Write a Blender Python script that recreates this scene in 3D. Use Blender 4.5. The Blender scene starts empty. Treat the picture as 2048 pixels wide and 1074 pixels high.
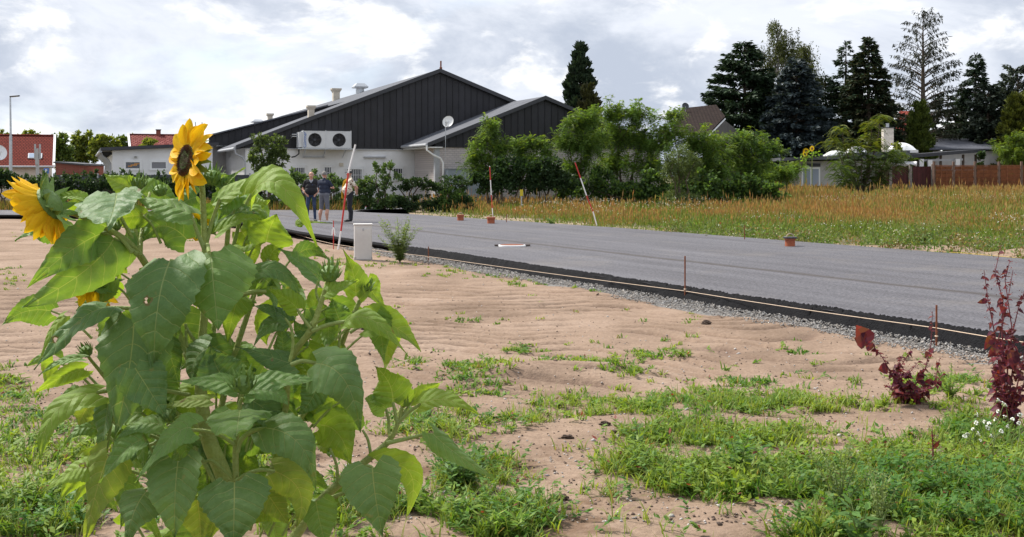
import bpy, bmesh, math, random
import numpy as np
from mathutils import Vector, Matrix
R = math.radians
scene = bpy.context.scene
# ------------------------------------------------------------------ camera
FPX, HOR, CH = 2400.0, 350.0, 1.77        # focal length and horizon in photo pixels, eye height in metres
cam_d = bpy.data.cameras.new('camera'); cam = bpy.data.objects.new('camera', cam_d)
scene.collection.objects.link(cam); scene.camera = cam
cam.location = (0, 0, CH); cam.rotation_euler = (R(90), 0, 0)
cam_d.sensor_width = 36; cam_d.lens = FPX / 2048 * 36
cam_d.shift_y = -(537 - HOR) / 2048
cam_d.clip_start = 0.1; cam_d.clip_end = 3000
# ------------------------------------------------------------------ sky and sun
SUN_EL, SUN_AZ = 50.0, -58.0              # azimuth from +Y, clockwise: high on the left
world = bpy.data.worlds.new('World'); scene.world = world; world.use_nodes = True
def build_sky():
    nt = world.node_tree; n = nt.nodes; n.clear(); L = nt.links.new
    out = n.new('ShaderNodeOutputWorld'); bg = n.new('ShaderNodeBackground'); bg.inputs[1].default_value = 0.12
    sky = n.new('ShaderNodeTexSky'); sky.sky_type = 'NISHITA'; sky.sun_disc = False
    sky.sun_elevation = R(SUN_EL); sky.sun_rotation = R(SUN_AZ)
    tc = n.new('ShaderNodeTexCoord')
    mp = n.new('ShaderNodeMapping'); mp.inputs['Scale'].default_value = (4.4, 4.4, 9.5); mp.inputs['Location'].default_value = (3.3, 1.7, 0.4)
    L(tc.outputs['Generated'], mp.inputs[0])
    def noise(scale, det, rough, dist=0.0, off=None):
        t = n.new('ShaderNodeTexNoise'); t.inputs['Scale'].default_value = scale; t.inputs['Detail'].default_value = det
        t.inputs['Roughness'].default_value = rough; t.inputs['Distortion'].default_value = dist
        if off:
            m = n.new('ShaderNodeVectorMath'); m.operation = 'ADD'; m.inputs[1].default_value = off
            L(mp.outputs[0], m.inputs[0]); L(m.outputs[0], t.inputs['Vector'])
        else: L(mp.outputs[0], t.inputs['Vector'])
        return t.outputs[0]
    def ramp(src, stops):
        r = n.new('ShaderNodeValToRGB'); e = r.color_ramp.elements
        r.color_ramp.interpolation = 'EASE'
        while len(e) < len(stops): e.new(0.5)
        for k, (p, c) in zip(e, stops): k.position = p; k.color = (*c, 1) if len(c) == 3 else c
        L(src, r.inputs[0]); return r.outputs[0]
    def mix(f, a, b):
        m = n.new('ShaderNodeMix'); m.data_type = 'RGBA'
        if isinstance(f, float): m.inputs[0].default_value = f
        else: L(f, m.inputs[0])
        for s, v in ((m.inputs[6], a), (m.inputs[7], b)):
            if isinstance(v, tuple): s.default_value = (*v, 1)
            else: L(v, s)
        return m.outputs[2]
    k = 0.92 / 0.12
    W = lambda r, g, b: (r * k, g * k, b * k)
    # shade of the cloud deck: grey-blue bellies to white tops
    shade = ramp(noise(1.15, 9, 0.60, 0.35), [(0.36, (0, 0, 0)), (0.62, (1, 1, 1))])
    puff = ramp(noise(2.6, 9, 0.60, 0.3, (7, 2, 4)), [(0.49, (0, 0, 0)), (0.70, (1, 1, 1))])
    deck = mix(shade, W(0.39, 0.435, 0.52), W(0.64, 0.67, 0.73))
    deck = mix(puff, deck, W(0.90, 0.895, 0.885))
    gap = ramp(noise(0.8, 5, 0.55, 0.2, (11, 5, 9)), [(0.50, (0, 0, 0)), (0.70, (1, 1, 1))])
    g2 = n.new('ShaderNodeMath'); g2.operation = 'MULTIPLY'; g2.inputs[1].default_value = 0.75; L(gap, g2.inputs[0])
    blue = n.new('ShaderNodeVectorMath'); blue.operation = 'SCALE'; blue.inputs[3].default_value = 1.15; L(sky.outputs[0], blue.inputs[0])
    blue2 = mix(0.45, blue.outputs[0], W(0.50, 0.63, 0.84))
    col = mix(g2.outputs[0], deck, blue2)
    L(col, bg.inputs[0]); L(bg.outputs[0], out.inputs[0])
build_sky()
sun_d = bpy.data.lights.new('sun', 'SUN'); sun_d.energy = 4.2; sun_d.angle = R(10); sun_d.color = (1, 0.95, 0.87)
sun = bpy.data.objects.new('sun', sun_d); scene.collection.objects.link(sun)
_d = Vector((math.sin(R(SUN_AZ)) * math.cos(R(SUN_EL)), math.cos(R(SUN_AZ)) * math.cos(R(SUN_EL)), math.sin(R(SUN_EL))))
sun.rotation_euler = _d.to_track_quat('Z', 'Y').to_euler()
vs = scene.view_settings; vs.view_transform = 'Standard'; vs.look = 'None'; vs.gamma = 1; vs.use_curve_mapping = False
vs.exposure = 0.66
scene.cycles.use_denoising = True
scene.cycles.max_bounces = 6; scene.cycles.transparent_max_bounces = 6
# ------------------------------------------------------------------ helpers
COL = scene.collection
rng = np.random.default_rng(7); random.seed(7)
def V3(a): return np.asarray(a, float)
def P(px, py, Y): return np.array([(px - 1024) * Y / FPX, Y, CH - (py - HOR) * Y / FPX])
def G(px, py, z=0.0):
    Y = FPX * (CH - z) / (py - HOR); return np.array([(px - 1024) * Y / FPX, Y, z])
def toPix(p):
    p = np.asarray(p, float); return 1024 + FPX * p[..., 0] / p[..., 1], HOR - FPX * (p[..., 2] - CH) / p[..., 1]
def unit(v):
    v = np.asarray(v, float); return v / np.maximum(np.linalg.norm(v, axis=-1, keepdims=True), 1e-9)
def link(name, me, mat=None, parent=None, loc=None):
    o = bpy.data.objects.new(name, me); COL.objects.link(o)
    if parent is not None: o.parent = parent
    if loc is not None: o.location = tuple(loc)
    return o
def tag(o, label=None, cat=None, group=None, kind=None):
    for k, v in (('label', label), ('category', cat), ('group', group), ('kind', kind)):
        if v: o[k] = v
    return o
def thing(name, label, cat, loc=(0, 0, 0), group=None, rz=0.0):
    o = bpy.data.objects.new(name, None); COL.objects.link(o); o.location = tuple(float(c) for c in loc); o.rotation_euler = (0, 0, rz)
    o.empty_display_size = 0.1
    return tag(o, label, cat, group)
def mesh_np(name, V, F, mat=None, parent=None, smooth=False, col=None, uv=None, off=None):
    """V (n,3) world coordinates; F (m,k) array or list of arrays; col (m,3) one colour per face"""
    V = np.asarray(V, np.float32)
    if parent is not None: V = V - np.array(parent_origin(parent), np.float32)
    me = bpy.data.meshes.new(name)
    Fs = F if isinstance(F, list) else [F]
    idx = np.concatenate([np.asarray(f, np.int32).ravel() for f in Fs])
    tot = np.concatenate([np.full(len(f), np.asarray(f).shape[1], np.int32) for f in Fs])
    st = np.concatenate([[0], np.cumsum(tot)[:-1]]).astype(np.int32)
    me.vertices.add(len(V)); me.vertices.foreach_set('co', V.ravel())
    me.loops.add(len(idx)); me.loops.foreach_set('vertex_index', idx)
    me.polygons.add(len(tot)); me.polygons.foreach_set('loop_start', st); me.polygons.foreach_set('loop_total', tot)
    if smooth: me.polygons.foreach_set('use_smooth', np.ones(len(tot), bool))
    me.update(calc_edges=True)
    if col is not None:
        a = me.attributes.new('Col', 'FLOAT_COLOR', 'FACE')
        c = np.ones((len(tot), 4), np.float32); c[:, :3] = col; a.data.foreach_set('color', c.ravel())
    if uv is not None:
        u = me.uv_layers.new(name='UVMap'); u.data.foreach_set('uv', np.asarray(uv, np.float32)[idx].ravel())
    if mat is not None: me.materials.append(mat)
    return link(name, me, None, parent)
def parent_origin(o):
    p = Vector((0, 0, 0))
    while o is not None: p = p + o.location; o = o.parent
    return p
class MB:
    """collects simple solids in world coordinates, then builds one mesh"""
    def __init__(s): s.v = []; s.f = []; s.n = 0
    def add(s, V, F):
        V = [tuple(map(float, p)) for p in V]; s.f += [tuple(i + s.n for i in f) for f in F]; s.v += V; s.n += len(V); return s
    def box(s, c, d, ax=None):
        c = V3(c); ax = np.eye(3) if ax is None else ax; h = V3(d) / 2
        pts = [c + ax[0] * (i * h[0]) + ax[1] * (j * h[1]) + ax[2] * (k * h[2]) for i in (-1, 1) for j in (-1, 1) for k in (-1, 1)]
        return s.add(pts, [(0, 1, 3, 2), (4, 6, 7, 5), (0, 4, 5, 1), (2, 3, 7, 6), (0, 2, 6, 4), (1, 5, 7, 3)])
    def tube(s, pts, rad, n=8, cap=True):
        pts = V3(pts); m = len(pts); rad = np.broadcast_to(np.asarray(rad, float), (m,))
        tg = unit(np.gradient(pts, axis=0)); ref = np.array([0, 0, 1.]) if abs(tg[0][2]) < 0.9 else np.array([1., 0, 0])
        a = unit(np.cross(tg, ref)); b = np.cross(tg, a); V = []
        for i in range(m):
            if i and np.dot(a[i], a[i - 1]) < 0: a[i] *= -1; b[i] *= -1
            for k in range(n):
                t = 2 * math.pi * k / n; V.append(pts[i] + rad[i] * (a[i] * math.cos(t) + b[i] * math.sin(t)))
        F = [(i * n + k, i * n + (k + 1) % n, (i + 1) * n + (k + 1) % n, (i + 1) * n + k) for i in range(m - 1) for k in range(n)]
        if cap: F += [tuple(range(n))[::-1], tuple((m - 1) * n + k for k in range(n))]
        return s.add(V, F)
    def prism(s, poly, dvec):
        """closed prism: planar polygon pushed along dvec"""
        A = V3(poly); B = A + V3(dvec); m = len(A)
        return s.add(np.vstack([A, B]), [tuple(range(m))[::-1], tuple(range(m, 2 * m))] + [(i, (i + 1) % m, m + (i + 1) % m, m + i) for i in range(m)])
    def lathe(s, c, prof, axis=(0, 0, 1), n=16):
        c = V3(c); w = unit(V3(axis)); ref = np.array([1., 0, 0]) if abs(w[0]) < .9 else np.array([0, 1., 0])
        a = unit(np.cross(w, ref)); b = np.cross(w, a); V = []
        for r, h in prof:
            for k in range(n):
                t = 2 * math.pi * k / n; V.append(c + w * h + r * (a * math.cos(t) + b * math.sin(t)))
        m = len(prof)
        F = [(i * n + k, i * n + (k + 1) % n, (i + 1) * n + (k + 1) % n, (i + 1) * n + k) for i in range(m - 1) for k in range(n)]
        F += [tuple(range(n))[::-1], tuple((m - 1) * n + k for k in range(n))]
        return s.add(V, F)
    def build(s, name, mat, parent=None, smooth=False, bevel=0.0, label=None):
        me = bpy.data.meshes.new(name)
        o = parent_origin(parent) if parent is not None else Vector((0, 0, 0))
        me.from_pydata([(x - o.x, y - o.y, z - o.z) for x, y, z in s.v], [], s.f); me.materials.append(mat)
        bm = bmesh.new(); bm.from_mesh(me); bmesh.ops.recalc_face_normals(bm, faces=bm.faces)
        if bevel > 0: bmesh.ops.bevel(bm, geom=list(bm.edges), offset=bevel, segments=1, affect='EDGES', profile=0.7)
        bm.to_mesh(me); bm.free()
        if smooth:
            me.polygons.foreach_set('use_smooth', np.ones(len(me.polygons), bool)); me.update()
            try: me.set_sharp_from_angle(angle=R(40))
            except Exception: pass
        ob = link(name, me, None, parent)
        if label: ob['label'] = label
        return ob
# ---- value noise on the ground (numpy)
_H = np.random.default_rng(3).random((256, 256))
def vnoise(x, y):
    xi = np.floor(x).astype(int); yi = np.floor(y).astype(int); fx = x - xi; fy = y - yi
    fx = fx * fx * (3 - 2 * fx); fy = fy * fy * (3 - 2 * fy); h = lambda i, j: _H[i & 255, j & 255]
    return (h(xi, yi) * (1 - fx) + h(xi + 1, yi) * fx) * (1 - fy) + (h(xi, yi + 1) * (1 - fx) + h(xi + 1, yi + 1) * fx) * fy
def fbm(x, y, o=4):
    s = 0; a = .5
    for _ in range(o): s = s + a * vnoise(x, y); x = x * 2.03 + 17.1; y = y * 2.03 + 5.3; a *= .5
    return s / (1 - .5 ** o)
# ------------------------------------------------------------------ materials
def new_mat(name):
    m = bpy.data.materials.new(name); m.use_nodes = True; nt = m.node_tree; b = nt.nodes['Principled BSDF']; return m, nt, b
def mat(name, col, rough=0.7, var=0.12, scale=6.0, bump=0.0, bscale=40.0, metal=0.0, spec=0.4, dirt=None, rnd=0.0):
    """painted/plain surface: colour broken up by noise, fine bump"""
    m, nt, b = new_mat(name); n = nt.nodes; L = nt.links.new
    tc = n.new('ShaderNodeTexCoord')
    t = n.new('ShaderNodeTexNoise'); t.inputs['Scale'].default_value = scale; t.inputs['Detail'].default_value = 6; t.inputs['Roughness'].default_value = .65
    L(tc.outputs['Object'], t.inputs['Vector'])
    r = n.new('ShaderNodeValToRGB'); e = r.color_ramp.elements
    c = V3(col); e[0].position = .3; e[1].position = .7
    e[0].color = (*np.clip(c * (1 - var), 0, 1), 1); e[1].color = (*np.clip(c * (1 + var), 0, 1), 1)
    L(t.outputs[0], r.inputs[0]); src = r.outputs[0]
    if rnd:
        oi = n.new('ShaderNodeObjectInfo'); mr = n.new('ShaderNodeMapRange'); mr.inputs[3].default_value = 1 - rnd; mr.inputs[4].default_value = 1 + rnd; L(oi.outputs['Random'], mr.inputs[0]); vm = n.new('ShaderNodeVectorMath'); vm.operation = 'SCALE'; L(src, vm.inputs[0]); L(mr.outputs[0], vm.inputs[3]); src = vm.outputs[0]
    L(src, b.inputs['Base Color'])
    b.inputs['Roughness'].default_value = rough; b.inputs['Metallic'].default_value = metal; b.inputs['Specular IOR Level'].default_value = spec
    if bump > 0:
        t2 = n.new('ShaderNodeTexNoise'); t2.inputs['Scale'].default_value = bscale; t2.inputs['Detail'].default_value = 5; L(tc.outputs['Object'], t2.inputs['Vector'])
        bp = n.new('ShaderNodeBump'); bp.inputs['Strength'].default_value = bump; bp.inputs['Distance'].default_value = .02
        L(t2.outputs[0], bp.inputs['Height']); L(bp.outputs[0], b.inputs['Normal'])
    return m
def foliage_mat(name, transl=0.35, rough=0.55, spec=0.25):
    m, nt, b = new_mat(name); n = nt.nodes; L = nt.links.new
    a = n.new('ShaderNodeAttribute'); a.attribute_name = 'Col'
    L(a.outputs['Color'], b.inputs['Base Color']); b.inputs['Roughness'].default_value = rough; b.inputs['Specular IOR Level'].default_value = spec
    t = n.new('ShaderNodeBsdfTranslucent')
    h = n.new('ShaderNodeMix'); h.data_type = 'RGBA'; h.blend_type = 'MULTIPLY'; h.inputs[0].default_value = 1; L(a.outputs['Color'], h.inputs[6]); h.inputs[7].default_value = (1.25, 1.2, .5, 1)
    L(h.outputs[2], t.inputs['Color'])
    mx = n.new('ShaderNodeMixShader'); mx.inputs[0].default_value = transl
    L(b.outputs[0], mx.inputs[1]); L(t.outputs[0], mx.inputs[2]); L(mx.outputs[0], n['Material Output'].inputs['Surface'])
    return m
M_FOL = foliage_mat('foliage', .42); M_CON = foliage_mat('needles', 0.12, 0.6, 0.2); M_DRY = foliage_mat('meadow_blades', 0.35, 0.7, 0.1)
M_BARK = mat('bark', (0.10, 0.075, 0.055), .9, .35, 9, .8, 25)
def brick_mat(name, c1, c2, mortar, bw, bh, ms=0.012, rough=.95, axis='XZ', rot=0.0, bump=.6):
    m, nt, b = new_mat(name); n = nt.nodes; L = nt.links.new
    tc = n.new('ShaderNodeTexCoord'); sp = n.new('ShaderNodeSeparateXYZ'); cb = n.new('ShaderNodeCombineXYZ'); mp = n.new('ShaderNodeMapping')
    mp.inputs['Rotation'].default_value = (0, 0, rot)
    L(tc.outputs['Object'], mp.inputs[0]); L(mp.outputs[0], sp.inputs[0]); L(sp.outputs['X'], cb.inputs['X']); L(sp.outputs['Z' if axis == 'XZ' else 'Y'], cb.inputs['Y'])
    t = n.new('ShaderNodeTexBrick'); L(cb.outputs[0], t.inputs['Vector']); t.inputs['Scale'].default_value = 1
    t.inputs['Brick Width'].default_value = bw; t.inputs['Row Height'].default_value = bh; t.inputs['Mortar Size'].default_value = ms
    t.inputs['Color1'].default_value = (*c1, 1); t.inputs['Color2'].default_value = (*c2, 1); t.inputs['Mortar'].default_value = (*mortar, 1)
    L(t.outputs['Color'], b.inputs['Base Color']); b.inputs['Roughness'].default_value = rough; b.inputs['Specular IOR Level'].default_value = .12
    bp = n.new('ShaderNodeBump'); bp.inputs['Strength'].default_value = bump; bp.inputs['Distance'].default_value = .02; bp.invert = True
    L(t.outputs['Fac'], bp.inputs['Height']); L(bp.outputs[0], b.inputs['Normal'])
    return m
# ------------------------------------------------------------------ ground, road, gravel
NR = np.array([0.898, 0.44]); DR = np.array([0.44, -0.898]); C_NEAR, C_FAR = 9.85, 19.4   # road: normal, direction, edges
RZ = 0.13
def sand_mat():
    m, nt, b = new_mat('sand'); n = nt.nodes; L = nt.links.new
    tc = n.new('ShaderNodeTexCoord')
    def nz(s, d=6, sc=(1, 1, 1)):
        mp = n.new('ShaderNodeMapping'); mp.inputs['Scale'].default_value = sc; L(tc.outputs['Object'], mp.inputs[0])
        t = n.new('ShaderNodeTexNoise'); t.inputs['Scale'].default_value = s; t.inputs['Detail'].default_value = d; t.inputs['Roughness'].default_value = .65; L(mp.outputs[0], t.inputs['Vector']); return t.outputs[0]
    def rp(src, st):
        r = n.new('ShaderNodeValToRGB'); e = r.color_ramp.elements
        while len(e) < len(st): e.new(.5)
        for k, (p, c) in zip(e, st): k.position = p; k.color = (*c, 1)
        L(src, r.inputs[0]); return r.outputs[0]
    c1 = rp(nz(0.55, 6), [(.32, (.20, .142, .103)), (.5, (.278, .200, .147)), (.7, (.345, .257, .197))])
    c2 = rp(nz(22, 4), [(.3, (.80, .78, .76)), (.7, (1.1, 1.1, 1.1))])
    mx = n.new('ShaderNodeMix'); mx.data_type = 'RGBA'; mx.blend_type = 'MULTIPLY'; mx.inputs[0].default_value = 1; L(c1, mx.inputs[6]); L(c2, mx.inputs[7])
    hum = rp(nz(1.3, 7), [(.52, (0, 0, 0)), (.64, (1, 1, 1))])       # darker humus stains
    at = n.new('ShaderNodeAttribute'); at.attribute_name = 'soil'
    mul = n.new('ShaderNodeMath'); mul.operation = 'MULTIPLY'; L(hum, mul.inputs[0]); L(at.outputs['Fac'], mul.inputs[1])
    mx2 = n.new('ShaderNodeMix'); mx2.data_type = 'RGBA'; L(mul.outputs[0], mx2.inputs[0]); L(mx.outputs[2], mx2.inputs[6]); mx2.inputs[7].default_value = (.15, .095, .062, 1)
    spk = rp(nz(60, 2), [(.68, (0, 0, 0)), (.74, (1, 1, 1))])        # crumbs of humus and small stones
    mx3 = n.new('ShaderNodeMix'); mx3.data_type = 'RGBA'; L(spk, mx3.inputs[0]); L(mx2.outputs[2], mx3.inputs[6]); mx3.inputs[7].default_value = (.16, .11, .085, 1)
    cr = n.new('ShaderNodeAttribute'); cr.attribute_name = 'crumb_shade'; fn = rp(nz(14, 5), [(.36, (0, 0, 0)), (.56, (1, 1, 1))]); mc = n.new('ShaderNodeMath'); mc.operation = 'MULTIPLY'; L(cr.outputs['Fac'], mc.inputs[0]); L(fn, mc.inputs[1])  # ruts darkened in colour: groove shade painted in with soil crumbs
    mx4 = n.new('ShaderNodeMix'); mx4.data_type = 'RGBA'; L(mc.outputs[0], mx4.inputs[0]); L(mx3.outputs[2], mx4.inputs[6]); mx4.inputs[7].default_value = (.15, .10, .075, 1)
    L(mx4.outputs[2], b.inputs['Base Color']); b.inputs['Roughness'].default_value = .95; b.inputs['Specular IOR Level'].default_value = .1
    bp = n.new('ShaderNodeBump'); bp.inputs['Strength'].default_value = .55; bp.inputs['Distance'].default_value = .03
    ad = n.new('ShaderNodeMath'); ad.operation = 'ADD'; L(nz(35, 5), ad.inputs[0]); L(nz(9, 5), ad.inputs[1]); L(ad.outputs[0], bp.inputs['Height']); L(bp.outputs[0], b.inputs['Normal'])
    return m
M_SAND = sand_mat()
M_SOIL = mat('meadow_soil', (.12, .10, .05), .95, .45, .8, .5, 8)
M_VERGE = mat('sandy_verge', (.25, .185, .12), .95, .45, 1.6, .6, 12)
def asphalt_mat():
    m, nt, b = new_mat('asphalt'); n = nt.nodes; L = nt.links.new
    tc = n.new('ShaderNodeTexCoord')
    def nz(s, d, sc=None):
        t = n.new('ShaderNodeTexNoise'); t.inputs['Scale'].default_value = s; t.inputs['Detail'].default_value = d; t.inputs['Roughness'].default_value = .7
        if sc:
            m0 = n.new('ShaderNodeMapping'); m0.inputs['Rotation'].default_value = (0, 0, R(63.9)); L(tc.outputs['Object'], m0.inputs[0]); mp = n.new('ShaderNodeMapping'); mp.inputs['Scale'].default_value = sc; L(m0.outputs[0], mp.inputs[0]); L(mp.outputs[0], t.inputs['Vector'])
        else: L(tc.outputs['Object'], t.inputs['Vector'])
        return t.outputs[0]
    a = n.new('ShaderNodeValToRGB'); a.color_ramp.elements[0].position = .34; a.color_ramp.elements[1].position = .68
    a.color_ramp.elements[0].color = (.035, .034, .038, 1); a.color_ramp.elements[1].color = (.205, .20, .218, 1); L(nz(24, 7), a.inputs[0])
    s = n.new('ShaderNodeValToRGB'); s.color_ramp.elements[0].position = .3; s.color_ramp.elements[1].position = .75
    s.color_ramp.elements[0].color = (.58, .56, .57, 1); s.color_ramp.elements[1].color = (1.12, 1.12, 1.13, 1); L(nz(1.1, 7, (.10, 1.9, 1)), s.inputs[0])
    mx = n.new('ShaderNodeMix'); mx.data_type = 'RGBA'; mx.blend_type = 'MULTIPLY'; mx.inputs[0].default_value = 1; L(a.outputs[0], mx.inputs[6]); L(s.outputs[0], mx.inputs[7])
    du = n.new('ShaderNodeValToRGB'); du.color_ramp.elements[0].position = .52; du.color_ramp.elements[1].position = .78; L(nz(.35, 8), du.inputs[0]); md = n.new('ShaderNodeMix'); md.data_type = 'RGBA'; dk = n.new('ShaderNodeMath'); dk.operation = 'MULTIPLY'; dk.inputs[1].default_value = .55; L(du.outputs[0], dk.inputs[0]); L(dk.outputs[0], md.inputs[0]); L(mx.outputs[2], md.inputs[6]); md.inputs[7].default_value = (.20, .175, .15, 1); mx = md
    # the seam between the two paving lanes: a darker, brownish line along the road
    sp = n.new('ShaderNodeSeparateXYZ'); L(tc.outputs['Object'], sp.inputs[0])
    def ma(op, x, y):
        k = n.new('ShaderNodeMath'); k.operation = op
        for i, q in enumerate((x, y)):
            if isinstance(q, (int, float)): k.inputs[i].default_value = q
            else: L(q, k.inputs[i])
        return k.outputs[0]
    c = ma('ADD', ma('MULTIPLY', sp.outputs['X'], float(NR[0])), ma('MULTIPLY', sp.outputs['Y'], float(NR[1])))
    c = ma('ADD', c, ma('MULTIPLY', ma('SUBTRACT', nz(.8, 4), .5), .35))
    w = ma('SUBTRACT', 1.0, ma('MINIMUM', 1.0, ma('DIVIDE', ma('ABSOLUTE', ma('SUBTRACT', c, 13.05), 0), .22)))
    w = ma('MULTIPLY', w, 1.0)
    m2 = n.new('ShaderNodeMix'); m2.data_type = 'RGBA'; L(w, m2.inputs[0]); L(mx.outputs[2], m2.inputs[6]); m2.inputs[7].default_value = (.050, .040, .036, 1)
    L(m2.outputs[2], b.inputs['Base Color']); b.inputs['Roughness'].default_value = .75; b.inputs['Specular IOR Level'].default_value = .35
    bp = n.new('ShaderNodeBump'); bp.inputs['Strength'].default_value = .5; bp.inputs['Distance'].default_value = .015; L(nz(60, 3), bp.inputs['Height']); L(bp.outputs[0], b.inputs['Normal'])
    return m
M_ASPH = asphalt_mat()
M_BLACK = mat('fresh_bitumen', (.009, .009, .0105), .85, .6, 60, 1.0, 55, spec=.12)
# field height: tyre ruts across the sand, ridges, clods
def rut_f(X, Y):
    w = fbm(X * .35, Y * .35, 3) * 3.0
    return np.exp(-(np.sin((Y + .10 * X + w * 1.1) * np.pi / .46) / .38) ** 2) * np.clip(fbm(X * .8 + 9, Y * .8, 2) * 3 - .75, 0, 1.3)
def sand_z(X, Y):
    px, py = toPix(np.stack([X, Y, np.zeros_like(X)], -1))
    tread = np.clip((py - 545) / 50, 0, 1) * np.clip((860 - py) / 120, 0, 1)
    z = .02 - .075 * tread * rut_f(X, Y)
    z = z + .10 * (fbm(X * .45 + 3, Y * .45, 4) - .5) + .045 * (fbm(X * 2.3, Y * 2.3, 3) - .5) + .018 * (fbm(X * 8, Y * 8, 2) - .5)
    # a low bank of pushed-up sand, its face towards the camera
    lx = np.exp(-((px - 1110) / 190) ** 4); yb = 10.25 + .12 * np.sin(X * 2)
    z = z + .10 * lx * np.clip(1 - np.abs(Y - yb - .25) / .5, 0, 1) ** .7 * (Y > yb - .25) + .10 * lx * np.clip((Y - yb + .05) / .22, 0, 1) * (Y < yb + .2) * 0
    # heap of sand spilled on the gravel
    z = z + .10 * np.exp(-(((px - 1240) / 110) ** 2 + ((py - 580) / 13) ** 2))
    c = X * NR[0] + Y * NR[1]
    edge = 9.05 - .55 * (fbm(X * .7 + 40, Y * .7, 3) - .5) * 2
    z = z * np.clip((edge + .3 - c) / .6, 0.12, 1) - .10 * np.clip((c - edge) / .35, 0, 1)
    return z - 0.01
def grid(name, x0, x1, y0, y1, nx, ny, zf, m, keep=None, soil=None):
    xs = np.linspace(x0, x1, nx)
    ys = y0 * (y1 / y0) ** np.linspace(0, 1, ny) if y0 > 0 else np.linspace(y0, y1, ny)
    X, Y = np.meshgrid(xs, ys); Z = zf(X, Y); V = np.stack([X, Y, Z], -1).reshape(-1, 3)
    i = np.arange(nx * ny).reshape(ny, nx); F = np.stack([i[:-1, :-1], i[:-1, 1:], i[1:, 1:], i[1:, :-1]], -1).reshape(-1, 4)
    if keep is not None: F = F[keep(V[F].mean(1))]
    o = mesh_np(name, V, F, m, smooth=True)
    if soil is not None:
        a = o.data.attributes.new('soil', 'FLOAT', 'POINT'); a.data.foreach_set('value', soil(V).astype(np.float32)); py_ = toPix(np.column_stack([V[:, 0], np.maximum(V[:, 1], .5), 0 * V[:, 0]]))[1]; a = o.data.attributes.new('crumb_shade', 'FLOAT', 'POINT'); a.data.foreach_set('value', (1.1 * np.clip(rut_f(V[:, 0], V[:, 1]), 0, 1) * np.clip((py_ - 520) / 60, 0, 1) * np.clip((860 - py_) / 120, 0, 1)).astype(np.float32))
    return o
def rise(X, Y):            # the land climbs a little behind the meadow on the right
    t = np.clip((Y - 50) / 45, 0, 1); return .55 * t * t * (3 - 2 * t) * np.clip((X + 12) / 20, 0, 1)
def soil_amt(V):
    px, py = toPix(np.column_stack([V[:, 0], np.maximum(V[:, 1], .5), V[:, 2]]))
    return np.clip((py - 800) / 100, 0.05, 1)
gz = grid('ground', -700, 700, -40, 1500, 120, 140, lambda X, Y: -0.30 - 0 * X, M_SOIL); tag(gz, kind='structure')
def keep_sand(c): return (c[:, 0] * NR[0] + c[:, 1] * NR[1]) < 10.1
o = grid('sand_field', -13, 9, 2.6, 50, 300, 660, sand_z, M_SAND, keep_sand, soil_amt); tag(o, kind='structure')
def mound(X, Y):           # heaps of sand left along the far verge near the right edge
    c = X * NR[0] + Y * NR[1] - C_FAR; t = X * DR[0] + Y * DR[1]
    return np.clip(1 - ((c - 1.1) / .95) ** 2, 0, 1) * np.clip((fbm(t * .55 + 3, t * 0 + 8, 3) - .36) * 5, 0, 1) * np.clip((t + 24) / 6, 0, 1)
def mead_z(X, Y): return rise(X, Y) + mound(X, Y) * .30 + .10 * (fbm(X * .4, Y * .4, 4) - .45) + .06 * (fbm(X * 1.7, Y * 1.7, 3) - .5) - .02
_cross_far = 60.5
def keep_mead(c):
    cc = c[:, 0] * NR[0] + c[:, 1] * NR[1]
    return (cc > C_FAR - .4) & (c[:, 1] > 18)
o = grid('meadow', -30, 75, 18, 130, 260, 220, mead_z, M_SOIL, keep_mead); tag(o, kind='structure')
o.data.materials.append(M_VERGE); _c = np.zeros(len(o.data.polygons) * 3); o.data.polygons.foreach_get('center', _c); _c = _c.reshape(-1, 3); o.data.polygons.foreach_set('material_index', ((_c[:, 0] * NR[0] + _c[:, 1] * NR[1]) < C_FAR + .5 + 3.2 * fbm(_c[:, 0] * .3, _c[:, 1] * .3, 3)).astype(np.int32))
o.data.materials.append(M_SAND); _m = np.zeros(len(_c), np.int32); o.data.polygons.foreach_get('material_index', _m); _m[mound(_c[:, 0], _c[:, 1]) > .25] = 2; o.data.polygons.foreach_set('material_index', _m)
o = grid('verge', -75, -4, 54, 130, 120, 80, lambda X, Y: .04 * fbm(X, Y, 3) - .03 - .35 * ((X * NR[0] + Y * NR[1]) > C_FAR + .5), M_SOIL, lambda c: c[:, 1] > 54); tag(o, kind='structure')
o = grid('left_field', -60, -12.9, 18, 52, 60, 50, lambda X, Y: .06 * fbm(X * .6, Y * .6, 3) - .06, M_SAND, None, lambda V: np.full(len(V), .3)); tag(o, kind='structure')
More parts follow.
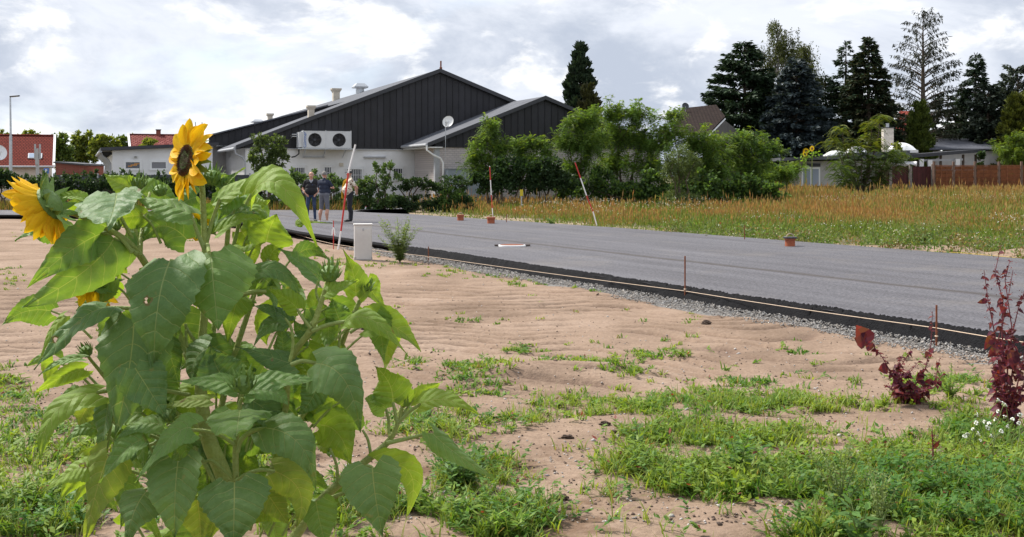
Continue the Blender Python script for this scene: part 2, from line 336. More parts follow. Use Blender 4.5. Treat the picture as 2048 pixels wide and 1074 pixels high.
# road sheet with its black broken edge
def line_c(c, t): return np.array([NR[0] * c + DR[0] * t, NR[1] * c + DR[1] * t])
near = [np.array(G(px, py, RZ)[:2]) for px, py in ((-500, 428.5), (0, 430), (220, 431), (400, 437), (500, 446), (560, 456), (600, 464))]
near += [line_c(C_NEAR, t) for t in np.arange(-26, 8.1, 1.0)]
far = [line_c(C_FAR, t) for t in np.arange(8, -32.1, -1.0)]
far += [np.array(G(px, py, RZ)[:2]) for px, py in ((820, 428), (740, 425), (706, 422.8), (722, 420), (806, 417.6), (812, 414.5), (620, 415), (400, 417), (0, 419), (-500, 420))]
far = [p for i, p in enumerate(far)]
def road():
    nd = []
    for i, p in enumerate(near):
        j = .03 * (random.random() - .5); nd.append(p - NR * j)
    top = [(*p, RZ) for p in nd] + [(*p, RZ) for p in far]
    bm = bmesh.new(); vsx = [bm.verts.new(p) for p in top]; bm.faces.new(vsx); bmesh.ops.triangulate(bm, faces=bm.faces)
    bmesh.ops.recalc_face_normals(bm, faces=bm.faces)
    me = bpy.data.meshes.new('road'); bm.to_mesh(me); bm.free(); me.materials.append(M_ASPH)
    if me.polygons[0].normal.z < 0: me.flip_normals()
    r = link('road', me); tag(r, kind='structure')
    # edge: fine grid of lumps falling from the surface to the gravel
    T = np.arange(-26, 8.0, .022); K = np.linspace(0, 1, 14)
    tt, kk = np.meshgrid(T, K); lum = np.random.default_rng(5).random(tt.shape)
    wob = .05 * (fbm(tt * 1.3, tt * 0 + 2, 3) - .5)
    c = C_NEAR + .06 - .22 * kk + wob * 3.2 - .03 * (fbm(tt * 6, tt * 0 + 5, 2) - .5) + .03 * (lum - .5) * (kk > .1); z = RZ + .022 - np.clip(kk - .40, 0, 1) / .6 * (RZ + .07) - .04 * np.clip(.12 - kk, 0, 1) + .042 * (lum - .5) * (kk > .12)
    X = NR[0] * c + DR[0] * tt; Y = NR[1] * c + DR[1] * tt; V = np.stack([X, Y, z], -1).reshape(-1, 3)
    nx, ny = len(T), len(K); i = np.arange(nx * ny).reshape(ny, nx); F = np.stack([i[:-1, :-1], i[1:, :-1], i[1:, 1:], i[:-1, 1:]], -1).reshape(-1, 4)
    tag(mesh_np('asphalt_edge', V, F, M_BLACK), kind='structure')
    # left branch: the edge of the side road
    mb = MB(); pts = [(*p, RZ - .035) for p in near[:8]]
    mb.tube(pts, .055, 6); tag(mb.build('side_road_edge', M_BLACK), kind='structure')
    mb = MB(); mb.tube([(*p, RZ - .03) for p in far[-10:-4]], .02, 6); tag(mb.build('far_road_edge', M_BLACK), kind='structure')
road()
# gravel: crushed light stone beside the edge
def stones(name, pos, size, col, m, seed=1):
    r = np.random.default_rng(seed); n = len(pos)
    base = np.array([[1, 0, 0], [0, 1, 0], [-1, 0, 0], [0, -1, 0], [0, 0, 1], [0, 0, -1]], float)
    Fo = np.array([[0, 1, 4], [1, 2, 4], [2, 3, 4], [3, 0, 4], [1, 0, 5], [2, 1, 5], [3, 2, 5], [0, 3, 5]])
    sc = (r.random((n, 6, 1)) * .7 + .65) * size[:, None, None] * np.array([1, 1, .7])
    a = r.random(n) * 6.28; b = base[None] * sc; ca, sa = np.cos(a)[:, None], np.sin(a)[:, None]
    x = b[..., 0] * ca - b[..., 1] * sa; y = b[..., 0] * sa + b[..., 1] * ca; tl = (r.random((n, 1)) - .5) * 1.4
    z = b[..., 2] * np.cos(tl) + x * np.sin(tl)
    V = np.stack([x, y, z], -1) + pos[:, None]; F = (Fo[None] + 6 * np.arange(n)[:, None, None]).reshape(-1, 3)
    return mesh_np(name, V.reshape(-1, 3), F, m, col=np.repeat(col, 8, 0))
M_STONE = mat('stone', (.4, .4, .4), .85)
_nt = M_STONE.node_tree; _a = _nt.nodes.new('ShaderNodeAttribute'); _a.attribute_name = 'Col'; _nt.links.new(_a.outputs['Color'], _nt.nodes['Principled BSDF'].inputs['Base Color'])
def gravel():
    n = 23000; r = np.random.default_rng(11)
    t = r.uniform(-28, 8, n) ; c = r.uniform(8.9, 9.80, n)
    X = NR[0] * c + DR[0] * t; Y = NR[1] * c + DR[1] * t
    k = c > 9.0 + .75 * (fbm(X * .6 + 11, Y * .6, 3) - .42) + r.normal(size=n) * .10; X, Y, c = X[k], Y[k], c[k]
    g = r.uniform(.13, .40, len(X)); wm = r.random(len(X)) * .12; col = np.stack([g * (1 + wm), g, g * (1 - wm)], -1) * .85
    pos = np.stack([X, Y, -.015 + .02 * r.random(len(X)) + .03 * np.clip(9.5 - c, 0, .5)], -1)
    tag(stones('gravel', pos, r.uniform(.007, .018, len(X)) * np.where(r.random(len(X)) < .08, 1.7, 1), col, M_STONE), 'strip of light grey crushed stone beside the black asphalt edge', 'gravel', kind='stuff')
    T = np.arange(-22, 8.1, .5); C = np.linspace(8.95, 9.95, 4); V = np.array([[NR[0] * c + DR[0] * t, NR[1] * c + DR[1] * t, -.05 + .015 * (c < 9.5)] for c in C for t in T])
    nx = len(T); i = np.arange(len(V)).reshape(4, nx); F = np.stack([i[:-1, :-1], i[1:, :-1], i[1:, 1:], i[:-1, 1:]], -1).reshape(-1, 4)
    tag(mesh_np('gravel_bed', V, F, mat('gravel_bed', (.20, .19, .18), .9, .35, 45, .8, 60)), kind='structure')
    # pebbles and humus crumbs scattered over the sand
    n = 7000; py = 540 + 514 * r.random(n) ** .8; px = r.uniform(-50, 2100, n); g = np.array([G(a, b) for a, b in zip(px, py)])
    k = (g[:, 0] * NR[0] + g[:, 1] * NR[1]) < 8.9; g = g[k]; g[:, 2] = sand_z(g[:, 0], g[:, 1]) + .002
    dark = r.random(len(g)) < .6; col = np.where(dark[:, None], np.array([.09, .06, .045]) * r.uniform(.6, 1.6, (len(g), 1)), np.array([.38, .35, .33]) * r.uniform(.6, 1.3, (len(g), 1)))
    tag(stones('pebbles', g, r.uniform(.004, .013, len(g)) * (1 + 1.2 * (r.random(len(g)) < .05)), col, M_STONE, 4), 'scattered pebbles and dark soil crumbs on the sand', 'pebbles', kind='stuff')
gravel()
def clod(px, py, w, seed, m, label, sq=.55):
    g = G(px, py); g[2] = sand_z(np.array([g[0]]), np.array([g[1]]))[0]
    bm = bmesh.new(); bmesh.ops.create_icosphere(bm, subdivisions=3, radius=1); s = w * g[1] / FPX / 2; r = np.random.default_rng(seed)
    for v in bm.verts:
        k = 1 + .55 * (fbm(np.array([v.co.x * 2 + seed]), np.array([v.co.y * 2 + v.co.z * 3]), 4)[0] - .5) * 2
        v.co = Vector((v.co.x * s * k, v.co.y * s * k * .8, v.co.z * s * k * sq))
    me = bpy.data.meshes.new('clod'); bm.to_mesh(me); bm.free(); me.materials.append(m)
    o = link('soil_clod', me, loc=(g[0], g[1], g[2] + s * sq * .3)); return tag(o, label, 'clod', 'clods of dark soil')
M_HUM = mat('humus', (.055, .035, .024), .95, .4, 30, 1, 60)
for i, (a, b, w, l) in enumerate(((1413, 648, 20, 'dark clod lying near the dry grass tuft by the gravel'), (798, 594, 18, 'dark clod on the far sand right of the tall weed'),
        (1210, 857, 22, 'dark clod left of the dense green weeds, farthest of that group'), (1228, 872, 16, 'small dark clod just in front of a larger one left of the weeds'),
        (1120, 1003, 30, 'brown clod on bare sand at the bottom, right of the leafy weed'), (1308, 862, 12, 'small dark clod at the left end of the weeds'),
        (1134, 882, 24, 'dark crumbled clod in the sand hollow beside the sunflower'))):
    clod(a, b, w, i + 2, M_HUM, l)
# ------------------------------------------------------------------ buildings
GA = np.array([.941, .339, 0]); RA = np.array([-.339, .941, 0]); UP = np.array([0, 0, 1.]); AX = np.array([GA, RA, UP])
class VPlane:
    """a wall plane through A along g; photo pixel -> point on the wall"""
    def __init__(s, A, g=GA, back=0.0, r=RA): s.A = V3(A) + V3(r) * back; s.g = V3(g)
    def __call__(s, px, py):
        k = (px - 1024) / FPX; q = s.g[0] / s.g[1] if abs(s.g[1]) > 1e-9 else None
        Y = s.A[1] if q is None else (s.A[0] - s.A[1] * q) / (k - q)
        return P(px, py, Y)
    def sz(s, p): return float(np.dot((p - s.A)[:2], s.g[:2])), float(p[2])
    def at(s, a, z, out=0.0): return np.array([s.A[0] + s.g[0] * a, s.A[1] + s.g[1] * a, z]) - RA * out
M_WHITE = mat('white_render', (.78, .775, .77), .85, .10, .7, .15, 60)
M_CREAM = mat('cream_render', (.60, .53, .46), .85, .08, 2, .15, 60)
M_GREYW = mat('grey_render', (.42, .40, .385), .85, .1, 2, .15, 60)
M_CLAD = mat('anthracite_cladding', (.021, .0205, .024), .5, .22, 1.6, .06, 30, spec=.35, rnd=.22)
M_ROOFG = mat('grey_bitumen_roof', (.115, .12, .135), .9, .18, 1.5, .2, 20, spec=.15)
M_FASC = mat('dark_fascia', (.045, .047, .055), .6, .2, 2)
M_ZINC = mat('galvanised_steel', (.50, .52, .54), .38, .12, 8, metal=.7)
M_GUT = mat('grey_gutter', (.42, .43, .45), .5, .1, 6, metal=.3)
M_BEIGE = mat('beige_duct', (.55, .49, .40), .7, .12, 4)
M_PLW = mat('white_plastic', (.78, .78, .77), .45, .04, 5)
M_RUST = mat('rusty_steel', (.20, .065, .03), .85, .4, 25, .5, 60)
M_DARK = mat('dark_interior', (.012, .012, .014), .5, .3, 4)
def glass_mat(name, c=(.03, .035, .045), rough=.08):
    m, nt, b = new_mat(name); b.inputs['Base Color'].default_value = (*c, 1); b.inputs['Roughness'].default_value = rough; b.inputs['Specular IOR Level'].default_value = .8
    n = nt.nodes; t = n.new('ShaderNodeTexNoise'); t.inputs['Scale'].default_value = 2; bp = n.new('ShaderNodeBump'); bp.inputs['Strength'].default_value = .04
    nt.links.new(t.outputs[0], bp.inputs['Height']); nt.links.new(bp.outputs[0], b.inputs['Normal']); return m
M_GLASS = glass_mat('window_glass')
M_WBRICK = brick_mat('pale_facing_brick', (.47, .42, .40), (.53, .48, .455), (.36, .33, .32), .26, .125, .012, rot=math.atan2(-GA[1], GA[0]))
M_RBRICK = brick_mat('red_brick', (.22, .06, .045), (.27, .085, .06), (.20, .13, .11), .25, .08, .01)
M_RTILE = brick_mat('red_roof_tile', (.13, .024, .017), (.165, .032, .022), (.05, .010, .008), .22, .24, .022, axis='XY', bump=1.0)
M_PTILE = brick_mat('pink_roof_tile', (.16, .032, .028), (.26, .09, .08), (.05, .012, .010), .30, .30, .03, axis='XY', bump=1.0)
M_BTILE = brick_mat('brown_roof_tile', (.026, .017, .015), (.036, .024, .020), (.010, .007, .006), .3, .33, .03, axis='XY', bump=1.0)
def line_z(poly, a):
    for (a0, z0), (a1, z1) in zip(poly, poly[1:]):
        if a0 <= a <= a1: return z0 + (z1 - z0) * (a - a0) / (a1 - a0)
    return poly[0][1] if a < poly[0][0] else poly[-1][1]
def cladding(parent, pl, top, z0, width, name='gable_cladding', rib=.035):
    """standing-seam sheets: every sheet a part, top edge cut to the roof line"""
    a0, a1 = top[0][0], top[-1][0]; brk = sorted(set([a for a, _ in top[1:-1]]))
    mb = MB(); poly = [pl.at(a0, z0, -.04), pl.at(a1, z0, -.04)] + [pl.at(a, max(z, z0 + .01), -.04) for a, z in reversed(top)]
    back = mb.prism(poly, RA * .12).build(name, M_FASC, parent)
    a = a0
    while a < a1 - .02:
        b = min(a + width, a1); lo, hi = a + .012, b - .012
        pts = [lo] + [k for k in brk if lo < k < hi] + [hi]
        poly = [pl.at(lo, z0 - .02, .0), pl.at(hi, z0 - .02, .0)] + [pl.at(k, max(line_z(top, k) - .03, z0), .0) for k in reversed(pts)]
        m = MB().prism(poly, RA * .04)
        zt = max(line_z(top, lo) - .04, z0 + .01)
        rp = [pl.at(lo - .012, z0 - .02, rib), pl.at(lo + .014, z0 - .02, rib), pl.at(lo + .014, zt, rib), pl.at(lo - .012, zt, rib)]
        m.prism(rp, RA * (rib + .01)); m.build('cladding_panel', M_CLAD, back); a = b
    return back
def slab(pl, pts, L, th, over=.25):
    """roof slab following (a,z) points on a wall plane, pushed back by L along the ridge"""
    mb = MB()
    for (a0, z0), (a1, z1) in zip(pts, pts[1:]):
        q = [pl.at(a0, z0, over), pl.at(a1, z1, over), pl.at(a1, z1 + th, over), pl.at(a0, z0 + th, over)]
        mb.prism(q, RA * (L + over))
    return mb
def pipe(name, m, parent, pts, r, n=8): return MB().tube(pts, r, n).build(name, m, parent, smooth=True)
# ---- warehouse
ORG = P(660, 352, 72)
wh = thing('warehouse', 'large warehouse with dark metal gables above white and pale brick walls', 'warehouse', (ORG[0], ORG[1], 0))
MAIN = VPlane(P(640, 300, 72))
def sz(pl, *pts): return [pl.sz(pl(x, y)) for x, y in pts]
top = sz(MAIN, (488, 289), (609, 242), (878, 142), (1029, 206)); sR, zR = top[2]
slope = (top[3][1] - zR) / (top[3][0] - sR); aE = sR + (3.35 - zR) / slope * .98; top = top[:3] + [(aE, zR + slope * (aE - sR))]
Z0 = MAIN(700, 297)[2]
clad = cladding(wh, MAIN, top, Z0, .40)
rl = [(top[0][0] - .5, top[0][1] - .19)] + top[1:3] + [(aE + .4, top[3][1] + slope * .4)]
slab(MAIN, rl[:3], 62, .10).build('roof', M_ROOFG, wh, label='long grey left roof slope')
slab(MAIN, rl[2:], 62, .10).build('roof', M_ROOFG, wh)
vb = MB()
for (a0, z0), (a1, z1) in zip(rl, rl[1:]): vb.prism([MAIN.at(a0, z0 - .10, .28), MAIN.at(a1, z1 - .10, .28), MAIN.at(a1, z1 + .14, .28), MAIN.at(a0, z0 + .14, .28)], RA * .025)
vb.build('verge_trim', mat('verge_metal', (.045, .046, .052), .6, .1, 4), wh)
wa0, wa1 = top[0][0] + .1, aE - .2
MB().prism([MAIN.at(wa0, 0, -.10), MAIN.at(wa1, 0, -.10), MAIN.at(wa1, Z0, -.10), MAIN.at(wa0, Z0, -.10)], RA * 60).build('wall', M_WHITE, wh)
# gable end trim strip under cladding
MB().prism([MAIN.at(wa0, Z0 - .06, .03), MAIN.at(wa1, Z0 - .06, .03), MAIN.at(wa1, Z0 - .021, .03), MAIN.at(wa0, Z0 - .021, .03)], RA * .12).build('drip_edge', M_GUT, wh)
def barred_window(x0, x1, y0, y1):
    a0, z1 = MAIN.sz(MAIN(x0, y0)); a1, z0 = MAIN.sz(MAIN(x1, y1)); m = .17
    f = MB()
    for q in ((a0 + m, a1 - m, z1 - m, z1 - m + .07), (a0 + m, a1 - m, z0 + m - .07, z0 + m), (a0 + m - .07, a0 + m, z0 + m - .07, z1 - m + .07), (a1 - m, a1 - m + .07, z0 + m - .07, z1 - m + .07)):
        f.prism([MAIN.at(q[0], q[2], -.06), MAIN.at(q[1], q[2], -.06), MAIN.at(q[1], q[3], -.06), MAIN.at(q[0], q[3], -.06)], RA * .05)
    w = f.build('window', M_PLW, wh)
    MB().prism([MAIN.at(a0 + m, z0 + m, -.08), MAIN.at(a1 - m, z0 + m, -.08), MAIN.at(a1 - m, z1 - m, -.08), MAIN.at(a0 + m, z1 - m, -.08)], RA * .01).build('pane', M_GLASS, w)
    g = MB(); n = max(4, int((a1 - a0) / .13))
    for i in range(n + 1):
        a = a0 + (a1 - a0) * i / n; g.tube([MAIN.at(a, z0, .04), MAIN.at(a, z1, .04)], .012, 5)
    for z in (z1, z1 - .13, z0 + .1, (z0 + z1) / 2): g.tube([MAIN.at(a0, z, .045), MAIN.at(a1, z, .045)], .012, 5)
    g.build('grille', M_PLW, w)
    s = MB(); s.prism([MAIN.at(a0 + .08, z0 + .02, .03), MAIN.at(a1 - .08, z0 + .02, .03), MAIN.at(a1 - .08, z0 + .07, .03), MAIN.at(a0 + .08, z0 + .07, .03)], RA * .13); s.build('sill', M_PLW, w)
for q in ((583, 615, 330, 362), (644, 668, 329, 362), (689, 729, 333, 367), (782, 810, 332, 362)): barred_window(*q)
for x0, x1 in ((607, 649), (728, 771)):
    a0, z = MAIN.sz(MAIN(x0, 314)); a1, _ = MAIN.sz(MAIN(x1, 314)); MB().box((MAIN.at(a0, z, -.02) + MAIN.at(a1, z, -.02)) / 2, (a1 - a0, .16, .07), AX).build('cable_duct', M_GUT, wh)
a0, z = MAIN.sz(MAIN(683, 329)); MB().box(MAIN.at(a0, z, -.05), (.22, .12, .2), AX).build('wall_lamp', M_BEIGE, wh)
# ---- left lean-to with a flatter roof
LEAN = VPlane(MAIN.A, back=9)
lt = sz(LEAN, (429, 271), (655, 212)); lz0 = LEAN(440, 292)[2]
lt = [(lt[0][0], lt[0][1]), (lt[1][0] + 3, lt[1][1] + 3 * (lt[1][1] - lt[0][1]) / (lt[1][0] - lt[0][0]))]
cladding(wh, LEAN, [(lt[0][0] - .35, lt[0][1] - .10), lt[1]], lz0, .42)
slab(LEAN, [(lt[0][0] - .6, lt[0][1] - .1), (lt[1][0] - 3, lt[1][1] - 3 * (lt[1][1] - lt[0][1]) / (lt[1][0] - lt[0][0]))], 40, .09).build('lean_to_roof', M_ROOFG, wh)
la0 = lt[0][0] - 1.5; MB().prism([LEAN.at(la0, 0, -1.0), LEAN.at(lt[1][0], 0, -1.0), LEAN.at(lt[1][0], lz0, -1.0), LEAN.at(la0, lz0, -1.0)], RA * 30).build('wall', M_GREYW, wh)
MB().prism([LEAN.at(la0, lz0 - .02, .0), LEAN.at(lt[1][0], lz0 - .02, .0), LEAN.at(lt[1][0], lz0 + .05, 0), LEAN.at(la0, lz0 + .05, 0)], RA * 1.2).build('soffit', M_PLW, wh)
# gutter and downpipe at the left front corner
c0 = MAIN.at(top[0][0] - .55, top[0][1] - .25, .2); MB().tube([c0, c0 + RA * 9], .10, 8).build('gutter', M_GUT, wh, smooth=True)
pipe('downpipe', M_GUT, wh, [c0 + UP * -.05, c0 + UP * -.3 + GA * .05, c0 + UP * -.5 + GA * .45, c0 + UP * -.8 + GA * .6, c0 + GA * .6 + UP * -2.9], .05)
# ---- right wing: second gable, pale brick below
WING = VPlane(P(875, 300, 68.5))
wt = sz(WING, (853, 290), (1088, 196)); ws = (wt[1][1] - wt[0][1]) / (wt[1][0] - wt[0][0])
wr = WING.sz(WING(1169, 232)); ws2 = (wr[1] - wt[1][1]) / (wr[0] - wt[1][0]); wz0 = WING(900, 294)[2]
aW = wt[1][0] + (wz0 - .1 - wt[1][1]) / ws2
cladding(wh, WING, [(WING.sz(WING(870, 290))[0], wt[0][1] + ws * (WING.sz(WING(870, 290))[0] - wt[0][0])), wt[1], (aW, wz0 + .05)], wz0, .42)
LW = 5.75
slab(WING, [wt[0], wt[1]], LW, .10).build('wing_roof', M_ROOFG, wh); slab(WING, [wt[1], (aW + .3, wz0 - .1)], LW, .10).build('wing_roof', M_ROOFG, wh)
vb = MB()
for (a0, z0), (a1, z1) in (((wt[0]), (wt[1])), ((wt[1]), (aW + .3, wz0 - .1))): vb.prism([WING.at(a0, z0 - .1, .28), WING.at(a1, z1 - .1, .28), WING.at(a1, z1 + .13, .28), WING.at(a0, z0 + .13, .28)], RA * .025)
vb.build('verge_trim', bpy.data.materials['verge_metal'], wh)
ab0 = WING.sz(WING(880, 300))[0]
MB().prism([WING.at(ab0, 0, -.08), WING.at(aW - .1, 0, -.08), WING.at(aW - .1, wz0, -.08), WING.at(ab0, wz0, -.08)], RA * 5.4).build('wing_wall', M_WBRICK, wh, label='pale facing brick wall of the wing')
MB().prism([WING.at(ab0 - .28, 0, -.05), WING.at(ab0 - .003, 0, -.05), WING.at(ab0 - .003, wz0 - .003, -.05), WING.at(ab0 - .28, wz0 - .003, -.05)], RA * .3).build('corner_post', M_GUT, wh)
MB().prism([WING.at(wt[0][0] + .05, wt[0][1] - .16, .2), WING.at(ab0 + .1, wt[0][1] - .16, .2), WING.at(ab0 + .1, wt[0][1] - .10, .2), WING.at(wt[0][0] + .05, wt[0][1] - .10, .2)], RA * 5.6).build('soffit', M_PLW, wh)
g0 = WING.at(wt[0][0] - .05, wt[0][1] + .0, .25); MB().tube([g0, g0 + RA * 5.6], .09, 8).build('gutter', M_GUT, wh, smooth=True)
pipe('downpipe', M_PLW, wh, [g0 + UP * -.02, g0 + UP * -.3, g0 + UP * -.55 + GA * .35, g0 + UP * -.75 + GA * .8, g0 + UP * -1.0 + GA * .95, g0 + GA * .98 + UP * -3.2], .055)
# ---- roof vents and flue
Xr, Yr = MAIN.at(sR, zR)[:2]
def roof_vent(px, y_top, y_bot, wpx, kind, Y):
    k = Y / FPX; b = P(px, y_bot, Y); h = (y_bot - y_top) * k; w = wpx * k * .62
    if kind == 'duct':
        v = MB().prism([b + GA * (s * w / 2) + RA * (t * w / 2) + UP * -.6 for s, t in ((-1, -1), (1, -1), (1, 1), (-1, 1))], UP * (h * .72 + .6)).build('roof_vent', M_BEIGE, wh)
        m = MB(); z0, z1, w0, w1 = h * .72, h, w / 2, w / 2 * 1.5; pts = [b + GA * (s * ww) + RA * (t * ww) + UP * z for z, ww in ((z0, w0 * 1.02), (z1 - .1, w1), (z1, w1)) for s, t in ((-1, -1), (1, -1), (1, 1), (-1, 1))]
        m.add(pts, [(0, 3, 2, 1), (8, 9, 10, 11)] + [(i + j, i + (j + 1) % 4, i + 4 + (j + 1) % 4, i + 4 + j) for i in (0, 4) for j in range(4)]); m.build('hood', M_BEIGE, v)
    else:
        v = MB().lathe(b + UP * -.6, [(w / 2, 0), (w / 2, h * .6 + .6)], n=12).build('roof_vent', M_ZINC, wh, smooth=True)
        m = MB(); w1 = w * .82; pts = [b + GA * (s * ww) + RA * (t * ww) + UP * z for z, ww in ((h * .6, w1), (h * .72, w1 * 1.02), (h, w1 * .55)) for s, t in ((-1, -1), (1, -1), (1, 1), (-1, 1))]
        m.add(pts, [(0, 3, 2, 1), (8, 9, 10, 11)] + [(i + j, i + (j + 1) % 4, i + 4 + (j + 1) % 4, i + 4 + j) for i in (0, 4) for j in range(4)]); m.build('cap', M_ZINC, v)
ridgeY = lambda px: (Xr + .36 * Yr) / ((px - 1024) / FPX + .36)
roof_vent(672, 177, 205, 21, 'duct', ridgeY(672) - 2); roof_vent(720, 167, 190, 27, 'cap', ridgeY(720) - 1.5)
roof_vent(622, 211, 242, 19, 'duct', MAIN(622, 240)[1] + 1.5); roof_vent(605, 224, 236, 14, 'cap', ridgeY(640))
roof_vent(515, 239, 254, 24, 'cap', LEAN(515, 250)[1] + 2.5); roof_vent(540, 227, 248, 15, 'duct', LEAN(540, 245)[1] + 3)
for x in (391, 404):
    q = LEAN(x, 245); pipe('flue_pipe', M_ZINC, wh, [P(x, 292, q[1] + 2), P(x, 244, q[1] + 2)], .035)
fl = MAIN(889, 150) + RA * .8; pipe('flue_pipe', M_RUST, wh, [fl + UP * -.6, fl + UP * .55], .085); pipe('flue_pipe', M_RUST, wh, [fl + UP * .55, fl + UP * .95], .05)
# ---- cooling unit on brackets
def cooler():
    a0, z1 = MAIN.sz(MAIN(592, 264)); a1, z0 = MAIN.sz(MAIN(698, 297)); dep = .85; of = .12
    t = thing('cooling_unit', 'white twin-fan cooling unit mounted on the dark gable above barred windows', 'cooler', MAIN.at((a0 + a1) / 2, z0, of))
    fm = mat('cooler_casing', (.62, .63, .64), .4, .05, 5)
    c = lambda a, z, out: MAIN.at(a, z, of + out)
    hz = (z0 + z1) / 2; r = .40; am = (a0 + a1) / 2
    for i, (s0, s1) in enumerate(((a0 + .25, am - .02), (am + .02, a1 - .10))):
        fc = ((s0 + s1) / 2) + .04
        # casing panel with a round opening
        n = 24; ring = [c(fc + r * math.cos(2 * math.pi * k / n), hz + r * math.sin(2 * math.pi * k / n), dep) for k in range(n)]
        box = []
        for k in range(n):
            x, y = math.cos(2 * math.pi * k / n), math.sin(2 * math.pi * k / n); m_ = max(abs(x), abs(y)); x, y = x / m_, y / m_
            box.append(c(fc + (x * (s1 - fc) if x > 0 else x * (fc - s0)), hz + y * (z1 - z0) / 2, dep))
        pan = MB(); pan.add(ring + box + [p + RA * .25 for p in ring], [(k, (k + 1) % n, n + (k + 1) % n, n + k) for k in range(n)] + [(k, 2 * n + k, 2 * n + (k + 1) % n, (k + 1) % n) for k in range(n)])
        me = pan.build('front_panel', fm, t)
        rr = MB(); q = [c(fc, hz, dep + .005)] ; ax = -RA
        rr.lathe(c(fc, hz, dep - .04), [(r * .99, 0), (r * 1.12, .03), (r * 1.12, .07), (r * 1.0, .12), (r * .96, .12), (r * .93, .02)], -RA, 24); rg = rr.build('fan_ring', mat('fan_ring_paint', (.55, .56, .57), .4), t, smooth=True) if False else None
        fan = MB().lathe(c(fc, hz, dep - .22), [(.01, 0), (r * .97, 0), (r * .97, .02), (.01, .02)], -RA, 24).build('fan', M_DARK, t)
        bl = MB()
        for k in range(5):
            th = 2 * math.pi * k / 5; e = lambda rad, dth, o: c(fc + rad * math.cos(th + dth), hz + rad * math.sin(th + dth), dep - .16 + o)
            bl.add([e(.08, -.3, 0), e(.08, .5, .05), e(r * .92, .35, .06), e(r * .92, -.3, 0)], [(0, 1, 2, 3)])
        bl.build('blades', mat('fan_blades', (.03, .03, .033), .5), fan)
        MB().lathe(c(fc, hz, dep - .14), [(.01, 0), (.085, 0), (.085, .08), (.05, .11), (.01, .11)], -RA, 12).build('hub', M_ROOFG, fan)
        gd = MB()
        for k in range(1, 6):
            rad = r * k / 5.4; gd.tube([c(fc + rad * math.cos(2 * math.pi * j / 20), hz + rad * math.sin(2 * math.pi * j / 20), dep + .02) for j in range(21)], .006, 4, False)
        for k in range(8): th = math.pi * k / 4; gd.tube([c(fc + .05 * math.cos(th), hz + .05 * math.sin(th), dep + .02), c(fc + r * 1.02 * math.cos(th), hz + r * 1.02 * math.sin(th), dep + .02)], .007, 4)
        gd.build('fan_guard', mat('fan_guard_wire', (.05, .05, .055), .5), fan)
    sh = MB(); sh.box((c(a0 + .25, hz, dep / 2) + c(a1 - .1, hz, dep / 2)) / 2 + RA * .17, (a1 - a0 - .35, dep - .36, z1 - z0 - .004), AX).build('casing', fm, t)
    MB().box(c(a0 + .11, hz, dep / 2), (.22, dep - .1, z1 - z0 - .06), AX).build('header_cover', fm, t)
    MB().box((c(a0 + .24, z1 + .02, dep / 2) + c(a1 - .1, z1 + .02, dep / 2)) / 2, (a1 - a0 - .30, dep + .03, .05), AX).build('top_cover', fm, t)
    for a in (a0 + .24, am, a1 - .09): MB().box(c(a, hz + .03, dep + .012), (.05, .03, z1 - z0 + .10), AX).build('edge_post', fm, t)
    for z in (z0 - .05,): MB().box((c(a0, z, dep / 2) + c(a1, z, dep / 2)) / 2, (a1 - a0 + .1, dep + .05, .06), AX).build('bracket_rail', M_ZINC, t)
    for a in (a0 + .4, am, a1 - .4): MB().tube([c(a, z0 - .08, dep), c(a, z0 - .55, -.1)], .03, 6).build('bracket', M_ZINC, t)
    for z in (hz + .2, hz + .32): MB().tube([c(a0 - .02, z, .4), c(a0 - .30, z, .4), c(a0 - .34, z - .1, .1)], .03, 6).build('pipe', M_ZINC, t)
    MB().tube([c(a0 + .1, z0 - .05, .3), c(a0 + .1, z0 - .35, .3), c(a0 - .1, z0 - .5, .2), c(a0 - .3, z0 - .55, .1)], .04, 6).build('hose', M_DARK, t)
    # lettering on the end panel, read from bottom to top
    cu = bpy.data.curves.new('txt', 'FONT'); cu.body = 'Güntner'; cu.size = .27; cu.extrude = .004; cu.align_x = 'CENTER'; cu.align_y = 'CENTER'
    tmp = bpy.data.objects.new('txt', cu); COL.objects.link(tmp); dg = bpy.context.evaluated_depsgraph_get(); me = bpy.data.meshes.new_from_object(tmp.evaluated_get(dg)); bpy.data.objects.remove(tmp)
    o = link('lettering', me, None, t); me.materials.append(mat('blue_print', (.02, .12, .42), .5))
    mt = Matrix(((0, -GA[0], -RA[0]), (0, -GA[1], -RA[1]), (1, 0, 0))); me.transform(mt.to_4x4()); me.update()
    p = c(a0 + .36, hz, dep + .008) - V3(t.location); o.location = p
cooler()
def sat_dish(name, c, rad, normal, pole_to, label, m=None, arm=True, grp=None):
    m = m or M_PLW; t = thing(name, label, 'satellite dish', pole_to, grp); nrm = unit(V3(normal))
    pr = [(.001, -.22 * rad)] + [(rad * k / 6, -.22 * rad + .22 * rad * (k / 6) ** 2) for k in range(1, 7)]
    pr += [(rad * .99, .015), (rad * .6, -.22 * rad + .22 * rad * .36 - .02), (.002, -.22 * rad - .03)]
    MB().lathe(c, pr[:7] + [(rad * 1.01, .02), (rad * 1.02, -.01)] + [(rad * k / 6, -.25 * rad + .22 * rad * (k / 6) ** 2) for k in range(5, 0, -1)] + [(.002, -.25 * rad)], nrm, 24).build('dish', m, t, smooth=True)
    bk = c - nrm * .28 * rad; MB().tube([bk, np.array([pole_to[0], pole_to[1], bk[2]]), pole_to], .03, 6).build('mast', M_ZINC, t)
    if arm:
        low = unit(-UP + nrm * np.dot(UP, nrm)); f = c + nrm * rad * .9 + low * rad * .25; MB().tube([c + low * rad * .95, f], .015, 5).build('feed_arm', M_ZINC, t); MB().box(f, (.10, .12, .08)).build('receiver', M_PLW, t)
    return t
yd = WING(895, 300)[1] - .6
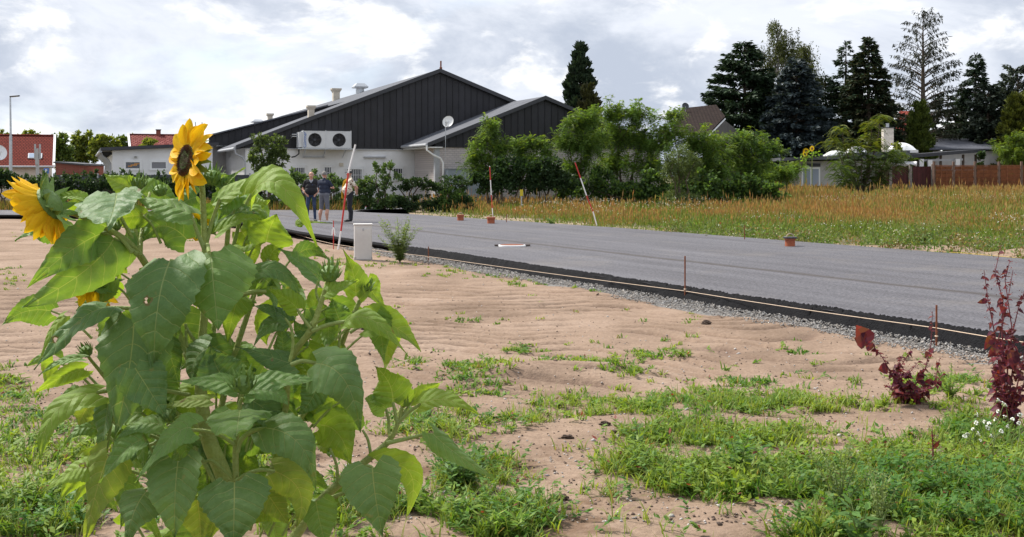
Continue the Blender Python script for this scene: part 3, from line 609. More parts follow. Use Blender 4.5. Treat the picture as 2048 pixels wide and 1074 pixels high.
sat_dish('satellite_dish', P(896, 243, yd), .33, (-.35, -.9, .3), P(891, 333, yd), 'white satellite dish on a tall mast beside the pale brick wing wall')
for x0, x1, y0, l in ((888, 926, 339, 'wide grey steel cabinet at the foot of the pale brick wall'), (928, 957, 338, 'narrower grey steel cabinet, right one of two at the pale brick wall')):
    a0, z1 = WING.sz(WING(x0, y0)); a1, _ = WING.sz(WING(x1, y0)); t = thing('steel_cabinet', l, 'cabinet', WING.at((a0 + a1) / 2, 0, .4), 'steel cabinets by the brick wall')
    mm = mat('steel_cabinet_paint', (.26, .30, .34), .5, .1, 3); MB().box(WING.at((a0 + a1) / 2, z1 / 2, .4), (a1 - a0, .6, z1), AX).build('body', mm, t, bevel=.01)
    MB().box(WING.at((a0 + a1) / 2, z1 / 2, .715), ((a1 - a0) * .47, .02, z1 * .9), AX).build('door', mm, t); MB().box(WING.at((a0 + a1) / 2, z1 + .025, .4), (a1 - a0 + .06, .68, .04), AX).build('lid', mm, t)
    MB().box(WING.at((a0 + a1) / 2 + .1, z1 * .75, .73), (.18, .01, .12), AX).build('notice', M_PLW, t)
# ---- long low white building on the left
LOW = VPlane(P(225, 300, 66))
lo = thing('low_white_building', 'long low white building with dark flat roof edge behind the sunflower', 'building', (*LOW.A[:2], 0))
zt = LOW(225, 301)[2]; slp = (LOW(352, 297)[2] - LOW(225, 303)[2]) / (LOW.sz(LOW(352, 300))[0]); aR = LOW.sz(LOW(425, 300))[0]
MB().prism([LOW.at(0, 0), LOW.at(aR, 0), LOW.at(aR, zt + slp * aR), LOW.at(0, zt)], RA * 16).build('wall', M_WHITE, lo)
ov = 1.0
q = [LOW.at(-ov * .62, zt - slp * .3, .35), LOW.at(aR + .3, zt + slp * aR + .02, .35)]; MB().prism([q[0], q[1], q[1] + UP * .17, q[0] + UP * .17], RA * 16.6).build('roof', M_FASC, lo)
for i in range(5):
    b = LOW.at(0, 0) + RA * (.8 + i * 3.1); zz = zt - .12
    pipe('downpipe', M_GUT, lo, [b + UP * zz - GA * .55, b + UP * (zz - .15) - GA * .52, b + UP * (zz - .38) - GA * .22, b + UP * (zz - .6) - GA * .09, b - GA * .09], .055)
    MB().box(b + UP * (zz - .02) - GA * .3 + RA * .25, (.6, .07, .16), AX).build('rafter_end', M_FASC, lo)
for i in range(5):
    b = LOW.at(0, 1.75) + RA * (2.2 + i * 3.1); w = MB().box(b - GA * .01, (.05, 1.1, 1.1), AX).build('side_window', M_PLW, lo); MB().box(b - GA * .04, (.02, .9, .9), AX).build('pane', M_GLASS, w)
MB().tube([LOW.at(-.62, zt - .05, .3), LOW.at(-.62, zt - .05, .3) + RA * 16.4], .08, 8).build('gutter', M_GUT, lo, smooth=True)
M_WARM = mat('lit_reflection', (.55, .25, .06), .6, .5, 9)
for k, (x0, x1) in enumerate(((247, 284), (299, 336))):
    a0, z1 = LOW.sz(LOW(x0, 320)); a1, z0 = LOW.sz(LOW(x1, 341)); f = MB(); th = .12
    for a, b, c, d in ((a0, a1, z0, z0 + th), (a0, a1, z1 - th, z1), (a0, a0 + th, z0 + th, z1 - th), (a1 - th, a1, z0 + th, z1 - th)): f.prism([LOW.at(a, c, .05), LOW.at(b, c, .05), LOW.at(b, d, .05), LOW.at(a, d, .05)], RA * .045)
    w = f.build('window', M_PLW, lo)
    MB().prism([LOW.at(a0 + th, z0 + th, .012), LOW.at(a1 - th, z0 + th, .012), LOW.at(a1 - th, z1 - th, .012), LOW.at(a0 + th, z1 - th, .012)], RA * .01).build('pane', M_GLASS if k == 0 else glass_mat('curtained_glass', (.16, .16, .17), .2), w)
    if k == 0:
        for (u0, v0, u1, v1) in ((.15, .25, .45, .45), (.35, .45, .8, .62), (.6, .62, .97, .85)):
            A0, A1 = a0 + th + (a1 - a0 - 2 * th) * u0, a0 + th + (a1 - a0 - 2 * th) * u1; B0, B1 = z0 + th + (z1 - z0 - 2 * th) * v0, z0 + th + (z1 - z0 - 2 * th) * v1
            MB().prism([LOW.at(A0, B0, .016), LOW.at(A1, B1 - .06, .016), LOW.at(A1, B1, .016), LOW.at(A0, B0 + .06, .016)], RA * .003).build('reflection_strip', M_WARM, w)  # orange reflection in the pane, painted on as thin strips
a, z = LOW.sz(LOW(271, 314)); MB().lathe(LOW.at(a, z, .1), [(.01, -.05), (.07, -.05), (.09, .02), (.01, .06)], n=10).build('wall_lamp', M_ZINC, lo)
# ---- red-roofed house on the far left
def simple_house(name, label, x0, x1, ye, yr, Ye, dY, wall, tile, verge, base=-.2):
    """gabled house whose front runs along GA; its right front corner is seen at pixel x1"""
    c = P(x1, ye, Ye); ze = c[2]; zr = P(x1, yr, Ye + dY)[2]; Wd = (x1 - x0) * Ye / FPX; t = thing(name, label, 'house', (c[0], c[1], 0)); A, B, D2 = -Wd, 0.0, 2 * dY
    kids = []; w = MB(); w.prism([(A + .2, .3, base), (A + .2, D2 - .3, base), (A + .2, D2 - .3, ze), (A + .2, dY, zr - .12), (A + .2, .3, ze)], (B - A - .4, 0, 0)); kids.append(w.build('wall', wall, None))
    sl = math.atan2(zr - ze, dY); Ln = math.hypot(zr - ze, dY)
    for s in (0, 1):
        me = MB().box((0, Ln / 2, 0), (B - A, Ln + .12, .09)).build('roof', tile, None); me.location = ((A + B) / 2, 0 if s == 0 else D2, ze); me.rotation_euler = (sl, 0, 0 if s == 0 else math.pi); kids.append(me)
    for x in (A, B): kids.append(MB().prism([(x, -.05, ze - .08), (x, dY, zr - .03), (x, dY, zr + .16), (x, -.05, ze + .11)], (.16 if x == B else -.16, 0, 0)).build('verge', verge, None))
    kids.append(MB().tube([(A, dY, zr + .03), (B, dY, zr + .03)], .11, 8).build('ridge_tile', tile, None)); kids.append(MB().tube([(A, -.06, ze - .02), (B, -.06, ze - .02)], .07, 8).build('gutter', M_GUT, None, smooth=True))
    for k in kids: k.parent = t
    t.rotation_euler = (0, 0, math.atan2(GA[1], GA[0])); t['f'] = 0; del t['f']; return t, Wd, ze, zr, dY
h, Wd, ze, zr, dY = simple_house('red_roofed_house', 'cream house with dark red tiled roof and white verge at the left', -70, 105, 333, 273, 86, 4.2, M_CREAM, M_RTILE, M_PLW)
sl_ = math.atan2(zr - ze, dY); rx = np.array([[1, 0, 0], [0, math.cos(sl_), math.sin(sl_)], [0, -math.sin(sl_), math.cos(sl_)]]); s0 = np.array([-1.20, dY * .30, ze + (zr - ze) * .30]) + rx[2] * .08
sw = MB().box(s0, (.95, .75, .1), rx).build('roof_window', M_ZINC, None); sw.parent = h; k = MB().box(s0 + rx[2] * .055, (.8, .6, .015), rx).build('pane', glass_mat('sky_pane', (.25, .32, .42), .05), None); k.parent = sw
sh = thing('brick_shed', 'low red brick shed beside the cream house', 'shed', (*P(140, 350, 80)[:2], 0))
A, B = P(111, 326, 80), P(167, 331, 80); MB().prism([(A[0], 80, -.2), (B[0], 80, -.2), (B[0], 80, B[2]), (A[0], 80, A[2])], (0, 4, 0)).build('wall', M_RBRICK, sh); MB().prism([A + (-.1, -.15, 0), B + (.1, -.15, 0), B + (.1, -.15, .1), A + (-.1, -.15, .1)], (0, 4.3, 0)).build('roof', M_FASC, sh)
# house with pink patterned tiles behind
h2, Wd, ze, zr, dY = simple_house('pink_tiled_house', 'distant house roof of pinkish tiles with a small chimney', 268, 392, 300, 272, 98, 3.4, M_WHITE, M_PTILE, M_PLW)
c = np.array([-2.75, dY, zr + .1]); k = MB().box(c, (.36, .36, .7)).build('chimney', M_RBRICK, None); k.parent = h2; q = MB().box(c + UP * .38, (.44, .44, .07)).build('chimney_cap', M_FASC, None); q.parent = k
# ---- brown-roofed house behind the robinias
h3 = thing('brown_roofed_house', 'house with dark brown tiled roof behind the robinia bushes', 'house', (*P(1410, 350, 98)[:2], 0))
rp = [P(1364, 221, 101), P(1433, 212, 101), P(1450, 238, 97), P(1419, 270, 93), P(1345, 270, 93)]
pr = [P(1360, 220, 101), P(1433, 213, 101), P(1421, 271, 92), P(1340, 275, 92)]
def quad_roof(parent, pts, m, th=.12, name='roof'):
    pts = [V3(p) for p in pts]; a, b, d = pts[0], pts[1], pts[-1]; nrm = unit(np.cross(b - a, d - a)); nrm = nrm if nrm[2] > 0 else -nrm
    ex = unit(b - a); ey = np.cross(nrm, ex); me = MB().prism([(np.dot(p - a, ex), np.dot(p - a, ey), 0) for p in pts], (0, 0, th)).build(name, m, None); me.parent = parent
    M = Matrix((ex, ey, nrm)).transposed().to_4x4(); M.translation = Vector(a) - parent_origin(parent); me.matrix_local = M; return me
dY_ = lambda y: 101 - (y - 214) * 9 / 57
quad_roof(h3, [P(x, y, dY_(y)) for x, y in ((1364, 219), (1432, 212), (1450, 237), (1417, 271), (1340, 273))], M_BTILE)
gw = [P(1419, 273, dY_(271) + .3), P(1449, 240, dY_(237) + .3), P(1490, 273, 104)]
MB().prism([gw[0], gw[1], gw[2], (gw[2][0], gw[2][1], 0), (gw[0][0], gw[0][1], 0)], (-.2, .1, 0)).build('gable_wall', mat('dark_gable_render', (.13, .12, .11), .9, .2, 2), h3)
MB().tube([P(1417, 272, dY_(271) - .1), P(1450, 238, dY_(237) - .1)], .07, 6).build('verge', M_PLW, h3)
sat_dish('satellite_dish', P(1371, 212, 99), .29, (.2, -.9, .35), P(1371, 236, 99), 'dark grey satellite dish on the brown roof above the robinias', mat('dark_dish', (.05, .052, .055), .5), False)
# ---- garden bungalow, pergola, distant roofs on the right
gb = thing('garden_bungalow', 'low flat-roofed bungalow with white roof domes behind the brown fence', 'bungalow', (*P(1700, 350, 92)[:2], 0))
Yb = 92; f = lambda x, y, d=0.: P(x, y, Yb) + np.array([0, d, 0])
MB().prism([f(1598, 372), f(1784, 372), f(1784, 322), f(1598, 322)], (0, 9, 0)).build('wall', M_GREYW, gb)
MB().prism([f(1556, 322, -.8), f(1684, 318, -.8), f(1684, 311, -.8), f(1556, 316, -.8)], (0, 11, 0)).build('roof', M_ROOFG, gb)
MB().prism([f(1684, 318, -.6), f(1815, 318, -.6), f(1815, 301, -.6), f(1684, 307, -.6)], (0, 11, 0)).build('roof_upstand', M_ROOFG, gb)
for x0, x1, y0, y1 in ((1650, 1692, 301, 312), (1690, 1735, 292, 308), (1776, 1830, 285, 303)):
    cx = P((x0 + x1) / 2, y1, Yb + 2.0); w = (x1 - x0) * Yb / FPX / 2; hh = (y1 - y0) * Yb / FPX
    fr = MB().box(cx + UP * .0, (2 * w, 2 * w * .8, .22)).build('roof_dome', M_PLW, gb)
    n = 10; pts = []; F = []
    for i in range(n + 1):
        for j in range(n + 1):
            u, v = i / n * 2 - 1, j / n * 2 - 1; pts.append(cx + np.array([u * w * .95, v * w * .75, .11 + (hh - .1) * ((1 - u * u) ** .6) * ((1 - v * v) ** .6)]))
    for i in range(n):
        for j in range(n): F.append((i * (n + 1) + j, (i + 1) * (n + 1) + j, (i + 1) * (n + 1) + j + 1, i * (n + 1) + j + 1))
    MB().add(pts, F).build('dome', mat('opal_dome', (.86, .87, .88), .25, .03), fr, smooth=True)
w = MB().prism([f(1603, 372, -.06), f(1640, 372, -.06), f(1640, 334, -.06), f(1603, 334, -.06)], (0, .05, 0)).build('door', M_PLW, gb)
for x0, x1 in ((1606, 1620), (1623, 1637)): MB().prism([f(x0, 372, -.08), f(x1, 372, -.08), f(x1, 338, -.08), f(x0, 338, -.08)], (0, .012, 0)).build('pane', glass_mat('pale_pane', (.30, .34, .42), .15), w)
MB().prism([f(1603, 333, -.12), f(1640, 333, -.12), f(1640, 327, -.12), f(1603, 327, -.12)], (0, .1, 0)).build('shutter_box', M_FASC, gb)
c = P(1775, 285, Yb + 4); k = MB().prism([c + (-.40, -.3, -.8), c + (.40, -.3, -.8), c + (.40, .3, -.8), c + (-.40, .3, -.8)], UP * 1.95).build('chimney', mat('chimney_render', (.55, .50, .44), .9, .2, 4, .5, 20), gb)
MB().box(c + UP * 1.18, (.92, .72, .06)).build('chimney_cap', M_FASC, k); MB().lathe(c + UP * 1.2, [(.13, 0), (.13, .28), (.15, .28), (.15, .33), (.01, .33)], n=12).build('chimney_pot', M_ZINC, k, smooth=True)
pg = thing('pergola', 'dark flat pergola roof on posts behind the brown fence', 'pergola', (*P(1890, 350, 93)[:2], .5)); f = lambda x, y, d=0.: P(x, y, 93.5) + np.array([0, d, 0])
MB().prism([f(1818, 316, -.5), f(1966, 304, -.5), f(1966, 298, -.5), f(1818, 309, -.5)], (0, 6, 0)).build('roof', M_FASC, pg)
for x in (1836, 1880, 1925, 1950): MB().prism([f(x, 372), f(x + 4, 372), f(x + 4, 309), f(x, 309)], (0, .15, 0)).build('post', mat('pergola_wood', (.10, .075, .06), .8, .3, 6), pg)
MB().prism([f(1838, 323, -.1), f(1925, 321, -.1), f(1925, 317, -.1), f(1838, 319, -.1)], (0, .1, 0)).build('beam', M_GUT, pg)
for x, y in ((1840, 325), (1857, 327), (1912, 325)):
    MB().prism([f(x - 4, y + 8, -.4), f(x + 4, y + 8, -.4), f(x + 4.5, y - 7, -.4), f(x - 4.5, y - 7, -.4)], (0, .25, 0)).build('white_box', M_PLW, pg)
tp = thing('white_tarpaulin', 'sagging white tarpaulin stretched above the dark red gate', 'tarpaulin', (*P(1810, 350, 92.2)[:2], 2)); n = 16; pts = []; F = []
for i in range(n + 1):
    u = i / n; x = 1784 + u * 50; sag = 4.5 * abs(math.sin(u * math.pi * 2.0)) * (.6 + .4 * u)
    for y, d in ((322.5 + sag * .15, .35), (327 + sag * .35, .0), (333.5 - sag, -.02)): pts.append(P(x, y, 92.2 + d + .05 * math.sin(u * 20)))
for i in range(n):
    for j in range(2): F.append((i * 3 + j, i * 3 + j + 1, i * 3 + j + 4, i * 3 + j + 3))
mt = MB().add(pts, F).build('sheet', mat('tarpaulin_cloth', (.74, .72, .72), .7, .06), tp, smooth=True); md = mt.modifiers.new('thickness', 'SOLIDIFY'); md.thickness = .02
gh = thing('grey_roofed_house', 'grey hipped roof rising behind the pergola', 'house', (*P(1930, 350, 104)[:2], .5))
quad_roof(gh, [P(1872, 280, 108), P(1972, 280, 108), P(2006, 300, 102), P(1858, 300, 102)], mat('slate_roof', (.085, .09, .11), .7, .15, 5, .3, 15)); MB().prism([P(1866, 302, 102.5), P(1998, 302, 102.5), P(1998, 345, 102.5), P(1866, 345, 102.5)], (0, 5, 0)).build('wall', M_GREYW, gh)
rh = thing('red_roofed_house', 'distant house with bright red tiled roof between the conifers', 'house', (*P(1815, 350, 122)[:2], .5)); 
quad_roof(rh, [P(1798, 224, 126), P(1822, 224, 126), P(1836, 282, 120), P(1782, 282, 120)], brick_mat('bright_red_tile', (.26, .05, .036), (.32, .07, .05), (.12, .03, .02), .3, .3, .03, axis='XY', bump=1)); MB().prism([P(1786, 283, 120.6), P(1834, 283, 120.6), P(1834, 345, 120.6), P(1786, 345, 120.6)], (0, 6, 0)).build('wall', M_CREAM, rh)
c = P(1813, 275, 117); k = MB().box(c, (.9, .6, 1.1)).build('chimney', M_RBRICK, rh); MB().box(c + UP * .6, (1.05, .75, .08)).build('chimney_cap', M_FASC, k)
# ---- fences
M_FENCE = mat('brown_fence_wood', (.22, .08, .036), .75, .25, 5, .4, 30, rnd=.18); M_FPOST = mat('fence_post_wood', (.16, .10, .075), .85, .25, 6, .4, 20)
Yf = 88.0; xs = [1868, 1907, 1950, 1998, 2043, 2090]
ft = thing('slatted_fence', 'brown slatted wooden fence behind the meadow at the right', 'fence', (*P(1960, 350, Yf)[:2], .4))
for x0, x1 in zip(xs, xs[1:]):
    A, B = P(x0 + 3, 332, Yf), P(x1 - 3, 332, Yf); zb = P(x0, 379, Yf)[2]; n = 6; hh = (A[2] - zb) / n; m = MB()
    for u in (.33, .67): m.box((A[0] + (B[0] - A[0]) * u, Yf - .06, (A[2] + zb) / 2), (.045, .02, A[2] - zb))
    m.box(((A[0] + B[0]) / 2, Yf, A[2] + .045), (B[0] - A[0], .09, .05)); t = m.build('panel_frame', M_FENCE, ft)
    for j in range(n): MB().box(((A[0] + B[0]) / 2, Yf + (.02 if j % 2 else -.02), zb + hh * (j + .5)), (B[0] - A[0], .022, hh * 1.0), np.array([[1, 0, 0], [0, .93, .37], [0, -.37, .93]])).build('slat', M_FENCE, t)
for x in xs:
    b = P(x, 330, Yf); MB().box((b[0], Yf, b[2] / 2 + .2), (.15, .15, b[2] + .1)).build('post', M_FPOST, ft, bevel=.012)
M_GATE = mat('dark_red_boards', (.06, .014, .014), .8, .3, 5, .3, 30, rnd=.25)
for x0, x1, l in ((1785, 1816, 'left leaf of the dark red board gate'), (1826, 1862, 'right leaf of the dark red board gate'), (1750, 1779, 'dark red board fence section behind the tree of heaven')):
    A, B = P(x0, 333, Yf + .4), P(x1, 333, Yf + .4); zb = .35; t = thing('board_gate', l, 'gate', ((A[0] + B[0]) / 2, Yf + .4, zb), 'dark red board gates'); n = 8; w = (B[0] - A[0]) / n
    for j in range(n): MB().box((A[0] + w * (j + .5), Yf + .4 + .008 * (j % 2), (A[2] + zb) / 2 + .02 * math.sin(j * 2.1)), (w * .94, .025, A[2] - zb)).build('board', M_GATE, t)
    for z in (zb + .3, A[2] - .25): MB().box(((A[0] + B[0]) / 2, Yf + .45, z), (B[0] - A[0], .05, .09)).build('rail', M_GATE, t)
for x, l in ((1781, 'weathered grey post left of the dark red gate'), (1821, 'weathered grey post between the two dark red gate leaves'), (1865, 'weathered dark post right of the dark red gate')):
    b = P(x, 331, Yf + .35); tag(MB().box((b[0], Yf + .35, b[2] / 2 + .1), (.2, .18, b[2])).build('gate_post', mat('weathered_post', (.22, .19, .17), .9, .35, 6, .5, 20), None, bevel=.02), l, 'post', 'gate posts')
# anthracite panel fence in front of the low white building
M_ANT = mat('anthracite_fence', (.055, .06, .07), .55, .15, 3)
Yq = 63.0; px = [108, 152, 196, 240, 292, 344, 396, 448, 500]
t = thing('anthracite_fence', 'dark grey panel fence in front of the low white building', 'fence', (*P(300, 350, Yq)[:2], 0))
for a, b in zip(px, px[1:]):
    A, B = P(a + 1, 349.5, Yq), P(b - 1, 349.5, Yq); MB().box(((A[0] + B[0]) / 2, Yq, .95), (B[0] - A[0], .04, 1.66)).build('panel', M_ANT, t)
for a in px: A = P(a, 349, Yq); MB().box((A[0], Yq - .02, .93), (.07, .08, 1.86)).build('post', M_GUT, t)
# ---- street lamp, parking sign, pylon, dish at the far left
sl = thing('street_lamp', 'tall grey street lamp with a flat head at the left edge', 'street lamp', P(22, 352, 70) * (1, 1, 0)); b = P(21.5, 350, 70); tp_ = P(20.5, 194, 70)
MB().tube([(b[0], 70, -.1), (b[0], 70, b[2] + (350 - 272) * 70 / FPX)], [.10, .085], 10).build('lower_pole', M_ZINC, sl, smooth=True); MB().tube([(b[0], 70, b[2] + 76 * 70 / FPX), tp_], [.06, .045], 10).build('pole', M_ZINC, sl, smooth=True)
MB().box(tp_ + (.26, 0, .05), (.55, .22, .07), np.array([[.995, 0, .09], [0, 1, 0], [-.09, 0, .995]])).build('lamp_head', M_FASC, sl, bevel=.02); MB().box(tp_ + (.28, 0, .008), (.36, .16, .012), np.array([[.995, 0, .09], [0, 1, 0], [-.09, 0, .995]])).build('lens', M_PLW, sl)
ps = thing('parking_sign', 'blue square parking sign with white letter P by the cream house', 'sign', P(92.5, 352, 78) * (1, 1, 0)); c = P(92.5, 342, 78); MB().box(c, (.32, .03, .34)).build('plate', mat('sign_blue', (.015, .13, .50), .4, .04), ps, bevel=.006); MB().tube([(c[0], 78.04, -.2), (c[0], 78.04, c[2] + .1)], .03, 8).build('post', M_ZINC, ps)
def text(body, size, loc, m, parent, name='letter'):
    cu = bpy.data.curves.new('txt', 'FONT'); cu.body = body; cu.size = size; cu.extrude = .003; cu.align_x = 'CENTER'; cu.align_y = 'CENTER'; cu.offset = .008
    tmp = bpy.data.objects.new('txt', cu); COL.objects.link(tmp); dg = bpy.context.evaluated_depsgraph_get(); me = bpy.data.meshes.new_from_object(tmp.evaluated_get(dg)); bpy.data.objects.remove(tmp)
    me.transform(Matrix.Rotation(math.pi / 2, 4, 'X')); me.materials.append(m); o = link(name, me, None, parent); o.location = Vector(loc) - parent_origin(parent); return o
text('P', .30, c + (0, -.024, -.01), M_PLW, ps)
py = thing('pylon_sign', 'slim light grey pylon with a forked top before the red roof', 'pylon', P(75, 352, 74) * (1, 1, 0)); A = P(75, 305, 74)
mg = mat('pylon_metal', (.40, .40, .40), .5, .08, 3); MB().box((A[0], 74, A[2] / 2), (.17, .14, A[2])).build('post', mg, py); MB().box((A[0], 73.9, A[2] - .25), (.19, .04, 1.0)).build('panel', mg, py)
for s in (-1, 1): MB().box((A[0] + s * .15, 74, A[2] + .05), (.07, .12, .95)).build('fork_arm', mg, py)
sat_dish('satellite_dish', P(-3, 305, 60), .40, (.55, -.75, .3), P(-12, 352, 60) * (1, 1, 0), 'white satellite dish cut by the left edge of the picture')
# ------------------------------------------------------------------ vegetation
def rand_dirs(r, n):
    v = r.normal(size=(n, 3)); return unit(v)
def quads(C, D, N, L, W, skew=.5):
    """one diamond-shaped face per leaf: C base, D direction, N normal, L length, W width"""
    D = unit(D); S = unit(np.cross(D, N)); L = L[:, None]; W = W[:, None]
    V = np.stack([C, C + D * L * skew + S * W * .5, C + D * L, C + D * L * skew - S * W * .5], 1)
    return V.reshape(-1, 3), np.arange(4 * len(C)).reshape(-1, 4)
def pal(r, n, cols, var=.18):
    """colours picked from a palette with jitter"""
    c = np.array(cols)[r.integers(0, len(cols), n)]; t = r.random((n, 1)); c2 = np.array(cols)[r.integers(0, len(cols), n)]
    return np.clip(1.2 * (c * t + c2 * (1 - t)) * (1 + var * (r.random((n, 1)) * 2 - 1)), 0, 1)
def crown(name, parent, parts, m, cols, r, var=.2):
    V = np.concatenate([p[0] for p in parts]); o = 0; F = []
    for v, f in parts: F.append(f + o); o += len(v)
    F = np.concatenate(F); return mesh_np(name, V, F, m, parent, col=pal(r, len(F), cols, var) if not isinstance(cols, np.ndarray) else cols)
def limb_tree(mb, base, top, r0, r, n=6, wob=.15):
    pts = [base + (top - base) * t + np.array([*(r.normal(size=2) * wob * min(t, .7)), 0]) for t in np.linspace(0, 1, n)]; pts[0] = base
    mb.tube(pts, np.linspace(r0, r0 * .3, n), 7); return pts
def conifer(name, label, px, ytop, Y, wpx, cols, seed, ybot=360, style='spruce', exp=.85, dens=1.0, z0f=.06, up=.10, droop=.35, gap=0.0, group='conifers behind the gardens', nwh=None, spl=(.28, .5), spw=(.09, .16)):
    r = np.random.default_rng(seed); Y = Y + (12 if px > 1300 else 0); top = P(px, ytop, Y); H = top[2]; Rr = (1.2 if px < 1300 or style == 'open' else 1.42) * wpx * Y / FPX / 2; dens *= 1.9 if style != 'open' else 1.5; base = np.array([top[0], Y, 0.]); t = thing(name, label, 'tree', base, group)
    mb = MB(); mb.tube([base, base + UP * H * .5 + (r.normal() * .05, 0, 0), top], [H * .022 + .05, H * .012 + .03, .015], 8)
    z0 = H * z0f; nwh = int((nwh or int(H * 3.0)) * 1.35); parts = []
    for z in np.linspace(z0, H * .985, nwh):
        f = (H - z) / (H - z0); nb = r.integers(5, 8) if style != 'open' else r.integers(4, 6)
        for k in range(nb):
            if r.random() < gap: continue
            az = r.random() * 6.283; L = Rr * (f ** exp) * r.uniform(.72, 1.12) + .12; dz = z + r.normal() * .12
            d = np.array([math.cos(az), math.sin(az), 0]); sd = np.array([-d[1], d[0], 0])
            upk, dr = (up, droop) if style != 'open' else (up * (1 + .5 * (1 - f)), droop)
            curve = lambda tt: base + UP * dz + d * (L * tt)[:, None] + UP * (L * (upk * tt - dr * tt ** 2 + (.18 * tt ** 3 if style == 'spruce' else .0)))[:, None]
            if L > .8: mb.tube(curve(np.linspace(0, .85, 4)), [.012 + L * .012, .01 + L * .009, .012, .008], 4, False)
            n = max(6, int(L * 17.5 * dens)); tt = r.uniform(.12, 1.0, n) ** .75; C = curve(tt); lat = r.uniform(-1, 1, n) * (1.05 - tt) * L * .34; C = C + sd * lat[:, None] + UP * (r.normal(size=n) * .06 - np.abs(lat) * .12)[:, None]
            D = d * r.uniform(.5, 1.1, (n, 1)) + sd * (np.sign(lat) * r.uniform(.2, 1, n))[:, None] + UP * r.uniform(-.75, .25, (n, 1))
            if style == 'thuja': D = d * r.uniform(.1, .7, (n, 1)) + sd * r.normal(size=(n, 1)) * .3 + UP * r.uniform(.3, 1.2, (n, 1))
            if style == 'open': D = d * r.uniform(.1, .7, (n, 1)) + sd * r.normal(size=(n, 1)) * .3 + UP * r.uniform(-1.2, .1, (n, 1))
            parts.append(quads(C, D, UP + rand_dirs(r, n) * .9, r.uniform(*spl, n) * 1.06, r.uniform(*spw, n) * 1.12))
    n = 14; parts.append(quads(np.repeat(top[None] - UP * .45, n, 0) + r.normal(size=(n, 3)) * (.05, .05, .15), UP + rand_dirs(r, n) * .5, rand_dirs(r, n), np.full(n, .4), np.full(n, .1)))
    mb.build('trunk', M_BARK, t); crown('crown', t, parts, M_CON, cols, r, .3); return t
DK = [(.018, .034, .018), (.027, .046, .024), (.037, .06, .03)]; BR = [(.030, .032, .014), (.045, .040, .018), (.020, .028, .014)]; BL = [(.035, .050, .055), (.050, .068, .075), (.028, .04, .042)]
GR = [(.020, .042, .016), (.030, .058, .022), (.042, .075, .028)]
conifer('cypress_tree', 'dark pointed conifer behind the right gable of the warehouse', 1160, 91, 96, 96, DK + [(.02, .028, .015)], 1, style='thuja', exp=.72, dens=2.1, up=.25, droop=.1, spl=(.3, .55), spw=(.14, .26), nwh=30)
conifer('brown_cypress', 'smaller brownish conifer leaning against the dark pointed one', 1178, 176, 92, 78, [(.035, .04, .012), (.05, .052, .016), (.03, .03, .012)], 2, style='thuja', exp=.6, dens=1.6, up=.3, droop=.1, spw=(.12, .22))
conifer('fir_tree', 'broad dark green fir left of the drooping birch', 1488, 84, 94, 176, DK + GR[:1], 3, exp=.62, dens=1.25, up=.35, droop=.35, spl=(.35, .6), spw=(.12, .22), nwh=30)
conifer('blue_spruce', 'tall blue-grey spruce in front of the drooping birch', 1592, 116, 90, 150, BL, 4, exp=.62, dens=1.5, up=.05, droop=.30, spl=(.3, .5), spw=(.13, .22), nwh=34)
conifer('spruce_tree', 'dark spruce, left and more ragged of the close pair', 1692, 80, 97, 112, DK, 5, exp=.8, dens=1.0, gap=.15, nwh=26)
conifer('spruce_tree', 'dense dark spruce with brown cones in its top, right of the close pair', 1736, 73, 93, 128, DK + BR[:2], 6, exp=.70, dens=1.7, nwh=34, spw=(.11, .2))
conifer('sparse_spruce', 'tallest conifer, thin and see-through with bare upswept branches', 1846, 27, 96, 150, [(.022, .026, .014), (.032, .036, .018), (.015, .02, .011)], 7, style='open', exp=.42, dens=.62, up=.55, droop=.28, z0f=.25, gap=.12, nwh=26, spl=(.25, .45), spw=(.06, .11))
conifer('spruce_tree', 'dark spruce right of the sparse tall conifer', 1952, 108, 98, 108, DK + [(.018, .032, .026)], 8, exp=.72, dens=1.4, nwh=28)
conifer('pine_tree', 'grey-green pine just left of the golden conifer at the right edge', 1976, 172, 94, 70, [(.03, .042, .03), (.045, .06, .042)], 9, exp=.35, dens=1.4, up=.4, droop=.1, nwh=18, spw=(.14, .24))
conifer('pine_tree', 'grey-green pine cut by the right edge of the picture', 2036, 136, 96, 96, [(.035, .048, .034), (.05, .066, .046)], 10, exp=.35, dens=1.2, up=.45, droop=.1, gap=.2, nwh=20, spw=(.14, .24))
conifer('thuja_tree', 'slim yellow-green thuja beside the grey hipped roof', 1839, 208, 91, 46, [(.06, .085, .014), (.09, .115, .02), (.04, .06, .012)], 11, style='thuja', exp=.45, dens=2.2, up=.5, droop=.1, spl=(.2, .38), spw=(.10, .18), nwh=36)
conifer('golden_thuja', 'golden-green conifer at the right edge behind the fence', 2040, 190, 90, 78, [(.07, .085, .012), (.10, .11, .018), (.045, .055, .012)], 12, style='thuja', exp=.5, dens=1.8, up=.4, droop=.1, nwh=28, spw=(.12, .2))
conifer('spruce_tree', 'lower dark spruce filling the gap behind the chimney', 1650, 150, 100, 100, DK, 13, exp=.6, dens=1.3, nwh=24)
conifer('spruce_tree', 'dark understorey conifer below the sparse tall one', 1895, 190, 102, 110, DK + BR[:1], 14, exp=.35, dens=1.3, nwh=20, gap=.1)
conifer('spruce_tree', 'dark conifer behind the bungalow chimney', 1760, 200, 101, 110, DK, 15, exp=.3, dens=1.3, nwh=18)
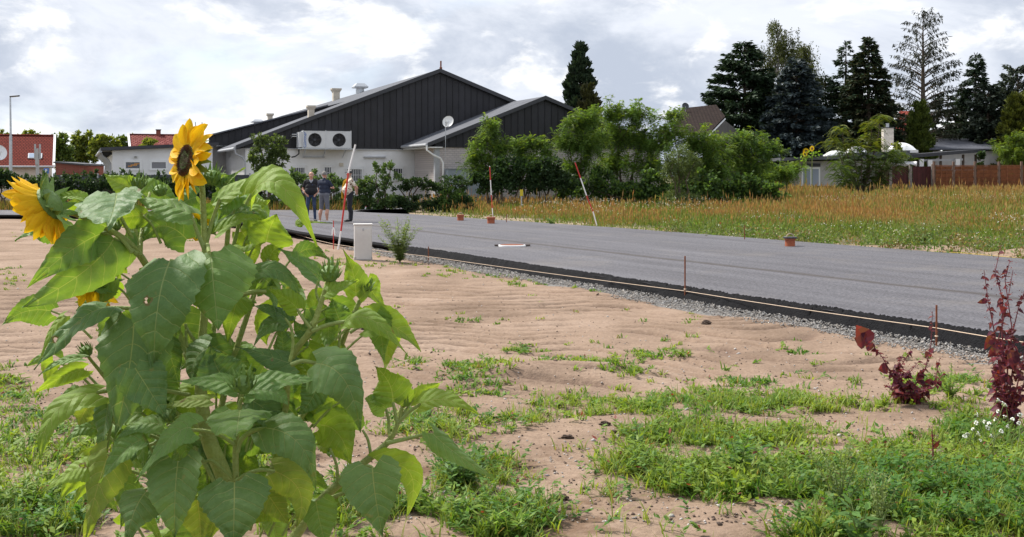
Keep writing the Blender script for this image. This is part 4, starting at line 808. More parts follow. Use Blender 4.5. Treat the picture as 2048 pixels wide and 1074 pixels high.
def birch(label, px, ytop, Y, wpx, seed, cols, group='birches behind the gardens'):
    r = np.random.default_rng(seed); Y = Y + 12; top = P(px, ytop, Y); H = top[2]; Rr = wpx * Y / FPX / 2; base = np.array([top[0], Y, 0.]); t = thing('birch_tree', label, 'tree', base, group)
    mb = MB(); limb_tree(mb, base, top - UP * .3, .2, r, 8, .25); parts = []
    for k in range(100):
        z = H * r.uniform(.30, .98); f = (1 - ((z / H - .55) / .5) ** 2); az = r.random() * 6.28; L = Rr * max(.25, f) * r.uniform(.4, 1.05)
        d = np.array([math.cos(az), math.sin(az), 0]); tip = np.array([base[0], base[1], z]) + d * L + UP * L * .5
        tip[2] = min(tip[2], H - .1); mb.tube([np.array([base[0], base[1], max(1, z - .5)]), (np.array([base[0], base[1], z]) + tip) / 2 + UP * .2, tip], [.04, .025, .008], 4, False)
        for s in range(9):
            q = tip - d * L * r.random() * .7 + r.normal(size=3) * .22; ln = r.uniform(.6, 2.0); n = int(ln * 15); tt = r.random(n); C = q - UP * (tt * ln)[:, None] + r.normal(size=(n, 3)) * (.05 + .06 * tt[:, None])
            parts.append(quads(C, -UP + rand_dirs(r, n) * .8, rand_dirs(r, n), r.uniform(.12, .24, n), r.uniform(.06, .12, n)))
    mb.build('trunk', mat('birch_bark', (.32, .30, .28), .8, .5, 5, .4, 20) if 'birch_bark' not in bpy.data.materials else bpy.data.materials['birch_bark'], t); crown('crown', t, parts, M_FOL, cols, r, .3); return t
BC = [(.055, .068, .020), (.075, .09, .028), (.045, .055, .018)]
birch('tall drooping birch with hanging twigs between the fir and the blue spruce', 1556, 44, 96, 150, 21, BC)
birch('second drooping birch showing right of the blue spruce tip', 1604, 86, 99, 120, 22, BC)
# ---- broadleaf masses
def blobs_leaves(r, blobs, n_tot, ls, lw, lift=.5):
    vol = np.array([b[3] * b[4] * b[5] for b in blobs]) ** .67; w = vol / vol.sum(); parts = []
    for b, ww in zip(blobs, w):
        n = int(n_tot * ww); nc = max(6, n // 40); cc = rand_dirs(r, nc) * (r.random((nc, 1)) ** .45)      # clumps
        k = r.integers(0, nc, n); C = cc[k] + r.normal(size=(n, 3)) * .13; Cw = C * np.array(b[3:6]) + np.array(b[:3])
        D = unit(cc[k]) * .6 + rand_dirs(r, n) + UP * lift * .4 - UP * .2; parts.append(quads(Cw, D, UP * lift + rand_dirs(r, n), r.uniform(*ls, n), r.uniform(*lw, n)))
    return parts
def broadleaf(name, label, cat, blobs_px, Y, n, cols, seed, ls=(.16, .3), lw=(.10, .2), group=None, trunk=True, th=.5, skirt=False):
    """blobs_px: (px, py, rx, ry) ellipses in the picture at depth Y, depth radius th*rx"""
    r = np.random.default_rng(seed); k = Y / FPX; B = []
    if skirt: blobs_px = list(blobs_px) + [(q[0], HOR + FPX * CH / Y - 16, q[2] * 1.15, 20) for q in blobs_px]; n = int(n * 2.0)
    for q in blobs_px:
        c = P(q[0], q[1], Y + (q[4] if len(q) > 4 else 0)); B.append((*c, q[2] * k, max(q[2] * k * th, .4), q[3] * k))
    base = np.array([np.mean([b[0] for b in B]), Y, 0.]); t = thing(name, label, cat, base, group)
    if trunk:
        mb = MB()
        for b in B[:6]: limb_tree(mb, base + np.array([r.normal() * .15, 0, -.1]), np.array(b[:3]) + UP * b[5] * .3, .05 + .02 * b[3], r, 6, .2)
        mb.build('trunk', M_BARK, t)
    crown('crown', t, blobs_leaves(r, B, n, ls, lw), M_FOL, cols, r, .3); return t
YG = [(.18, .21, .035), (.145, .18, .032), (.21, .235, .045), (.11, .145, .028)]; MG = [(.06, .10, .024), (.08, .125, .03), (.10, .145, .036)]; HG = [(.022, .046, .018), (.034, .062, .024), (.046, .08, .03)]
gT = 'trees behind the low buildings on the left'
broadleaf('deciduous_tree', 'feathery pale willow-like tree above the red roof', 'tree', [(40, 275, 14, 14), (62, 272, 16, 12), (28, 285, 12, 10)], 118, 1500, YG, 31, group=gT)
broadleaf('deciduous_tree', 'feathery treetop at the left end of the red ridge', 'tree', [(10, 272, 12, 10), (-8, 278, 14, 14)], 118, 700, YG, 32, group=gT)
broadleaf('deciduous_tree', 'rounded tree just right of the red roof verge', 'tree', [(122, 292, 18, 24), (128, 315, 20, 24), (112, 310, 10, 30)], 112, 2600, MG + YG[1:2], 33, (.2, .4), (.14, .28), group=gT)
broadleaf('deciduous_tree', 'tallest rounded tree behind the eaves of the low white building', 'tree', [(168, 280, 22, 17), (172, 300, 28, 28), (155, 310, 22, 24), (195, 290, 18, 18)], 116, 4200, YG + MG[1:], 34, (.2, .4), (.14, .28), group=gT)
broadleaf('deciduous_tree', 'rounded tree above the left corner of the dark flat roof', 'tree', [(212, 287, 20, 16), (225, 295, 20, 18), (200, 305, 24, 24)], 114, 2800, YG + MG[:1], 35, (.2, .4), (.14, .28), group=gT)
broadleaf('deciduous_tree', 'rounded tree directly left of the pink tiled roof', 'tree', [(250, 285, 16, 14), (266, 290, 14, 16), (240, 298, 20, 14)], 120, 2000, MG + YG[:1], 36, (.2, .4), (.14, .28), group=gT)
broadleaf('deciduous_tree', 'small tree standing before the pink tiled roof', 'tree', [(300, 283, 10, 11), (296, 293, 12, 9)], 95, 900, YG, 37, group=gT)
# hedge along the left
for i, (x0, x1, y, l) in enumerate(((-30, 34, 352, 'rounded dark hedge shrub at the left edge below the red house'), (34, 110, 358, 'dark hedge shrub below the parking sign'), (108, 190, 357, 'dark hedge section below the brick shed'), (186, 270, 357, 'dark hedge section behind the left sunflower leaves'), (266, 350, 360, 'dark hedge section below the two windows of the low white building'), (345, 430, 362, 'dark hedge section directly behind the main sunflower head'), (425, 520, 366, 'dark hedge section right of the main sunflower head'))):
    n = int((x1 - x0) / 14); broadleaf('hedge_shrub', l, 'hedge', [(x0 + (x1 - x0) * (j + .5) / n, y + 12 + random.uniform(-4, 4) + (-6 if i == 0 and j > 0 else 0), 13, random.uniform(19, 25)) for j in range(n)], 58, 2600, HG, 40 + i, (.09, .18), (.06, .12), 'hedge shrubs on the left', th=.9)
# ---- pinnate (robinia-like) foliage
def fronds(r, C, D, L, npair, lw, ll, droop=.5, cols=None):
    """each compound leaf: a row of crosswise leaflet pairs on an arched midrib"""
    n = len(C); D = unit(D); N = unit(UP + rand_dirs(r, n) * .5); S = unit(np.cross(D, N)); V = []
    for k in range(npair):
        t = (k + .6) / npair; c = C + D * (L * t)[:, None] - UP * (L * droop * t * t)[:, None]; w = (lw * (1 - .55 * abs(t - .45)) * r.uniform(.8, 1.2, n))[:, None]; h = ll * r.uniform(.8, 1.2, n)[:, None]
        dp = UP * (-.25 * w)
        V.append(np.stack([c - S * w + dp + D * h * .6, c - D * h * .5, c + S * w + dp + D * h * .6, c + D * h * .5], 1))
    V = np.stack(V, 1).reshape(-1, 3); return V, np.arange(len(V)).reshape(-1, 4)
def robinia(label, blobs_px, Y, n, cols, seed, group='robinia bushes before the warehouse', L=(.28, .5), npair=5, lw=.085, ll=.05, th=.8, name='robinia_tree'):
    r = np.random.default_rng(seed); k = Y / FPX; B = []
    for q in blobs_px:
        c = P(q[0], q[1], Y + (q[4] if len(q) > 4 else 0)); B.append(np.array([*c, q[2] * k, q[2] * k * th, q[3] * k]))
    base = np.array([np.mean([b[0] for b in B]), Y, 0.]); t = thing(name, label, 'tree', base, group); mb = MB(); wts = np.array([b[3] * b[5] for b in B]); wts = wts / wts.sum(); PV = []; cc_ = []
    for b, w in zip(B, wts):
        limb_tree(mb, base + np.array([r.normal() * .3, r.normal() * .2, -.1]), b[:3] + UP * b[5] * .4, .04 + .02 * b[3], r, 6, .2)
        m = int(n * w * 1.08); nb = max(4, m // 30); tips = rand_dirs(r, nb); tips[:, 2] = np.where(r.random(nb) < .6, np.abs(tips[:, 2]), tips[:, 2]); tips = tips * np.where(r.random((nb, 1)) < .16, r.uniform(1.05, 1.38, (nb, 1)), r.uniform(.35, 1.05, (nb, 1)))
        kk = r.integers(0, nb, m); spray = b[:3] + tips[kk] * b[3:6]; out = unit(tips[kk] * b[3:6] + UP * .25); s = r.random((m, 1)); C = spray - out * s * .8 * b[3] * .5 + r.normal(size=(m, 3)) * .10
        D = out * r.uniform(.1, .8, (m, 1)) + rand_dirs(r, m) * .9 - UP * .1; v, f = fronds(r, C, D, r.uniform(*L, m), npair, lw, ll); PV.append(v)
        spc = pal(r, nb, cols, .25)[kk]; sunlit = ((s[:, 0] < .22) & (tips[kk][:, 2] > .15))[:, None]; cf = np.where(sunlit, spc * .4 + np.array([.19, .25, .03]) * .75, spc); cc_.append(np.repeat(cf * r.uniform(.8, 1.2, (m, 1)), npair, 0))  # upper spray tips coloured yellow-green as if lit from above
        for q in tips[:: max(1, nb // 14)]: mb.tube([b[:3] - UP * b[5] * .2, b[:3] + q * b[3:6] * .6, b[:3] + q * b[3:6]], [.03, .018, .006], 4, False)
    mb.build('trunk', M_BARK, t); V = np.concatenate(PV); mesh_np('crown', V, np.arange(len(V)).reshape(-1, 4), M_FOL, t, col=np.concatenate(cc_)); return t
RG = [(.105, .18, .036), (.13, .205, .042), (.085, .15, .032)]; RD = [(.04, .08, .024), (.05, .095, .028)]
robinia('slender robinia in front of the left part of the pale brick wall', [(985, 262, 22, 24), (970, 290, 26, 22), (955, 318, 34, 22), (1005, 300, 26, 30), (985, 340, 40, 26)], 64, 2600, RG, 51)
robinia('low robinia with bright tips before the middle of the brick wall', [(1035, 300, 20, 24), (1070, 292, 26, 22), (1055, 325, 34, 24), (1090, 310, 16, 20)], 64.5, 1800, RG, 52)
robinia('large robinia overhanging the right end of the warehouse', [(1155, 250, 34, 28), (1135, 285, 30, 30), (1175, 235, 26, 20), (1175, 290, 44, 40), (1150, 335, 40, 28)], 66, 3800, RG, 53)
robinia('tallest robinia in the middle of the green mass', [(1225, 235, 38, 28), (1275, 230, 42, 28), (1240, 275, 50, 40), (1225, 330, 55, 34), (1290, 285, 44, 42)], 68, 5200, RG, 54)
robinia('robinia right of the tallest one, below the brown roof', [(1335, 235, 28, 22), (1330, 280, 44, 42), (1385, 285, 40, 36), (1300, 335, 50, 34), (1420, 310, 46, 40), (1370, 345, 60, 30), (1440, 345, 40, 28)], 67, 6200, RG, 55)
robinia('robinia at the right end of the green mass by the bungalow', [(1485, 285, 36, 32), (1450, 310, 34, 40), (1530, 300, 36, 34), (1500, 335, 60, 34)], 70, 4200, RG + RD[:1], 56)
robinia('low robinia sprig left of the bungalow door', [(1560, 345, 34, 24), (1590, 340, 22, 14), (1520, 355, 40, 18)], 72, 1800, RG, 57)
broadleaf('willow_bush', 'grey-green willow bush in front of the robinias at the meadow edge', 'bush', [(1358, 320, 34, 30), (1362, 345, 30, 34), (1340, 335, 22, 26), (1385, 330, 18, 26)], 62, 4200, [(.09, .125, .045), (.11, .145, .055), (.075, .105, .04)], 58, (.10, .2), (.03, .055), th=.8, skirt=True)
gB = 'bushes in front of the warehouse'
broadleaf('ivy_bush', 'dark dense ivy bush below the slender robinia', 'bush', [(1010, 350, 40, 34), (965, 362, 34, 22), (1050, 350, 34, 32)], 63, 4500, HG + RD, 59, (.12, .22), (.09, .17), gB)
broadleaf('ivy_bush', 'dark ivy bush left of the leaning marker pole', 'bush', [(1095, 345, 34, 30), (1120, 362, 30, 22), (1075, 365, 30, 20)], 63, 3600, HG, 60, (.12, .22), (.09, .17), gB)
broadleaf('dark_undergrowth', 'dark undergrowth filling the foot of the robinia mass', 'undergrowth', [(1150, 382, 40, 20), (1200, 372, 34, 34), (1250, 384, 44, 18), (1300, 374, 30, 32), (1345, 384, 40, 16), (1400, 370, 36, 34), (1450, 382, 40, 20), (1490, 372, 30, 28), (1540, 382, 44, 16)], 65, 11000, HG[1:] + RD + RG, 61, (.14, .26), (.10, .2), gB, th=.6)
def ailanthus():
    r = np.random.default_rng(70); Y = 82; t = thing('tree_of_heaven', 'tree of heaven with long feathery leaves in front of the bungalow', 'tree', P(1725, 350, Y) * (1, 1, 0)); base = V3(t.location); mb = MB(); Cs, Ds, Ls = [], [], []
    spots = [(1680, 262), (1668, 285), (1700, 290), (1745, 250), (1762, 238), (1738, 275), (1720, 300), (1690, 310), (1755, 290), (1775, 310), (1700, 330), (1740, 325), (1770, 335), (1680, 340), (1715, 350), (1755, 355), (1795, 320), (1690, 360), (1735, 362)]
    for x, y in spots:
        c = P(x, y, Y + r.normal() * .5); limb_tree(mb, base, c, .07, r, 6, .12); n = 48 if y < 300 else 95; az = r.random(n) * 6.28
        D = np.stack([np.cos(az), np.sin(az), r.uniform(.0, .9, n)], -1); Cs.append(c + r.normal(size=(n, 3)) * (.16 if y < 300 else .34)); Ds.append(D); Ls.append(r.uniform(.6, 1.05, n))
    C, D, L = np.concatenate(Cs), np.concatenate(Ds), np.concatenate(Ls); V, F = fronds(r, C, D, L, 10, .14, .055, .75); mb.build('trunk', M_BARK, t)
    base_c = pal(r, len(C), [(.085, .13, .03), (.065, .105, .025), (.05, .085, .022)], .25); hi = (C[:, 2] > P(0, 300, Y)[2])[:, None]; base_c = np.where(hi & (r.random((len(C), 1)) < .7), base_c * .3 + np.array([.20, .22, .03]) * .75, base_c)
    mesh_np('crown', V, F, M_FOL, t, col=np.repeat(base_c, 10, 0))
ailanthus()
robinia('light green feathery bush at the right edge behind the fence', [(2020, 305, 40, 26), (2050, 320, 40, 30), (2035, 280, 26, 18)], 92, 3000, [(.09, .15, .022), (.11, .17, .028), (.07, .12, .02)], 71, group='bushes behind the fence', name='feathery_bush')
broadleaf('deciduous_tree', 'yellow-green shrub between the bungalow roof and the thuja', 'shrub', [(1790, 300, 16, 14), (1800, 310, 14, 10)], 90, 500, YG, 72)
broadleaf('climbing_shrub', 'dark climber on the right pergola post', 'shrub', [(1962, 320, 8, 16), (1958, 335, 8, 14)], 92.6, 600, HG, 73)
# ---- small tree and bushes before the white wall
broadleaf('young_tree', 'small broad-leaved tree before the left end of the white warehouse wall', 'tree', [(520, 285, 17, 18), (552, 290, 20, 20), (512, 312, 18, 20), (545, 318, 26, 22), (535, 338, 26, 18), (565, 310, 12, 16)], 61, 4200, [(.065, .10, .032), (.085, .125, .04), (.11, .15, .052)], 80, (.12, .2), (.06, .1))
for i, (l, bl) in enumerate((('leafy bush directly behind the bald man', [(600, 365, 22, 20), (625, 362, 16, 22), (590, 350, 10, 16)]), ('leafy bush right behind the man in the navy shirt', [(665, 358, 16, 20), (680, 368, 22, 18), (650, 368, 20, 16)]), ('tall twiggy bush before the white wall, right of the leaning pole', [(757, 335, 12, 20), (780, 338, 14, 18), (770, 358, 30, 20), (745, 365, 22, 20)]),
        ('dark round bush left of the steel cabinets', [(822, 362, 22, 16), (845, 368, 20, 14), (805, 372, 18, 14)]), ('dark hedge bush in front of the steel cabinets', [(890, 368, 30, 15), (925, 368, 26, 15), (865, 372, 20, 14)]), ('light green low bush under the steel cabinets', [(895, 382, 20, 12), (915, 386, 14, 10)]), ('leafy bush behind the yellow jacket', [(715, 372, 20, 16), (735, 372, 18, 18)]), ('bush left of the three men behind the big sunflower leaf', [(560, 362, 20, 18), (535, 366, 22, 18), (510, 368, 20, 16)]))):
    broadleaf('leafy_bush', l, 'bush', bl, 57.5, 1700, [(.09, .16, .04), (.11, .18, .05)] if 'light' in l else ([(.055, .10, .034), (.075, .125, .04), (.10, .155, .05)] if i in (0, 1, 2, 6, 7) else HG), 81 + i, (.10, .17), (.05, .10), gB, th=.8, skirt=True)
# ------------------------------------------------------------------ grasses
def blades(r, C, az, L, W, lean, cols, seg=2):
    """curved grass blades, each a strip of faces with a pointed tip"""
    n = len(C); d = np.stack([np.cos(az), np.sin(az), np.zeros(n)], -1); s = np.stack([-np.sin(az), np.cos(az), np.zeros(n)], -1); V = []
    L = L[:, None]; W = W[:, None]; lean = lean[:, None]
    for k in range(seg):
        t = k / seg; c = C + d * L * lean * t ** 1.6 + UP * L * (t * np.sqrt(np.clip(1 - .5 * lean ** 2, .1, 1)) - .45 * lean * t * t); V += [c - s * W * (1 - .35 * t), c + s * W * (1 - .35 * t)]
    V.append(C + d * L * lean + UP * L * (np.sqrt(np.clip(1 - .5 * lean ** 2, .1, 1)) - .45 * lean)); m = len(V); V = np.stack(V, 1).reshape(-1, 3); i = (np.arange(n) * m)[:, None]
    Fq = [i + np.array([[2 * k, 2 * k + 1, 2 * k + 3, 2 * k + 2]]) for k in range(seg - 1)]; Ft = i + np.array([[2 * seg - 2, 2 * seg - 1, 2 * seg]])
    return V, Fq, Ft, cols
def build_blades(name, sets, m, parent=None):
    Vs, Q, T, cq, ct = [], [], [], [], []; o = 0
    for V, Fq, Ft, c in sets:
        for f in Fq: Q.append(f + o); cq.append(c)
        T.append(Ft + o); ct.append(c); Vs.append(V); o += len(V)
    return mesh_np(name, np.concatenate(Vs), ([np.concatenate(Q)] if Q else []) + [np.concatenate(T)], m, parent, col=np.concatenate(cq + ct))
def lerp(a, b, t): return np.array(a) * (1 - t[:, None]) + np.array(b) * t[:, None]
def meadow_grass():
    r = np.random.default_rng(100); sets = []; seeds = []
    n = 140000; Y = 20 * (96 / 20) ** r.random(n) ** .9; px = r.uniform(480, 2130, n); X = (px - 1024) * Y / FPX
    c = X * NR[0] + Y * NR[1]; py = HOR + FPX * (CH - 0) / Y
    edge = C_FAR + .25 + 1.3 * (fbm(X * .5, Y * .5, 3) - .3) * np.clip((px - 700) / 300, .3, 1)
    k = (c > edge) & ~((px < 900) & (py > 414) & (py < 424) & (px > 690)) & ~((px < 700) & (py > 412))
    X, Y, px, py, c = X[k], Y[k], px[k], py[k], c[k]; dist = c - edge[k]
    k = (mound(X, Y) < .2) | (r.random(len(X)) < .06); X, Y, px, py, c, dist = X[k], Y[k], px[k], py[k], c[k], dist[k]
    # bare sandy spots
    bare = (fbm(X * .45 + 50, Y * .45, 3) > .50) & (dist < 2.5); k = ~bare | (r.random(len(X)) < .25); X, Y, px, py, c, dist = X[k], Y[k], px[k], py[k], c[k], dist[k]
    n = len(X); nz = fbm(X * .28, Y * .28, 4); ripe = np.clip((Y - 36) / 40, 0, 1) * .45 + np.clip((px - 1150) / 700, 0, 1) * .16 + (nz - .5) * 2.4 - .04
    ripe = np.clip(ripe, 0, 1) * np.clip(dist / 3.5, .15, 1); tall = (.13 + .28 * np.clip((Y - 30) / 45, 0, 1)) * (.6 + .8 * fbm(X * .5 + 7, Y * .5, 3)) * np.clip(dist / 3, .45, 1)
    tall = tall * np.where(px < 850, .7, 1) * np.where(r.random(len(X)) < .04, 1.7, 1)
    Z = mead_z(X, Y); C = np.stack([X, Y, Z - .02], -1); az = r.random(n) * 6.283; L = tall * r.uniform(.7, 1.35, n)
    g = lerp((.12, .185, .035), (.27, .245, .085), np.clip(ripe * .9 + r.normal(size=n) * .22, 0, 1)) * r.uniform(.65, 1.2, (n, 1))
    sets.append(blades(r, C, az, L, .006 + .00025 * Y * r.uniform(.7, 1.3, n), r.uniform(.1, .7, n), g))
    # seed heads: rust-orange panicles on thin stalks
    kk = r.random(n) < np.clip(ripe * .7, 0, .55); m = kk.sum(); H = tall[kk] * r.uniform(1.05, 1.7, m); Cc = C[kk]; a2 = r.random(m) * 6.283; ln = r.uniform(.0, .25, m)
    oc = lerp((.33, .26, .11), (.33, .165, .075), np.clip(r.normal(size=m) * .3 + .4 + (nz[kk] - .5) * 1.5, 0, 1)) * r.uniform(.7, 1.25, (m, 1))
    sets.append(blades(r, Cc, a2, H, np.full(m, .004) + .00010 * Y[kk], ln, oc * .8, 2))
    top = Cc + np.stack([np.cos(a2) * H * ln * .55, np.sin(a2) * H * ln * .55, H * .68], -1); D = np.stack([np.cos(a2) * ln, np.sin(a2) * ln, np.ones(m)], -1)
    V, F = quads(top, D, rand_dirs(r, m) * (1, 1, .1) + np.array([0, -.6, 0]), H * .45, .012 + .0006 * Y[kk] * r.uniform(.6, 1.4, m)); 
    o = build_blades('meadow_grass', sets, M_DRY); tag(o, 'tall meadow grass turning from green to rust beyond the road', 'grass', kind='stuff')
    o = mesh_np('grass_seed_heads', V, F, M_DRY, col=oc); tag(o, 'rust-orange seed heads over the meadow grass', 'seed heads', kind='stuff')
    # white flowers in drifts
    n = 9000; px = r.uniform(900, 2100, n); Y = r.uniform(28, 70, n); X = (px - 1024) * Y / FPX; c = X * NR[0] + Y * NR[1]; k = (c > C_FAR + 1) & (fbm(X * .30 + 21, Y * .30, 3) > .58); X, Y = X[k], Y[k]; n = len(X); hz = .25 + .25 * r.random(n) + .15 * (Y > 45)
    C = np.stack([X, Y, mead_z(X, Y) + hz], -1); V, F = quads(C, rand_dirs(r, n) * (1, 1, .3), UP + rand_dirs(r, n) * .5 + np.array([0, -.7, 0]), np.full(n, .038), np.full(n, .035)); tag(mesh_np('meadow_flowers', V, F, M_DRY, col=np.full((n, 3), .72) * r.uniform(.7, 1.0, (n, 1)) * (1, 1, .94)), 'small white flowers scattered through the meadow', 'flowers', kind='stuff')
    # grass strip beyond the side road on the left, tall and brownish
    n = 19000; px = r.uniform(-60, 720, n); Y = r.uniform(56, 63, n); X = (px - 1024) * Y / FPX; az = r.random(n) * 6.28; t = fbm(X * .4, Y * .4, 3); kk = r.random(n) < .5
    col = np.where(kk[:, None], lerp((.28, .16, .05), (.34, .22, .09), t), lerp((.07, .12, .02), (.15, .16, .04), t)) * r.uniform(.7, 1.2, (n, 1))
    s = blades(r, np.stack([X, Y, np.full(n, -.03)], -1), az, r.uniform(.25, .75, n) * (.5 + t), .010 + .012 * r.random(n), r.uniform(.05, .6, n), col); tag(build_blades('verge_grass', [s], M_DRY), 'dry brownish grass strip in front of the left hedge', 'grass', kind='stuff')
meadow_grass()
def verge_weeds():
    r = np.random.default_rng(150); n = 420; t = r.uniform(-30, 8, n); c = C_FAR + .15 + 3.0 * r.random(n) ** 1.8; X = NR[0] * c + DR[0] * t; Y = NR[1] * c + DR[1] * t; C = np.stack([X, Y, mead_z(X, Y)], -1); m = 70; sz = r.uniform(.10, .42, n); K = np.repeat(C, m, 0) + r.normal(size=(n * m, 3)) * np.repeat(sz, m)[:, None] * (.7, .7, 0); hz = r.random(n * m) * np.repeat(sz, m) * 1.3; K[:, 2] += hz
    tone = np.array([(.10, .18, .035), (.14, .22, .045), (.17, .18, .06), (.22, .16, .08), (.12, .17, .06)])[r.integers(0, 5, n)]; col = np.repeat(tone, m, 0) * r.uniform(.6, 1.3, (n * m, 1)); wf = (np.repeat(r.random(n) < .15, m)) & (r.random(n * m) < .25); col[wf] = (.65, .65, .60)
    V, F = quads(K, rand_dirs(r, n * m) + UP * .5, rand_dirs(r, n * m), np.where(wf, .035, r.uniform(.05, .13, n * m)), np.where(wf, .03, r.uniform(.015, .045, n * m))); tag(mesh_np('verge_weeds', V, F, M_FOL, col=col), 'mixed weeds along the sandy far verge of the road', 'weeds', kind='stuff')
verge_weeds()
# low green plants on the sand: density laid out as patches on the ground
PATCH = [(935, 637, 62, 12, .9), (905, 705, 45, 9, .8), (950, 752, 75, 26, 1.1), (808, 726, 40, 11, .9), (1045, 697, 52, 8, 1.1), (1150, 731, 85, 11, 1.3), (1215, 752, 85, 11, 1.3), (1312, 711, 72, 11, 1.4), (1357, 676, 42, 8, 1.2), (1450, 736, 52, 9, 1.2), (1380, 637, 22, 12, .8), (1640, 725, 25, 6, .9), (1230, 620, 30, 6, .5), (1200, 603, 20, 5, .5), (1095, 620, 18, 5, .5), (1265, 690, 12, 6, .5), (1595, 705, 20, 5, .6), (1700, 760, 40, 10, .6), (1560, 690, 18, 5, .5),
  (960, 775, 70, 22, 1.2), (1250, 790, 260, 22, .9), (1500, 775, 190, 26, 1.0), (1180, 820, 120, 26, 1.3), (1330, 815, 190, 26, 1.3), (1560, 810, 240, 24, 1.5), (1880, 790, 120, 34, 2.0), (1030, 850, 70, 20, 1.3), (900, 880, 140, 26, .8), (860, 830, 90, 30, .8),
  (1380, 930, 150, 80, 2.2), (1560, 950, 190, 90, 2.4), (1790, 970, 220, 90, 2.4), (1990, 920, 120, 120, 2.4), (1650, 1050, 320, 50, 2.2), (1950, 1040, 160, 60, 2.4), (1260, 920, 70, 60, 1.4), (960, 960, 90, 50, 1.4), (990, 1050, 170, 36, 1.8), (820, 1050, 130, 50, 1.8), (660, 1030, 160, 70, 1.6), (1400, 1065, 130, 20, 1.0), (1180, 1000, 60, 20, .5),
  (60, 1040, 200, 45, 1.8), (230, 1000, 160, 70, 1.2), (110, 900, 170, 50, .75), (20, 945, 90, 40, .9), (100, 850, 140, 26, .5), (20, 800, 60, 40, .7), (10, 755, 30, 22, .8), (20, 555, 40, 18, 1.2), (30, 470, 40, 8, .8), (110, 465, 36, 6, .8), (370, 480, 60, 8, .5), (690, 512, 70, 9, 1.1), (560, 500, 60, 9, .5), (300, 900, 120, 70, .9), (480, 900, 150, 60, .9),
  (950, 548, 115, 10, 2.6), (1075, 563, 95, 9, 2.6), (880, 540, 70, 8, 1.6), (770, 530, 70, 9, 2.4), (1180, 582, 60, 7, 1.4), (690, 520, 80, 10, 2.4)]
GAPS = [(1110, 880, 170, 26), (1750, 888, 110, 18), (1310, 1048, 120, 22), (1120, 955, 110, 34), (1190, 905, 80, 24), (1110, 780, 130, 16), (1620, 770, 120, 14), (1480, 752, 50, 8), (80, 690, 140, 60), (60, 620, 100, 50)]
def dens_px(px, py):
    d = np.zeros_like(px)
    for a, b, c, e, w in PATCH: d = np.maximum(d, w * np.clip(1.25 - ((px - a) / c) ** 2 - ((py - b) / e) ** 2, 0, 1))
    for a, b, c, e in GAPS: d = d * np.clip(((px - a) / c) ** 2 + ((py - b) / e) ** 2 - .25, .04, 1)
    return d
def sample(r, n, lo=440, hi=1150):
    py = HOR + 1 / r.uniform(1 / (hi - HOR), 1 / (lo - HOR), n * 4) if False else r.uniform(lo, hi, n * 4); px = r.uniform(-120, 2180, n * 4); g = np.stack([(px - 1024) * CH / (py - HOR), FPX * CH / (py - HOR)], -1)
    noise = fbm(g[:, 0] * 1.6 + 5, g[:, 1] * 1.6, 4); dd = dens_px(px, py) * np.clip((noise - .34) * 5.0, 0.0, 1.2) * np.clip((fbm(g[:, 0] * 5.5, g[:, 1] * 5.5, 3) - .30) * 4, .05, 1.25) * np.where(py < 770, 3.6, 1.15) + .022 * (py > 560); k = r.random(n * 4) * 2.4 < dd; k &= (g[:, 0] * NR[0] + g[:, 1] * NR[1]) < 9.3
    g = g[k][:n]; return np.column_stack([g, sand_z(g[:, 0], g[:, 1])]), px[k][:n], py[k][:n]
GC = [(.15, .27, .035), (.19, .31, .04), (.12, .22, .036), (.23, .31, .05)]; GC2 = [(.085, .17, .04), (.105, .20, .045), (.07, .14, .036)]
